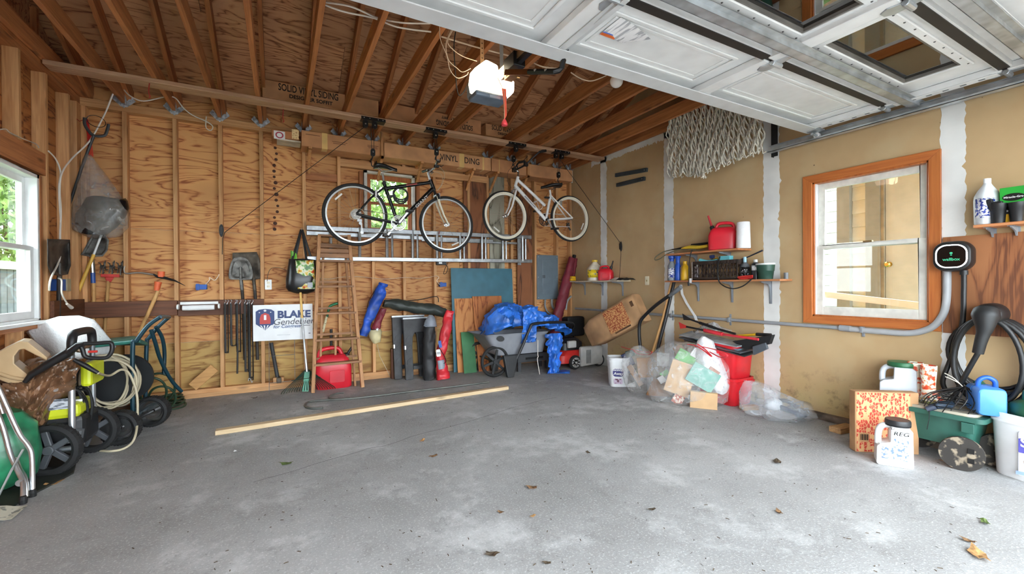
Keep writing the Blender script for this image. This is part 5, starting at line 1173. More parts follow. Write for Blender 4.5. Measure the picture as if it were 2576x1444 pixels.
# ---- wooden stepladder
P1, N1 = V(0, 5.32, 0), V(0, 1, -.11)
lq = lambda x, y: onp(x, y, P1, N1)
LW = lumber('ladder_wood', (190, 140, 96), (152, 104, 66), 'Z'); LWX = lumber('ladder_tread', (164, 120, 84), (122, 84, 56), 'X')
j = thing('wooden_stepladder', 'worn wooden stepladder standing folded against the back wall', 'stepladder', lq(850, 980))
for a, b in (((803, 592), (787, 988)), ((877, 592), (912, 975))): MB().beam(lq(*a), V(lq(*b).x, lq(*b).y, .0), .038, .07, (1, 0, 0)).build('side_rail', LW, j, bev=.003, seg=1)
for a, b in (((815, 640), (806, 950)), ((872, 640), (897, 955))): MB().beam(lq(*a)+V(0, .09, 0), lq(*b)+V(0, .10, -.12), .022, .04, (1, 0, 0)).build('back_leg', LW, j)
for k, (y, xa, xb) in enumerate(((656, 801, 883), (721, 798, 889), (789, 796, 895), (856, 793, 902), (918, 790, 908))):
    A, B = lq(xa, y), lq(xb, y-1); MB().box((A.x, A.y-.05, A.z-.012), (B.x, A.y+.06, A.z+.012)).build('tread', LWX, j, bev=.002, seg=1)
    A, B = lq(xa+4, y-12), lq(xb-8, y-14); MB().box((A.x, A.y+.075, A.z-.012), (B.x, A.y+.095, A.z+.012)).build('back_rung', LWX, j)
for y in (617, 630, 642): A, B = lq(803, y), lq(879, y); MB().box((A.x, A.y-.02, A.z-.026), (B.x, A.y+.02, A.z+.024)).build('top_slat', LWX, j, bev=.002, seg=1)
A, B = lq(800, 592), lq(882, 592); MB().box((A.x, A.y-.03, A.z-.01), (B.x, A.y+.12, A.z+.012)).build('cap', LWX, j)
MB().beam(lq(846, 845)+V(0, .09, 0), lq(846, 920)+V(0, .09, 0), .022, .022, (1, 0, 0)).build('centre_strut', LW, j)
# ---- aluminium extension ladder hung along the wall
j = thing('extension_ladder', 'aluminium extension ladder hung sideways on the back wall behind the bicycles', 'ladder', (1.78, 5.62, 1.5))
ALU = plain('aluminium', (160, 163, 165), .36, .75, var=.1, vs=12)
def rail(xa, ya, xb, yb, d, h, th=.03): A, B = bw(xa, ya, d), bw(xb, yb, d); MB().beam(A, B, h, th, (0, 0, 1)).build('rail', ALU, j, bev=.004, seg=1); return A, B
rail(771, 573, 1336, 597, .09, .055); rail(771, 650, 1338, 657, .09, .05); rail(771, 586, 1240, 607, .045, .05, .025); rail(1060, 604, 1300, 612, .045, .03, .02)
for i in range(9):
    x = .42+i*.335+.12; MB().tube([V(x, YB-.09, 1.56), V(x, YB-.09, 1.93)], .019, 8).build('rung', ALU, j, smooth=40)
    if i > 1: MB().tube([V(x+.075, YB-.05, 1.56), V(x+.075, YB-.05, 1.90)], .016, 8).build('rung', ALU, j, smooth=40)
for px in (1305,): A = bw(px, 645, .05); MB().box((A.x-.03, YB-.07, 1.50), (A.x+.03, YB-.06, 1.96)).build('end_bracket', ALU, j)
for x in (.5, 1.9, 3.0): MB().tube([V(x, YB+.0, 1.92), V(x, YB-.12, 1.90), V(x, YB-.13, 1.95)], .006, 6).build('wall_hook', plain('hook_red', (150, 60, 48), .5), j)
# ---- red gas cans
GRED = plain('gas_can_red', (212, 36, 52), .35, var=.08, vs=3); YEL = plain('nozzle_yellow', (226, 190, 60), .45)
def gas_can(label, c, w, d, h, rz, spout, spmat, name='gas_can'):
    """moulded fuel can: shouldered body, grip hole, spout"""
    j = thing(name, label, 'gas can', c); T = TR(c, rz=rz); mbx = MB(T); rings = []
    for z, sx, sy in ((0, .93, .9), (.03, 1, 1), (.52, 1, 1), (.62, .97, .95), (.74, .84, .84), (.80, .70, .62), (.82, .5, .4)): rings.append(ring((-.02*(z > .6)*w, 0, z*h), w*sx, d*sy, 4.5, 28))
    mbx.loft(rings); mbx.build('body', GRED, j, smooth=40)
    MB(T).tube(spl([(-.40*w, 0, .68*h), (-.36*w, 0, .9*h), (-.16*w, 0, .97*h), (.12*w, 0, .96*h), (.22*w, 0, .84*h), (.26*w, 0, .72*h)], 5), .06*w, 10).build('grip', GRED, j, smooth=60)
    MB(T).prism(rr(w*.42, h*.30, .02, 3), -.002, .004, frame(V(.08*w, -d/2, h*.3), (1, 0, 0), (0, 0, 1))).build('raised_panel', GRED, j, bev=.004)
    n0 = V(.33*w, 0, .7*h); MB(T).lathe([(.07*w, 0), (.085*w, .02), (.085*w, .05), (.06*w, .06)], n0, (spout[0], 0, spout[2]), 14).build('collar', BPL, j, smooth=40)
    MB(T).tube([n0+V(*spout)*.15, n0+V(*spout)*.5, n0+V(*spout)], [.035*w+.004, .03*w+.004, .022*w+.004], 10).build('spout', spmat, j, smooth=50); return j
p = fl(838, 972); gas_can('large red plastic gas can on the floor behind the stepladder', V(p.x, 5.50, 0), .40, .22, .48, 0, (.09, 0, .14), BPL)
# pruning saw on a long pole behind the ladder, crowbar
j = thing('pole_saw', 'saw with green grip and wooden pole leaning behind the stepladder', 'saw', bw(800, 930, .02))
MB().tube([bw(822, 795, .02), bw(812, 835, .02)], [.014, .016], 8, flat=.6).build('birch_handle', speckle('birch_bark', (222, 210, 170), (140, 116, 70), 40, .6, .66, .6), j); MB().tube([bw(812, 835, .02), bw(800, 880, .02), bw(795, 925, .02)], .015, 8).build('pole', HAND, j, smooth=50)
MB().tube(spl([bw(826, 782, .02), bw(831, 770, .02), bw(842, 765, .02), bw(850, 763, .02)], 4), .016, 8).tube([bw(823, 797, .02), bw(828, 772, .02)], .013, 8).build('green_grip', plain('grip_green', (30, 110, 70), .45), j, smooth=50)
j = tag(MB().tube([bw(833, 828, .02), bw(833, 880, .03)], .016, 8).build('bar_handle', plain('bar_black', (34, 30, 30), .5), smooth=50), 'black bar handle standing behind the stepladder by the stud', 'bar')
# ---- bags of folded camping chairs
def sack(name, label, cat, pts, rad, mt, d=None, seed=1, amp=.014, extra=None, n=14, flat=.85, thick=0):
    P = [at(x, y, Y=yy) for x, y, yy in pts]; zb = min(p.z for p in P)
    j = thing(name, label, cat, (P[-1].x, P[-1].y, max(0, zb)))
    MB().tube(spl(P, 9), rad, 22, flat=flat).crumple(amp, 9, seed).crease(.035, 11, seed).build('sleeve', mt, j, smooth=50); return j, P
BLU = plain('bag_blue', (36, 82, 180), .45, var=.2, vs=5, bump=.35, bs=12)
j, P = sack('chair_bag', 'bright blue folding chair bag slung against the back wall', 'chair bag', [(961, 718, 5.6), (955, 740, 5.58), (940, 775, 5.57), (925, 810, 5.57), (915, 843, 5.58)], [.055, .075, .072, .066, .06, .05], BLU, seed=1)
MB().lathe([(.05, 0), (.062, .02), (.05, .04)], P[0]+V(.01, 0, -.01), (.3, -.1, 1), 14).crumple(.01, 20, 2).build('gathered_end', BLU, j, smooth=50); MB().tube(spl([P[0]+V(-.04, .0, 0), bw(940, 735, .06), bw(925, 765, .06), P[3]], 5), .008, 6, flat=.3).build('strap', plain('strap_brown', (70, 50, 44), .7), j)
MAR = plain('bag_maroon', (128, 44, 56), .5, var=.15, bump=.3, bs=12); BEI = plain('bag_beige', (206, 194, 150), .6, var=.12, bump=.3, bs=12)
j, P = sack('chair_bag', 'maroon chair bag with a white star and beige ends behind the blue one', 'chair bag', [(965, 775, 5.64), (955, 800, 5.63), (945, 830, 5.62)], [.035, .045, .06], MAR, seed=3)
MB().tube(spl([bw(944, 829, .08), bw(945, 845, .08), bw(949, 862, .08)], 4), [.065, .08, .075, .04], 14, flat=.7).crumple(.012, 14, 6).build('beige_end', BEI, j, smooth=50)
MB().prism([((.026 if i % 2 == 0 else .009)*math.sin(math.pi*i/6), (.026 if i % 2 == 0 else .009)*math.cos(math.pi*i/6)) for i in range(12)], 0, .001, frame(bw(949, 829, .15), (1, 0, 0), (0, 0, 1))).build('white_star', SGN, j); MB().tube([bw(949, 866, .1), bw(955, 895, .09), bw(981, 946, .06)], .003, 5).build('drawcord', plain('cord_pale', (206, 196, 170), .8), j)
DKG = plain('bag_dark_green', (54, 60, 56), .5, var=.15, bump=.3, bs=10)
j, P = sack('long_equipment_bag', 'long dark green bag slung level between the chair bags', 'equipment bag', [(966, 762, 5.62), (1000, 766, 5.60), (1050, 775, 5.56), (1095, 780, 5.52), (1130, 792, 5.48)], [.055, .08, .085, .085, .07], DKG, seed=5)
MB().tube(spl([bw(1024, 757, .1), bw(1060, 753, .12), bw(1098, 746, .14), bw(1103, 760, .16)], 5), .006, 6).build('strap', BPL, j)
BKB = plain('bag_black', (34, 34, 36), .55, var=.2, bump=.3, bs=12); GRB = plain('bag_grey', (140, 146, 156), .45, var=.15, bump=.3, bs=14); RDB = plain('bag_red', (200, 40, 50), .45, var=.12, bump=.3, bs=12)
j, P = sack('chair_bag', 'black chair bag with a grey hood standing by the red bag', 'chair bag', [(1081, 818, 5.36), (1081, 850, 5.34), (1080, 900, 5.32), (1081, 945, 5.31), (1082, 953, 5.31)], [.075, .08, .083, .08, .075], BKB, seed=8)
MB().tube(spl([at(1083, 792, Y=5.37), at(1083, 805, Y=5.36), at(1082, 821, Y=5.36)], 4), [.02, .065, .085], 14).crumple(.012, 16, 4).build('grey_hood', GRB, j, smooth=50)
j, P = sack('chair_bag', 'bright red chair bag with a team badge standing before the boards', 'chair bag', [(1132, 782, 5.30), (1128, 800, 5.29), (1120, 840, 5.26), (1112, 880, 5.24), (1109, 905, 5.23), (1113, 930, 5.22), (1115, 952, 5.22)], [.05, .062, .066, .066, .058, .08, .084], RDB, seed=11)
MB().tube([at(1109, 906, Y=5.185), at(1112, 928, Y=5.175)], .045, 12, flat=.5).build('grey_band', GRB, j, smooth=50)
c = at(1103, 888, Y=5.175); MB().prism(rr(.055, .09, .012, 3), 0, .002, frame(c, (1, 0, .1), (0, 0, 1))).build('badge', VIN, j); text('lettering', 'm', BLK, j, c+V(0, -.003, 0), (1, 0, 0), (0, 0, 1), .06); c = at(1107, 866, Y=5.175); MB().prism(rr(.04, .09, .006, 2), 0, .002, frame(c, (1, 0, .15), (-.12, 0, 1))).build('blue_patch', plain('patch_blue', (50, 90, 170), .5), j)
MB().tube(spl([at(1104, 873, Y=5.16), at(1116, 893, Y=5.15), at(1122, 908, Y=5.16), at(1116, 915, Y=5.16)], 5), .004, 5).build('lanyard', BPL, j)
# ---- folding sawhorses
SHB = plain('sawhorse_black', (50, 50, 52), .5, var=.2, vs=8)
for (xa, xb, yt, yb_, Yk, lab) in ((991, 1075, 799, 955, 5.53, 'black folding sawhorse nearest the wall with an aluminium top edge'), (1019, 1098, 804, 957, 5.43, 'black folding sawhorse in front with an aluminium top edge')):
    A, B = at(xa, yt, Y=Yk), at(xb, yt, Y=Yk); w = B.x-A.x; h = A.z; j = thing('sawhorse', lab, 'sawhorse', ((A.x+B.x)/2, Yk, 0), 'folding sawhorses')
    Mf = frame(V(A.x, Yk, 0), (1, .1, 0), (0, .12, 1))
    out = [(0, 0), (.10, 0), (.105, h*.1), (.105, h*.2), (.108, h*.55), (.12, h*.70), (.15, h*.77), (w-.15, h*.77), (w-.12, h*.70), (w-.108, h*.55), (w-.105, h*.2), (w-.105, h*.1), (w-.10, 0), (w, 0), (w, h), (0, h)]
    bd = MB().prism(out, -.02, .02, Mf).build('frame', SHB, j, bev=.006)
    MB().prism([(-.004, h), (w+.004, h), (w+.004, h+.02), (-.004, h+.02)], -.026, .026, Mf).build('top_edge', ALU, j)
    for zz in (.25, .45, .62): MB().prism([(.02, h*zz), (.08, h*zz+.05), (.085, h*zz+.09), (.03, h*zz+.05)], .02, .026, Mf).build('stiffening_rib', SHB, bd)
    MB().prism([(.11, h*.16), (w-.11, h*.16), (w-.11, h*.22), (.11, h*.22)], -.012, .012, Mf).build('shelf_brace', SHB, j)
    MB().prism([(.0, h*.5), (.016, h*.5), (.016, h*.56), (0, h*.56)], -.03, .03, Mf).build('latch', SILV, j)
# ---- leaning boards
TEAL = plain('teal_paint', (56, 106, 122), .5, var=.08, vs=4); GPN = plain('green_paint', (64, 122, 78), .55, var=.08, vs=5)
def lean(name, label, cat, xbl, xbr, yb_, ztop, dtop, mt, th, dx=0.0):
    a, b = fl(xbl, yb_), fl(xbr, yb_-1); b = V(b.x, a.y, 0); yt = YB-dtop
    return tag(slab([V(a.x+dx, yt, ztop), V(b.x+dx, yt, ztop), b, a], th, nrm=(0, 1, 0)).build(name, mt, bev=.0015, seg=1), label, cat)
tz = bw(1134, 674, .03).z
a, b = bw(1134, 674, .03), bw(1288, 678, .03); tag(slab([V(a.x, YB-.03, tz), V(b.x, YB-.03, tz), V(b.x, 5.58, .0), V(a.x, 5.58, .0)], .012, nrm=(0, 1, 0)).build('painted_board', TEAL, bev=.0015, seg=1), 'large teal painted board leaning against the studs', 'board')
PA = plywood('leaning_ply', (206, 140, 82), (184, 114, 62), (140, 78, 40), 'Z', 7); PB_ = plywood('leaning_ply_dark', (188, 118, 66), (162, 92, 48), (118, 62, 32), 'Z', 8)
lean('plywood_offcut', 'paler plywood sheet leaning in front of the teal board', 'plywood', 1152, 1212, 938, bw(1150, 751, .06).z, .06, PA, .012)
a = fl(1207, 934, 0); lean('plywood_offcut', 'darker plywood sheet leaning behind the blue tarp', 'plywood', 1205, 1300, 935, bw(1220, 745, .09).z, .075, PB_, .012, -.02)
lean('painted_board', 'narrow green painted board leaning on the plywood sheets', 'board', 1168, 1206, 940, onp(1170, 835, fl(1168, 940), V(0, 1, -.22)).z, .16, GPN, .01)
tag(MB().box((bw(980, 880).x, 5.60, 0), (bw(993, 880).x, 5.66, bw(985, 877, .06).z)).build('dark_post', DARKW['Z']), 'short dark post beside the first sawhorse', 'post')
# ---- electrical panel with conduits
j = thing('electrical_panel', 'grey steel breaker panel on the studs near the right corner', 'electrical panel', bw(1378, 752, .02))
PG = plain('panel_grey', (112, 126, 136), .4, .2, var=.04)
a, b = bw(1351, 641, .02), bw(1404, 752, .02); MB().box((a.x, YB-.025, b.z), (b.x, YB+.06, a.z)).build('cover', PG, j, bev=.003)
a2, b2_ = bw(1365, 653, .03), bw(1391.5, 740, .03); dr_ = MB().box((a2.x, YB-.031, b2_.z), (b2_.x, YB-.025, a2.z)).build('door', PG, j, bev=.002)
c = bw(1368, 696, .035); MB().bx(c, (.05, .008, .05)).build('latch', plain('latch_grey', (80, 90, 98), .4), dr_, bev=.002)
mbx = MB()
for x in (a.x+.02, b.x-.02):
    for z in (a.z-.03, (a.z+b.z)/2, b.z+.03): mbx.lathe([(.007, 0), (.005, .003)], (x, YB-.025, z), (0, -1, 0), 8)
tag(mbx.build('screws', SILV, j), kind='stuff')
CND = plain('conduit_grey', (150, 154, 158), .45, var=.06)
MB().tube(spl([bw(1372, 752, -.02), bw(1371, 768, -.02), bw(1376, 782, -.02), bw(1386, 790, -.02)], 5), .014, 8).build('conduit', CND, j, smooth=60); MB().tube(spl([bw(1388, 752, -.02), bw(1389, 768, -.02), bw(1395, 778, -.02), bw(1410, 787, -.02)], 5), .02, 8).build('conduit', CND, j, smooth=60)
# ---- closed burgundy parasol
BUR = plain('parasol_burgundy', (112, 30, 44), .6, var=.12, bump=.3, bs=10)
j, P = sack('closed_parasol', 'furled burgundy parasol leaning in the right back corner', 'parasol', [(1440, 648, 5.50), (1428, 700, 5.50), (1415, 750, 5.49), (1402, 800, 5.48), (1395, 850, 5.44)], [.055, .08, .085, .08, .07], BUR, seed=14)
MB().tube([at(1445, 642, Y=5.5), at(1440, 665, Y=5.49)], .03, 8).build('pole_end', BLK, j); MB().tube(spl([at(1450, 650, Y=5.48), at(1445, 668, Y=5.48), at(1440, 700, Y=5.48)], 4), [.02, .035, .03], 8).crumple(.01, 15, 3).build('loose_flap', BUR, j, smooth=50)
MB().tube(spl([bw(1437, 745, .0), bw(1427, 758, .0), bw(1424, 780, .0)], 5), .016, 8).build('corner_conduit', CND, wb, smooth=60)
# ================================================================ on the right wall
RY = lumber('shelf_pine', (206, 140, 92), (176, 104, 62), 'Y', .5); BRK = plain('bracket_grey', (146, 152, 158), .45, .3, var=.05)
SHELF_Z = {}
def shelf(name, label, px0, px1, py, dep, mt, brs, bh, th=.019, z=None):
    a, b = at(px0, py, X=XR-dep), at(px1, py, X=XR-.01); z = z or (a.z+at(px1, py, X=XR-dep).z)/2
    j = thing(name, label, 'shelf', (XR-dep/2, (a.y+b.y)/2, z-th))
    MB().box((XR-dep, b.y, z-th), (XR-.002, a.y, z)).build('board', mt, j, bev=.003, seg=1)
    for px in brs:
        y = rw(px, py+10).y; zt = z-th
        mbx = MB().box((XR-.004, y-.014, zt-bh), (XR-.0015, y+.014, zt)).box((XR-dep*.85, y-.014, zt-.004), (XR, y+.014, zt-.0005))
        prof = [(0, 0), (-dep*.8, 0), (-dep*.8, -.012), (-.05, -.03), (-.022, -.06), (-.006, -bh), (0, -bh)]
        mbx.prism(prof, -.004, .004, frame(V(XR, y, zt), (1, 0, 0), (0, 0, 1))); mbx.build('bracket', BRK, j)
    return z
zc_ = shelf('corner_shelf', 'pale narrow shelf on grey brackets in the back right corner', 1415, 1586, 706, .25, plain('shelf_pale', (206, 192, 168), .6, var=.06), (1472, 1517, 1567), .20)
zl_ = shelf('wall_shelf', 'long lower pine shelf on grey brackets along the drywall', 1672, 1992, 704, .2, RY, (1757, 1842, 1939), .22)
zu_ = shelf('wall_shelf', 'short upper pine shelf on grey brackets along the drywall', 1674, 1889, 631, .22, RY, (1752, 1836), .14)
# --- bottles
def bottle(name, label, cat, px, py0, py1, X, prof, mats, e=2.0, aspect=1.0, lab=None, base=None):
    """lofted container: prof is (height fraction, half width px, material index)"""
    b = at(px, py1, X=X); t = at(px, py0, X=X); zb = base if base is not None else b.z; H = t.z-b.z; s = (at(px+1, py1, X=X)-at(px, py1, X=X)).length
    c = ray(px, 720); j = thing(name, label, cat, (b.x, b.y, zb)); k = 0
    while k < len(prof):
        m_ = prof[k][2]; q = [prof[k]]
        while k+1 < len(prof) and prof[k+1][2] == m_: k += 1; q.append(prof[k])
        rings = [ring((b.x, b.y, zb+f*H), max(.004, 2*w*s*.92), max(.004, 2*w*s*aspect), e if m_ == 0 else 2.0, 20, rz=-.5) for f, w, _ in q]
        MB().loft(rings).build(('body', 'neck', 'cap')[min(m_, 2)] if m_ < 3 else 'trigger', mats[m_], j, smooth=45); k += 1
    if lab:
        f0, f1, w, mt = lab; d = (V(0, 0, HC)-V(b.x, b.y, HC)).normalized(); rgs = []
        for f in (f0, f1):
            q = [p for p in ring((b.x, b.y, zb+f*H), 2*w*s*.92*1.02+.002, 2*w*s*aspect*1.02+.002, e, 60, rz=-.5)]; q = [(math.atan2((p-V(b.x, b.y, p.z)).cross(d).z, (p-V(b.x, b.y, p.z)).dot(d)), p) for p in q]
            rgs.append([p for a, p in sorted([x for x in q if abs(x[0]) < 1.0], key=lambda x: -x[0])])
        n_ = min(len(r) for r in rgs); MB().add(rgs[0][:n_]+rgs[1][:n_], [(i, i+1, n_+i+1, n_+i) for i in range(n_-1)]).build('label', mt, j, smooth=60, thick=.0006)
    return j
LBL = speckle('label_blue_white', (40, 60, 150), (226, 226, 230), 70, .46, .52, .4); LBW = speckle('label_white', (236, 236, 238), (120, 130, 150), 90, .58, .64, .4); LBY = speckle('label_yellow', (230, 200, 40), (40, 70, 110), 40, .55, .6, .4); LBK = speckle('label_black', (24, 24, 26), (200, 200, 204), 70, .6, .66, .4)
CLR = plain('milky_plastic', (216, 218, 214), .3, var=.04); GRYP = plain('bottle_grey', (126, 132, 138), .35); BLUP = plain('bottle_blue', (32, 84, 190), .35); YELP = plain('bottle_yellow', (226, 176, 30), .4); DKB = plain('bottle_dark', (48, 50, 54), .35)
xs = XR-.12
j = bottle('spray_bottle', 'grey spray bottle with a blue nozzle at the left of the lower shelf', 'spray bottle', 1690, 640, 702, xs, [(0, 8.5, 0), (.04, 9, 0), (.6, 8.5, 0), (.74, 5, 0), (.78, 3.5, 0), (.78, 4.5, 2), (.86, 4.5, 2), (.9, 7, 2), (1, 7, 2)], (GRYP, GRYP, BLUP), lab=(.12, .5, 8.8, LBL), base=zl_)
bottle('spray_bottle', 'all blue hose end sprayer bottle beside the grey one', 'spray bottle', 1705.5, 641, 702, xs, [(0, 7, 0), (.05, 7.5, 0), (.55, 7, 0), (.7, 4.5, 0), (.9, 4.5, 0), (1, 7, 0)], (BLUP,), base=zl_)
bottle('yellow_bottle', 'yellow oil bottle between the blue bottle and the white canister', 'bottle', 1723, 653, 701, xs, [(0, 8.5, 0), (.04, 9, 0), (.68, 9, 0), (.8, 5, 0), (.85, 4, 0), (.85, 4.6, 2), (1, 4.6, 2)], (YELP, YELP, YELP), 3, base=zl_)
bottle('white_canister', 'slim white canister left of the brown crate', 'canister', 1748, 655, 701, xs, [(0, 7.5, 0), (.95, 7.5, 0), (1, 6.5, 0)], (CLR,), lab=(.1, .7, 7.6, LBW), base=zl_)
bottle('black_label_bottle', 'grey bottle with a black label right of the crate', 'bottle', 1874, 642, 699, xs+.03, [(0, 10.5, 0), (.04, 11, 0), (.62, 10.5, 0), (.72, 6, 0), (.76, 4.2, 0), (.76, 4.4, 2), (1, 4, 2)], (plain('bottle_smoke', (96, 100, 104), .3), DKB, plain('cap_pale_blue', (150, 190, 206), .4)), 2.6, lab=(.15, .55, 10.8, LBK), base=zl_)
bottle('dark_bottle', 'dark bottle with a white label behind the green pot', 'bottle', 1901, 650, 700, XR-.07, [(0, 11, 0), (.65, 11, 0), (.8, 8, 0), (.86, 4.5, 0), (.86, 5, 2), (1, 5, 2)], (DKB, DKB, CLR), lab=(.45, .7, 11.2, LBW), base=zl_)
# green pot with white rim
bottle('plant_pot', 'dark green plastic pot with a white rim on the lower shelf', 'pot', 1926, 663, 703, XR-.1, [(0, 17, 0), (.5, 19.5, 0), (.52, 20.5, 0), (.9, 22, 0), (.9, 23.5, 2), (1, 23.5, 2)], (plain('pot_green', (40, 74, 62), .4, var=.1), None, CLR), base=zl_)
bottle('grey_cap', 'small grey plastic cap at the right end of the lower shelf', 'cap', 1977.5, 686, 702, XR-.08, [(0, 5.5, 0), (1, 5.5, 0)], (plain('cap_grey', (130, 134, 138), .5),), base=zl_)
# milk crate
a, b = at(1752, 700, X=XR-.13), at(1862, 700, X=XR-.13); y1, y0 = a.y, b.y; ht = at(1800, 656, X=XR-.13).z
CRT = plain('crate_brown', (58, 46, 40), .5, var=.1)
j = thing('milk_crate', 'dark brown plastic lattice crate on the lower shelf', 'crate', (XR-.12, (y0+y1)/2, zl_))
xf, xb = XR-.185, XR-.02
mbx = MB().box((xf, y0, zl_), (xb, y1, zl_+.008)); mbx.build('floor', CRT, j)
for (xa, xb2, nm) in ((xf, xf+.006, 'front_side'), (xb-.006, xb, 'back_side')):
    mbx = MB()
    for z0, z1 in ((zl_, zl_+.03), (ht-.035, ht)): mbx.box((xa, y0, z0), (xb2, y1, z1))
    n = 14
    for i in range(n+1): y = y0+(y1-y0)*i/n; mbx.box((xa, y-.004, zl_), (xb2, y+.004, ht))
    for i in range(n//2):
        ya = y0+(y1-y0)*2*i/n; yb2 = y0+(y1-y0)*(2*i+2)/n; mbx.beam((xa+.003, ya, zl_+.03), (xa+.003, yb2, ht-.035), .005, .005); mbx.beam((xa+.003, yb2, zl_+.03), (xa+.003, ya, ht-.035), .005, .005)
    mbx.build(nm, CRT, j)
for y in (y0, y1-.006): MB().box((xf, y, zl_), (xb, y+.006, zl_+.03)).box((xf, y, ht-.05), (xb, y+.006, ht)).box((xf, y, zl_), (xf+.02, y+.006, ht)).box((xb-.02, y, zl_), (xb, y+.006, ht)).build('end_side', CRT, j)
def brush(name, label, pts, r, mt, parts=()):
    P = [at(x, y, X=xx) for x, y, xx in pts]; j = thing(name, label, 'brush', P[0]); MB().tube(spl(P, 4), r, 8, flat=.6).build('handle', mt, j, smooth=50)
    for nm, (x, y, xx), sz, m2 in parts: MB().bx(at(x, y, X=xx), sz).crumple(.004, 30, 2).build(nm, m2, j, bev=.006)
    return j
TURQ = plain('turquoise_plastic', (110, 196, 206), .4, var=.06)
brush('scrub_brush', 'turquoise long handled scrub brush lying across the crate', [(1762, 654, XR-.15), (1780, 656, XR-.15), (1805, 653, XR-.13)], [.03, .012, .014], TURQ, [('brush_head', (1826, 650, XR-.12), (.06, .13, .05), TURQ)])
brush('dish_brush', 'dark blue brush standing in the crate', [(1792, 660, XR-.09), (1790, 650, XR-.09)], [.01, .014], BPL, [('bristles', (1791, 646, XR-.09), (.03, .05, .035), plain('bristle_navy', (40, 56, 110), .8))])
brush('yellow_brush', 'yellow scrubber poking out of the crate', [(1795, 651, XR-.06), (1812, 648, XR-.06)], [.012, .012], YELP)
brush('long_black_brush', 'long black handled brush sticking up from the crate', [(1855, 657, XR-.08), (1885, 645, XR-.08), (1918, 630, XR-.08)], [.014, .01, .014], plain('handle_navy', (34, 40, 54), .4))
j = thing('jumper_cable', 'red handled tool lying on the lower shelf before the bottles', 'tool', at(1860, 701, X=XR-.17)); MB().tube([at(1838, 700, X=XR-.17), at(1870, 696, X=XR-.17), at(1893, 694, X=XR-.17)], [.006, .012, .01], 8).tube([at(1838, 699, X=XR-.15), at(1868, 701, X=XR-.15), at(1893, 698, X=XR-.15)], [.006, .012, .01], 8).build('handles', RED, j, smooth=50)
cable('black_drooping_cable', 'black cord drooping in a loop below the lower shelf', [at(1811, 645, X=XR-.19), at(1806, 670, X=XR-.21), at(1808, 705, X=XR-.215), at(1822, 720, X=XR-.215), at(1845, 726, X=XR-.215), at(1870, 719, X=XR-.215), at(1890, 703, X=XR-.21)], .006, RUB)
cable('black_plug_cable', 'black plug cord hanging over the left part of both shelves', [at(1742, 628, X=XR-.22), at(1737, 640, X=XR-.225), at(1733, 670, X=XR-.225), at(1733, 700, X=XR-.215), at(1732, 714, X=XR-.215)], .005, RUB)
j = thing('cord_tag', 'white care tag and plug dangling below the lower shelf', 'tag', at(1735, 712, X=XR-.212)); MB().bx(at(1737, 706, X=XR-.213), (.002, .03, .05)).build('tag', VIN, j); MB().tube([at(1732, 710, X=XR-.215), at(1733, 719, X=XR-.215)], .012, 8).build('plug', BPL, j)
# upper shelf
p = at(1818, 622, X=XR-.12); gas_can('red gas can with a raised red and white spout on the upper shelf', V(p.x, p.y, zu_), .27, .17, .29, R(118), (.05, 0, .17), plain('spout_red_white', (170, 44, 50), .4))
j = thing('paper_towel_roll', 'white paper towel roll standing on the upper shelf', 'paper towel', at(1870, 622, X=XR-.12)); p = at(1870, 622, X=XR-.12); MB().lathe([(.02, 0), (.064, 0), (.066, .01), (.060, .25), (.058, .262), (.02, .262)], (p.x, p.y, zu_), (0, 0, 1), 24).build('roll', plain('paper_white', (238, 238, 238), .9), j, smooth=40); MB().lathe([(.02, .02), (.02, .264)], (p.x, p.y, zu_), (0, 0, 1), 14).build('core', CARD, j)
j = thing('hedge_trimmer', 'black and yellow hedge trimmer lying on the upper shelf', 'hedge trimmer', at(1740, 630, X=XR-.12))
MB().tube([at(1690, 628, X=XR-.1), at(1720, 623, X=XR-.1), at(1750, 620, X=XR-.1)], [.014, .02, .026], 8, flat=.5).build('blade', BPL, j); MB().tube(spl([at(1715, 626, X=XR-.15), at(1735, 622, X=XR-.15), at(1760, 622, X=XR-.15), at(1782, 618, X=XR-.15)], 4), [.012, .022, .02, .016], 8).build('grip', YEL, j, smooth=50); MB().tube([at(1740, 617, X=XR-.1), at(1785, 612, X=XR-.1)], .016, 8).build('motor', BPL, j)
MB().tube(spl([at(1690, 628, X=XR-.12), at(1668, 634, X=XR-.16), at(1650, 646, X=XR-.2), at(1648, 654, X=XR-.2), at(1660, 651, X=XR-.2), at(1680, 638, X=XR-.2), at(1710, 628, X=XR-.2), at(1750, 628, X=XR-.2)], 5), .006, 6).build('cable_loop', plain('cord_olive', (110, 108, 84), .6), j, smooth=60)
# corner shelf things
xs = XR-.13
bottle('detergent_jug', 'clear jug with a yellow label on the corner shelf', 'jug', 1496, 652, 704, xs, [(0, 13, 0), (.5, 14, 0), (.62, 13, 0), (.85, 5, 0), (.9, 4, 0), (.9, 5, 2), (1, 5, 2)], (plain('jug_clear', (206, 196, 176), .25), None, YEL), 2.8, lab=(.15, .52, 14, LBY), base=zc_)
p = at(1524, 704, X=xs); gas_can('small red gas can with a black spout on the corner shelf', V(p.x, p.y, zc_), .21, .13, .21, R(118-180), (.04, 0, .13), BPL)
j = thing('yellow_tool_case', 'two stacked yellow tool blocks at the end of the corner shelf', 'tool', at(1437, 705, X=XR-.2)); p = at(1437, 705, X=XR-.2)
MB().bx((p.x, p.y, zc_+.02), (.09, .13, .036)).build('lower_block', YELP, j, bev=.006); MB().bx((p.x, p.y-.01, zc_+.058), (.08, .12, .038)).build('upper_block', YELP, j, bev=.006)
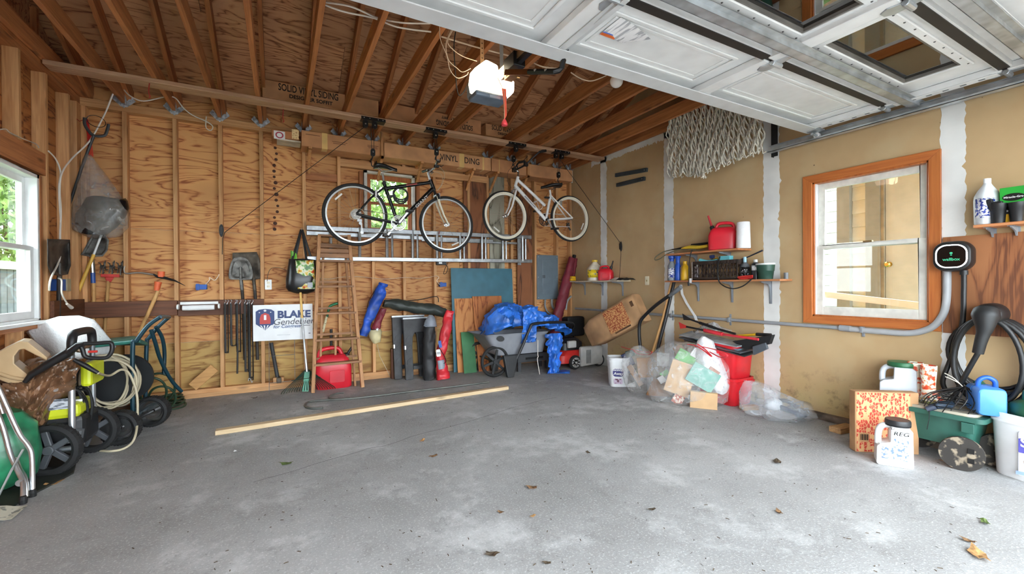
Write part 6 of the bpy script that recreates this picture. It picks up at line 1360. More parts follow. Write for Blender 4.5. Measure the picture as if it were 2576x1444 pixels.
j = thing('rag', 'crumpled white rag on the right end of the corner shelf', 'rag', at(1550, 703, X=xs)); p = at(1550, 703, X=xs); MB().grid(lambda u, v: V(p.x-.06+.13*v, p.y-.08+.16*u, zc_+.004+.035*math.sin(u*3.1)*math.sin(v*3.1)), 10, 10).crumple(.012, 25, 4).build('cloth', plain('rag_white', (214, 212, 204), .9), j, thick=.003)
tag(MB().grid(lambda u, v: V(XR-.24+.2*v, at(1578, 704, X=xs).y-.06+.15*u, zc_+.004+.025*math.sin(u*3.1)), 8, 6).crumple(.012, 22, 8).build('black_cloth', plain('cloth_black', (38, 36, 36), .8), thick=.003), 'crumpled black cloth hanging over the corner shelf end', 'cloth')
# switch plate
c = rw(1628, 706, .004); j = thing('light_switch', 'ivory switch plate on the drywall between the shelves', 'switch', (c.x, c.y, c.z-.06)); Mx = frame(V(XR-.001, c.y, c.z), (0, -1, 0), (0, 0, 1)); MB().prism(rr(.07, .115, .006, 2), 0, .007, Mx).build('plate', plain('ivory', (226, 216, 186), .5), j, bev=.002); MB().prism(rr(.01, .024, .002, 1), .007, .016, Mx).build('toggle', plain('toggle', (180, 160, 110), .5), j)
# two dark steel bars on the wall
for (x0, y0_, x1, y1_), lab in (((1549, 441, 1628, 427), 'upper of two dark steel bars on the drywall'), ((1552, 466, 1622, 449), 'lower of two dark steel bars on the drywall')):
    a, b = rw(x0, y0_, .02), rw(x1, y1_, .02); j = thing('steel_bar', lab, 'steel bar', (a+b)/2, 'steel bars on the drywall'); MB().beam(a, b, .05, .036, (0, 0, 1)).build('bar', plain('bar_blue_grey', (66, 76, 82), .45, .4), j, bev=.003, seg=1); MB().lathe([(.006, 0), (.005, .004)], b+V(-.02, .03, 0), (-1, 0, 0), 8).build('screw', SILV, j)
# ---- folded rope hammock
ROP = plain('rope_cream', (216, 210, 194), .9, var=.12, vs=30, bump=.4, bs=200)
j = thing('rope_hammock', 'folded cream rope hammock hanging from the joists by the right wall', 'hammock', (3.98, 3.0, 2.4)); mbx = MB(); rg = random.Random(4)
y1, y0 = at(1687, 340, X=3.98).y, at(1911, 340, X=3.98).y
for k in range(132):
    f = (k % 66)/65; y = y1+(y0-y1)*f; lay = k//66
    zb = at(1700+200*f, 428+(10 if f < .45 else -46*(f-.45)/.55), X=3.98).z+rg.uniform(-.03, .03); pts = []
    n = 18
    for i in range(n+1):
        g = i/n; pts.append(V(3.95+.05*lay+.02*math.sin(i*1.1+k), y+.009*math.sin(i*1.57+k*3.14)+rg.uniform(-.004, .004)+.02*math.sin(f*9+g*3), 3.10+(zb-3.10)*g))
    pts.append(pts[-1]+V(.02, rg.uniform(-.02, .02), .02)); mbx.tube(pts, .0068, 5)
tag(mbx.build('rope_strands', ROP, j, smooth=70), kind='stuff')
MB().tube([V(3.97, y0-.04, 3.11), V(3.97, y1+.06, 3.11)], .016, 10).build('spreader_bar', HAND, j, smooth=50)
for i in range(5): MB().tube([V(3.97, y1-.12*i-.02, 3.10), V(3.97, y1-.12*i-.2, 3.24)], .005, 5).build('suspension_cord', ROP, j)
# ---- conduit along the wall up to the charger
j = thing('wall_conduit', 'grey electrical conduit running low along the drywall up to the charger', 'conduit', rw(2000, 820, .03))
yb2 = rw(2172, 842, .03).y; P = [rw(1438, 784, .03), rw(1700, 799, .03), rw(1900, 814, .03), rw(2140, 838, .03)]
z0 = .815; path = [V(XR-.022, 5.6, z0), V(XR-.022, 1.86, z0)]
MB().tube(path, .0165, 10).build('thin_run', CND, j, smooth=60)
big = [V(XR-.026, 1.84, z0-.002), V(XR-.026, 1.6, z0-.006), V(XR-.026, 1.42, z0+.0), V(XR-.026, 1.30, z0+.05), V(XR-.026, 1.235, z0+.15), V(XR-.026, 1.215, z0+.28), V(XR-.026, 1.212, 1.30)]
MB().tube(spl(big, 5), .023, 12).build('bend', plain('conduit_pale', (172, 174, 176), .45, var=.05), j, smooth=60); MB().tube([V(XR-.024, 1.88, z0), V(XR-.025, 1.80, z0-.002)], .026, 12).build('coupling', CND, j)
for y in (3.66, 2.9, 1.72): MB().bx((XR-.006, y, z0), (.006, .022, .12)).bx((XR-.03, y, z0), (.045, .022, .05)).build('clamp', BRK, j, bev=.004)
# ---- plywood backing and the car charger
tag(MB().box((XR-.014, .15, .835), (XR-.0015, 1.238, 1.52)).build('backing_board', plywood('backing_ply', (166, 108, 66), (144, 88, 50), (104, 58, 32), 'Z', 5)), 'stained plywood sheet on the drywall behind the car charger', 'plywood')
c = rw(2399, 645, .06); j = thing('car_charger', 'black rounded wall charger with a glowing white ring', 'car charger', (c.x, c.y, c.z-.11)); Mx = frame(V(XR-.015, c.y, c.z), (0, -1, 0), (0, 0, 1))
def srect(w, h, s): return [(x*s, y*s) for x, y in rr(w, h, min(w, h)*.36, 7)]
mbx = MB(Mx); mbx.loft([[V(x, y, z) for x, y in srect(.205, .212, s)] for z, s in ((0, .96), (.03, 1), (.065, .99), (.085, .93), (.09, .85))]); mbx.build('housing', plain('charger_black', (24, 25, 26), .4, var=.05), j, smooth=40)
MB().frame(srect(.165, .165, .98), srect(.165, .165, .90), .0895, .0925, Mx).build('light_ring', glow('ring_white', (240, 250, 255), 3.0), j)
MB().prism(srect(.165, .165, .89), .0895, .091, Mx).build('face_glass', plain('charger_gloss', (14, 15, 16), .12, var=0), j)
fp = Mx @ V(0, 0, .0918); GRT = plain('logo_green', (70, 190, 140), .4, var=0)
text('lettering', 'wallbox', GRT, j, fp+V(0, 0, -.022), (0, -1, 0), (0, 0, 1), .028, sx=1.0, fat=.0006); MB(Mx).prism(rr(.016, .014, .006, 4, 0, .022), .0912, .0922).build('logo', GRT, j); MB(Mx).prism(rr(.01, .006, .002, 2, 0, .008), .0912, .0922).build('logo', GRT, j)
CBL = plain('charge_cable', (30, 31, 32), .45, var=.08)
b0 = V(XR-.055, c.y-.05, c.z-.10); MB().tube([b0, b0+V(0, 0, -.03)], .022, 12).build('gland', CBL, j, smooth=50)
# coiled cable on the plug holder
hk = at(2497, 790, X=XR-.07); path = [b0+V(0, 0, -.03), b0+V(-.005, .0, -.15), b0+V(-.02, .005, -.38), b0+V(-.03, .06, -.62), b0+V(-.03, .10, -.78), b0+V(-.02, .08, -.86)]
MB().tube(spl(path, 6), .0145, 10).build('supply_cable', CBL, j, smooth=60)
for k in range(6):
    cx = hk.y-.0+rnd.uniform(-.012, .012); ry = .205-.008*k+rnd.uniform(-.01, .01); rz_ = .23+.012*k+rnd.uniform(-.02, .02); zc0 = hk.z-.03-rz_+rnd.uniform(-.005, .01); xx = XR-.045-.018*k
    pts = []
    for i in range(33):
        a = 2*math.pi*i/32; pts.append(V(xx+.01*math.sin(a*2+k), cx+ry*math.sin(a)*(1+.08*math.sin(a+k)), zc0+rz_*math.cos(a)))
    MB().tube(pts[:-1], .0145, 9, True).build('cable_coil', CBL, j, smooth=60)
j = thing('plug_holster', 'black charger plug resting in its round wall holster', 'charger plug', (hk.x, hk.y, hk.z-.3)); Mh = frame(V(XR-.16, hk.y, hk.z), (0, -1, 0), (0, 0, 1))
MB().lathe([(.06, 0), (.072, .02), (.072, .14)], V(XR-.17, hk.y, hk.z), (1, 0, 0), 24).build('holster', plain('charger_black', (24, 25, 26), .4), j, smooth=40, bev=.004)
q0 = V(XR-.17, hk.y, hk.z); pl_ = [q0+V(-.01, 0, .03), q0+V(-.035, 0, -.02), q0+V(-.05, .0, -.09), q0+V(-.055, .015, -.17), q0+V(-.05, .03, -.25)]
MB().tube(spl(pl_, 5), [.06, .068, .05, .034, .03, .028], 14).build('connector', plain('plug_black', (28, 29, 30), .5), j, smooth=50); MB().tube(spl([pl_[-1], pl_[-1]+V(.02, .05, -.12), pl_[-1]+V(.04, .09, -.22), pl_[-1]+V(.05, .14, -.36)], 5), .0145, 9).build('cable', CBL, j, smooth=60)
# ---- high small shelf near the charger
zs2 = shelf('small_wall_shelf', 'small pine shelf above the car charger', 2447, 2600, 574, .17, RY, (2500, 2560), .06, z=1.575)
xs = XR-.1
bottle('washer_fluid_jug', 'translucent washer fluid jug with blue liquid on the small shelf', 'jug', 2484, 455, 571, xs, [(0, 36, 0), (.03, 38, 0), (.52, 40, 0), (.62, 38, 0), (.74, 28, 0), (.86, 14, 0), (.9, 11, 0), (.9, 13, 2), (1, 13, 2)], (plain('jug_milky', (212, 216, 218), .3, var=.05), None, VIN), 3.4, .62, (.14, .56, 39, LBL), base=zs2)
a = at(2553, 560, X=xs); text_z = zs2
j = thing('plant_food_box', 'green plant food carton with black oval marks on the small shelf', 'carton', (a.x, a.y-.02, zs2)); MB().box((XR-.125, a.y-.09, zs2), (XR-.04, a.y+.06, zs2+.225)).build('carton', plain('carton_green', (36, 158, 52), .45, var=.05), j, bev=.002); MB().box((XR-.127, a.y-.091, zs2), (XR-.038, a.y+.061, zs2+.055)).build('yellow_band', YELP, j)
for zz in (.16, .075):
    MB().prism([(.048*math.cos(2*math.pi*i/24), .024*math.sin(2*math.pi*i/24)) for i in range(24)], 0, .0015, frame(V(XR-.125, a.y+.0, zs2+zz), (0, -1, 0), (0, 0, 1))).build('oval_mark', BLK, j); text('lettering', 'Miracle-Gro', VIN, j, V(XR-.1275, a.y, zs2+zz), (0, -1, 0), (0, 0, 1), .017, fat=.0004)
for px, lab in ((2511, 'black plastic clip pot in front of the washer fluid jug'), (2558, 'black plastic pot in front of the green carton')):
    j = bottle('black_pot', lab, 'pot', px, 522, 571, XR-.135, [(0, 18, 0), (.7, 22, 0), (.72, 23.5, 0), (1, 24, 0)], (BPL,), base=zs2)
    if px < 2530: q = at(2495, 515, X=XR-.15); MB().beam(at(2500, 530, X=XR-.15), at(2487, 502, X=XR-.15), .03, .03).bx(at(2508, 512, X=XR-.15), (.03, .05, .025)).build('clip', BPL, j, bev=.004)
# ================================================================ on the floor: cart, mower, rubbish, right hand side
def T3(px, py, z=0): return fl(px, py, z)
# planks and rods
a, b = fl(541, 1096), fl(1280, 980)
tag(slab([a+V(0, .07, .036), b+V(0, .07, .036), b+V(0, 0, .036), a+V(0, 0, .036)], -.036, nrm=(0, 0, -1)).build('plank', lumber('fresh_plank', (206, 182, 146), (180, 154, 116), 'X'), bev=.002, seg=1), 'long pale timber lying across the garage floor', 'plank')
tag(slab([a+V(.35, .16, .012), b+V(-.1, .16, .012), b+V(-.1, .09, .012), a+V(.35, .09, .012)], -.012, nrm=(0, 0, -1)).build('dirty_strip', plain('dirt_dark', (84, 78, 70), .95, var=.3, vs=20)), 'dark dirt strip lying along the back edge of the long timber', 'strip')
cable('metal_rod', 'thin bent grey rod with a hooked end on the floor behind the timber', [fl(812, 1026, .012), fl(780, 1027, .012), fl(767, 1019, .012), fl(790, 1009, .012), fl(900, 1001, .012), fl(1050, 983, .012), fl(1160, 970, .012), fl(1230, 961, .012)], .011, plain('rod_grey', (112, 114, 108), .5, .4), 8, cat='rod')
cable('metal_rod', 'short grey hooked rod on the floor beside the longer rod', [fl(865, 988, .01), fl(845, 990, .01), fl(827, 998, .01), fl(840, 1004, .01), fl(880, 1001, .01)], .008, plain('rod_grey', (112, 114, 108), .5, .4), 8, cat='rod')
# ---- yard cart with tarp
LGP = plain('cart_grey', (138, 140, 146), .5, var=.08, vs=5)
wc = fl(1234, 944); YN = 4.98
cart = thing('yard_cart', 'grey two wheeled yard cart with black handle holding a blue tarp', 'yard cart', (2.9, 5.15, 0))
def cr_(px, py, Y): return at(px, py, Y=Y)
tl, tr_ = cr_(1214, 831, 4.98), cr_(1381, 843, 4.98); bl, br_ = cr_(1256, 893, 5.0), cr_(1372, 884, 5.0)
yb0, yb1 = 4.96, 5.50
zr = (tl.z+tr_.z)/2; zb = (bl.z+br_.z)/2-.01
def qr(x0, x1, y0, y1, z, r=.06): return [V(x, y, z) for x, y in rr(x1-x0, y1-y0, r, 4, (x0+x1)/2, (y0+y1)/2)]
MB().loft([qr(bl.x, br_.x, yb0+.06, yb1-.06, zb), qr(tl.x+.06, tr_.x-.01, yb0+.02, yb1-.02, zr-.04), qr(tl.x, tr_.x+.02, yb0, yb1, zr), qr(tl.x-.01, tr_.x+.03, yb0-.015, yb1+.015, zr), qr(tl.x+.02, tr_.x, yb0+.03, yb1-.03, zr-.01), qr(bl.x+.03, br_.x-.03, yb0+.09, yb1-.09, zb+.03)]).build('tray', LGP, cart, smooth=40)
c = cr_(1259, 854, 4.965); MB().prism([(.055*math.cos(2*math.pi*i/24), .035*math.sin(2*math.pi*i/24)) for i in range(24)], 0, .002, frame(c+V(0, -.005, .01), (1, 0, -.2), (.2, .12, 1))).build('oval_badge', plain('badge_black', (30, 32, 36), .4), cart)
HB_ = plain('cart_black', (36, 37, 39), .45, var=.1)
h = [cr_(1300, 902, 4.93), cr_(1318, 862, 4.92), cr_(1333, 826, 4.92), cr_(1343, 815, 4.92), cr_(1390, 811, 4.98), cr_(1428, 811, 5.05), cr_(1443, 818, 5.12), cr_(1430, 838, 5.25), cr_(1405, 862, 5.4), cr_(1385, 885, 5.46)]
MB().tube(spl(h, 5), .019, 10).build('handle', HB_, cart, smooth=60)
for yy in (4.95, 5.42):
    q = cr_(1284, 950, 4.9) if yy < 5.1 else None; x = fl(1287, 950).x; MB().add([V(x-.09, yy-.03, zb+.01), V(x+.13, yy-.03, zb+.01), V(x+.04, yy-.06, 0), V(x-.05, yy-.06, 0), V(x-.09, yy+.03, zb+.01), V(x+.13, yy+.03, zb+.01), V(x+.04, yy+.0, 0), V(x-.05, yy+.0, 0)], [(0, 1, 2, 3), (4, 7, 6, 5), (0, 1, 5, 4), (1, 2, 6, 5), (2, 3, 7, 6), (3, 0, 4, 7)]).build('leg', HB_, cart, bev=.008)
rw_ = .205
for yy in (5.02, 5.52):
    c = V(wc.x, yy, rw_); n = 36
    w = MB().tube([c+V(math.cos(2*math.pi*i/n)*(rw_-.022), 0, math.sin(2*math.pi*i/n)*(rw_-.022)) for i in range(n)], .022, 8, True).build('wheel', TYRE, cart, smooth=60)
    mbx = MB()
    for i in range(6): a = 2*math.pi*i/6+.3; mbx.beam(c, c+V(math.cos(a)*(rw_-.03), 0, math.sin(a)*(rw_-.03)), .03, .02, V(-math.sin(a), 0, math.cos(a)))
    mbx.lathe([(.03, -.03), (.03, .03)], c, (0, 1, 0), 14); mbx.build('spokes', HB_, w)
MB().tube([V(wc.x, 5.0, rw_), V(wc.x, 5.55, rw_)], .012, 8).build('axle', HB_, cart)
TARP = plain('tarp_blue', (48, 110, 200), .32, var=.22, vs=6, bump=.5, bs=10)
ta = thing('blue_tarp', 'bunched bright blue tarpaulin heaped in the yard cart and trailing to the floor', 'tarpaulin', (3.1, 5.1, 0))
SIL = [(1229, 832), (1231, 800), (1242, 776), (1266, 759), (1292, 764), (1325, 770), (1362, 782), (1392, 794), (1410, 812), (1416, 838)]
SILP = spl([at(x, y, Y=5.2) for x, y in SIL], 3)
def heap(u, v):
    i = u*(len(SILP)-1); k = min(len(SILP)-2, int(i)); p = SILP[k].lerp(SILP[k+1], i-k); g = max(0, math.sin(math.pi*(.04+.92*v)))**.55
    return V(p.x, 4.99+.47*v+.03*math.sin(u*17), zr-.05+max(0, p.z-zr+.05)*g*(1 if v > .3 else .94+.06*math.sin(u*23)))
MB().grid(heap, 84, 36).crumple(.05, 6.5, 3).crease(.14, 5, 3).crease(.05, 15, 5).build('heap', TARP, ta, smooth=24, thick=.003)
MB().grid(lambda u, v: at(1318+36*u-6*v, 775+88*v-4*u, Y=4.99-.04*v), 20, 30).crumple(.012, 12, 7).crease(.05, 12, 2).build('front_flap', TARP, ta, smooth=24, thick=.003)
MB().grid(lambda u, v: at(1378+36*u-(6*u-2)*v, 838+100*v, Y=4.86-.06*v+.06*math.sin(u*9)*.5), 24, 34).crumple(.02, 8, 9).crease(.09, 9, 4).build('trailing_flap', TARP, ta, smooth=24, thick=.003)
MB().grid(lambda u, v: V(*fl(1376+58*u, 941-8*v, 0))+V(0, 0, .008+.03*math.sin(v*3)*math.sin(u*6)**2), 12, 5).crumple(.006, 14, 2).build('floor_flap', TARP, ta, smooth=45, thick=.003)
p = at(1353, 855, Y=4.9); cable('tarp_cord', 'thin white cord hanging from the tarp corner to the floor', [p, at(1353, 890, Y=4.9), at(1354, 897, Y=4.89), at(1352, 905, Y=4.9), V(p.x, 4.86, .004)], .005, CW)
# dark step stool under the cart
sx0, sx1 = cr_(1298, 905, 5.2).x, cr_(1378, 905, 5.2).x; j = thing('plastic_step', 'dark grey plastic step stool under the yard cart', 'step stool', ((sx0+sx1)/2, 5.3, 0)); SG = plain('step_dark', (56, 57, 60), .55, var=.1)
zt = zb-.03; MB().box((sx0, 5.14, zt-.12), (sx1, 5.40, zt)).build('top', SG, j, bev=.012)
for x in (sx0+.03, sx1-.03):
    for y in (5.17, 5.37): MB().box((x-.025, y-.025, 0), (x+.025, y+.025, zt-.1)).build('leg', SG, j, bev=.006)
MB().box((sx0+.12, 5.136, zt-.08), (sx1-.12, 5.142, zt-.05)).build('hand_slot', BLK, j)
# ---- lawn mower
MW = thing('lawn_mower', 'red and black push mower with a pale grass chute in the back corner', 'lawn mower', (3.85, 4.95, 0))
RDK = plain('mower_red', (176, 34, 30), .4, var=.1); PLG = plain('mower_grey', (170, 168, 164), .45, var=.06)
d0 = V(3.85, 5.0, 0); MB().loft([qr(3.42, 4.02, 4.92, 5.36, .09, .08), qr(3.42, 4.02, 4.92, 5.36, .20, .08), qr(3.47, 3.96, 4.97, 5.30, .26, .1)]).build('deck', RDK, MW, smooth=40)
MB().loft([qr(3.52, 3.9, 5.0, 5.3, .25, .08), qr(3.52, 3.9, 5.0, 5.3, .36, .1), qr(3.58, 3.84, 5.06, 5.24, .42, .08)]).build('engine_cover', plain('mower_black', (30, 30, 32), .45, var=.1), MW, smooth=40)
g0, g1 = at(1462, 873, Y=4.86), at(1517, 920, Y=4.86); cov = MB().prism([(g0.x, g1.z+.02), (g1.x-.01, g1.z+.04), (g1.x, g0.z-.02), (g1.x-.05, g0.z), (g0.x+.02, g0.z), (g0.x, g0.z-.02)], -4.92, -4.86, frame(V(0, 0, 0), (1, 0, 0), (0, 0, 1)) @ Matrix.Diagonal((1, 1, 1, 1))).build('grass_chute', PLG, MW, bev=.015)
MB().box((g0.x+.09, 4.853, g1.z+.06), (g0.x+.17, 4.859, g0.z-.05)).build('moulded_mark', plain('mower_mark', (120, 120, 118), .5), cov)
for x, y, r_ in ((3.66, 4.91, .1), (4.10, 4.93, .095), (3.62, 5.38, .1), (4.06, 5.38, .1)):
    c = V(x, y, r_); w = MB().lathe([(r_*.6, -.022), (r_*.92, -.025), (r_, -.012), (r_, .012), (r_*.92, .025), (r_*.6, .022)], c, (0, 1, 0), 28).build('wheel', TYRE, MW, smooth=35)
    mbx = MB().lathe([(.018, -.03), (.018, .02)], c, (0, 1, 0), 12)
    for i in range(9): a = 2*math.pi*i/9; mbx.beam(c+V(0, -.02, 0), c+V(math.cos(a)*r_*.66, -.02, math.sin(a)*r_*.66), .018, .012, V(-math.sin(a), 0, math.cos(a)))
    mbx.lathe([(r_*.60, -.026), (r_*.7, -.026), (r_*.7, .0), (r_*.6, .0)], c, (0, 1, 0), 24); mbx.build('hubcap', PLG, w)
MB().tube(spl([V(3.46, 5.34, .24), V(3.44, 5.5, .6), V(3.5, 5.55, .66), V(3.95, 5.55, .66), V(4.0, 5.5, .6), V(4.0, 5.34, .24)], 5), .013, 8).build('push_bar', BLK, MW, smooth=50)
a, b = at(1424, 800, Y=5.3), at(1462, 850, Y=5.3); MB().bx(((a.x+b.x)/2+.08, 5.42, .55), (.34, .16, .3)).crumple(.01, 6, 2).build('grass_bag', plain('bag_mesh_black', (22, 22, 24), .8, var=.2), MW, bev=.03)
c = at(1438, 866, Y=4.96); MB().bx(c, (.14, .05, .1)).build('side_cover', PLG, MW, bev=.012)
# paper leaf bag lying on the mower
KR = plain('kraft_paper', (178, 138, 98), .8, var=.12, vs=4, bump=.5, bs=7)
A, B = at(1490, 842, X=3.80), at(1612, 772, X=3.98); ax = (B-A).normalized(); vd = (V(0, 0, HC)-(A+B)/2).normalized(); sd = (vd-ax*vd.dot(ax)+V(0, 0, .25)).normalized(); sd = (sd-ax*sd.dot(ax)).normalized(); up = sd.cross(ax).normalized(); up = up if up.z > 0 else -up; j = thing('paper_leaf_bag', 'brown paper yard waste bag with a leaf print lying on the mower', 'paper bag', (A.x+.3, A.y, A.z-.3)); rings = []
Lb = (B-A).length
for f, w, h in ((-.1, .30, .03), (0, .33, .10), (.12, .36, .18), (.5, .38, .2), (.9, .38, .2), (1.0, .375, .195), (1.01, .36, .18)):
    c = A+ax*Lb*f; rings.append([c+up*(w/2*x)+sd*(h/2*y) for x, y in rr(2, 2, .35, 3)])
pg = MB().loft(rings).crumple(.02, 6, 2).crumple(.008, 18, 4).build('bag', KR, j, smooth=40)
nf = sd if sd.dot(V(0, 0, HC)-A) > 0 else -sd
MB().grid(lambda u, v: A+ax*Lb*(.42+.40*u)+up*(.30*(v-.5))+nf*.108, 6, 4).build('leaf_print', speckle('leaf_print', (150, 70, 40), (206, 150, 96), 60, .46, .52, .8), j, thick=.001)
MB().grid(lambda u, v: A+ax*Lb*(.50+.30*u)+up*(-.175+.02*v)+nf*.107, 2, 1).build('dark_print', plain('bag_ink', (90, 60, 36), .8), j, thick=.001); MB().grid(lambda u, v: A+ax*Lb*(.93+.05*u)+up*(.03+.07*v)+nf*.108, 2, 2).build('stamp', plain('bag_ink', (90, 60, 36), .8), j, thick=.001)
# ---- long handled things behind the rubbish
j = thing('vacuum_wand', 'bent black tube with a grey grip leaning by the lower shelf', 'vacuum wand', rw(1622, 890, .35)); VY = lambda x, y: at(x, y, X=XR-.32)
MB().tube(spl([VY(1612, 884), VY(1608, 840), VY(1610, 812), VY(1622, 794), VY(1650, 768), VY(1686, 742)], 6), .02, 10).build('tube', BPL, j, smooth=60); MB().tube([VY(1684, 744), VY(1700, 732), VY(1713, 722)], [.02, .026, .024], 10).build('grip', plain('grip_grey', (110, 114, 118), .5), j, smooth=50)
tag(MB().tube([at(1641, 888, X=XR-.26), at(1668, 800, X=XR-.18), at(1690, 708, X=XR-.06)], .017, 10).build('wooden_pole', HAND, smooth=50), 'brown wooden pole leaning left of the black pole under the shelf', 'pole'); tag(MB().tube([at(1652, 888, X=XR-.26), at(1675, 800, X=XR-.18), at(1696, 708, X=XR-.06)], .019, 10).build('black_pole', BPL, smooth=50), 'black pole leaning with the wooden pole under the lower shelf', 'pole')
tag(MB().grid(lambda u, v: [at(1713, 716, X=XR-.03), at(1716, 740, X=XR-.03), at(1727, 762, X=XR-.04), at(1748, 795, X=XR-.06), at(1752, 806, X=XR-.06)][int(u*4)]+V(0, .035*(v-.5), 0), 4, 1).build('white_strap', VIN, thick=.003), 'white plastic strap hanging below the lower shelf', 'strap')
# ---- small bucket at the back
def bucket(label, c, r0, r1, h, lid, j=None, rz=0):
    j = thing('litter_bucket', label, 'bucket', c); c = Vector(c)
    rings = [ring(c+V(0, 0, z), 2*r, 2*r, 4, 32, rz) for z, r in ((0, r0*.96), (.008, r0), (h*.86, r1), (h*.86, r1*1.05), (h*.9, r1*1.05), (h*.9, r1*1.01), (h, r1*1.04), (h, r1*.95), (h*.5, r1*.9))]
    MB().loft(rings).build('pail', plain('pail_white', (232, 233, 234), .4, var=.03), j, smooth=40); return j
PUR = plain('label_purple', (70, 66, 150), .4, var=.05)
p = fl(1562, 974); c = V(p.x+.05, p.y+.1, 0); jb = bucket('small white litter bucket with a navy brand patch behind the rubbish bags', c, .105, .12, .34, None, rz=-.55)
d = V(-c.x, -c.y, 0).normalized(); sd2 = V(-d.y, d.x, 0); fr0 = c+d*.125
MB().prism(rr(.12, .09, .03, 4), 0, .002, frame(fr0+V(0, 0, .17), sd2, (0, 0, 1))).build('brand_patch', plain('label_navy', (44, 44, 110), .4), jb); text('lettering', 'Scoop\nAway', VIN, jb, fr0+d*.004+V(0, 0, .182), sd2, (0, 0, 1), .046, fat=.001, shear=.2); MB().prism(rr(.10, .06, .01, 2), 0, .002, frame(fr0+V(0, 0, .07), sd2, (0, 0, 1))).build('cat_picture', speckle('cat_picture', (190, 170, 190), (110, 70, 90), 40, .5, .56, .5), jb)
# ---- clear rubbish bags
BAGF = clear('rubbish_film', (222, 222, 222), .2, .1, .6, 11)
def film_bag(label, rings, seed, amp=.02, mt=BAGF):
    zs = min(p.z for q in rings for p in q); c = rings[0][0]; j = thing('rubbish_bag', label, 'rubbish bag', (sum(p.x for p in rings[0])/len(rings[0]), sum(p.y for p in rings[0])/len(rings[0]), 0), 'clear bags of recycling')
    MB().loft(rings).crumple(amp, 9, seed).crumple(amp*.5, 22, seed+3).build('film', mt, j, smooth=50); return j
def put(j, name, px, py, X, w, h, t, mt, tilt=0, yaw=0):
    """flattened carton inside a bag, facing the camera"""
    c = at(px, py, X=X+.10); d = V(-c.x, -c.y, 0).normalized(); s = V(-d.y, d.x, 0); Rm = Matrix.Rotation(yaw, 4, 'Z'); s = (Rm @ s); d2 = s.cross(V(0, 0, 1)); M_ = frame(c, s*math.cos(tilt)+V(0, 0, 1)*math.sin(tilt), V(0, 0, 1)*math.cos(tilt)-s*math.sin(tilt))
    return MB(M_).box((-w/2, -h/2, -t), (w/2, h/2, 0)).build(name, mt, j, bev=.002, seg=1)
c1 = V(*fl(1612, 992)); c1 = V(c1.x+.06, c1.y+.06, 0)
jl = film_bag('smaller clear bag of cartons with a red drawstring beside the bucket', [ring(c1+V(.0, .0, z)+V(dx, dy, 0), w, d_, 2.4, 28) for z, w, d_, dx, dy in ((.004, .26, .2, .02, 0), (.06, .34, .28, .02, 0), (.18, .38, .32, .0, .0), (.32, .38, .32, -.01, 0), (.42, .30, .26, -.02, 0), (.48, .16, .14, -.02, 0), (.52, .1, .08, -.02, .0))], 2)
KB = plain('kraft_brown', (178, 136, 96), .85, var=.08); KBL = plain('kraft_light', (204, 168, 126), .85, var=.05); KD = plain('kraft_dark', (140, 100, 66), .85, var=.1); NV = plain('carton_navy', (34, 52, 96), .5, var=.2); WCT = plain('carton_white', (222, 222, 220), .5, var=.05); TGR = plain('carton_teal', (120, 176, 160), .5, var=.1); GGR = plain('carton_lime', (96, 176, 86), .5, var=.1)
Xl = c1.x
for a_ in (('navy_box', 1580, 905, .10, .16, .05, NV, .5), ('brown_bag', 1622, 925, .16, .22, .04, KB, .1), ('flat_box', 1598, 945, .06, .26, .03, KB, .55), ('navy_pack', 1572, 930, .09, .12, .04, NV, .6), ('white_pack', 1590, 975, .09, .1, .03, WCT, .4), ('dark_pack', 1585, 890, .1, .07, .05, plain('carton_green_dark', (50, 80, 66), .5), .3)): put(jl, a_[0], a_[1], a_[2], Xl, a_[3], a_[4], a_[5], a_[6], a_[7])
p = at(1605, 885, X=Xl); MB().tube(spl([at(1563, 872, X=Xl), at(1575, 876, X=Xl), at(1595, 880, X=Xl), at(1620, 886, X=Xl), at(1640, 885, X=Xl), at(1632, 892, X=Xl), at(1605, 890, X=Xl), at(1590, 878, X=Xl)], 4), .008, 6, flat=.35).build('drawstring', plain('drawstring_red', (196, 40, 38), .6), jl)
cb = V(3.62, 2.98, 0)
def bring(z, w, d_, dx=0, dy=0, rz=-.72): return ring(cb+V(dx, dy, z), w, d_, 2.6, 36, rz)
jb2 = film_bag('large clear bag full of flattened cartons standing on the floor', [bring(.004, .66, .34), bring(.05, .74, .42), bring(.2, .78, .48), bring(.36, .76, .48, .01), bring(.48, .64, .40, .02, .02), bring(.56, .44, .30, .03, .03), bring(.6, .2, .14, .04, .04)], 6, .025)
Xb = 3.46
PRD = speckle('print_red', (176, 84, 60), (226, 206, 186), 50, .5, .54, .6)
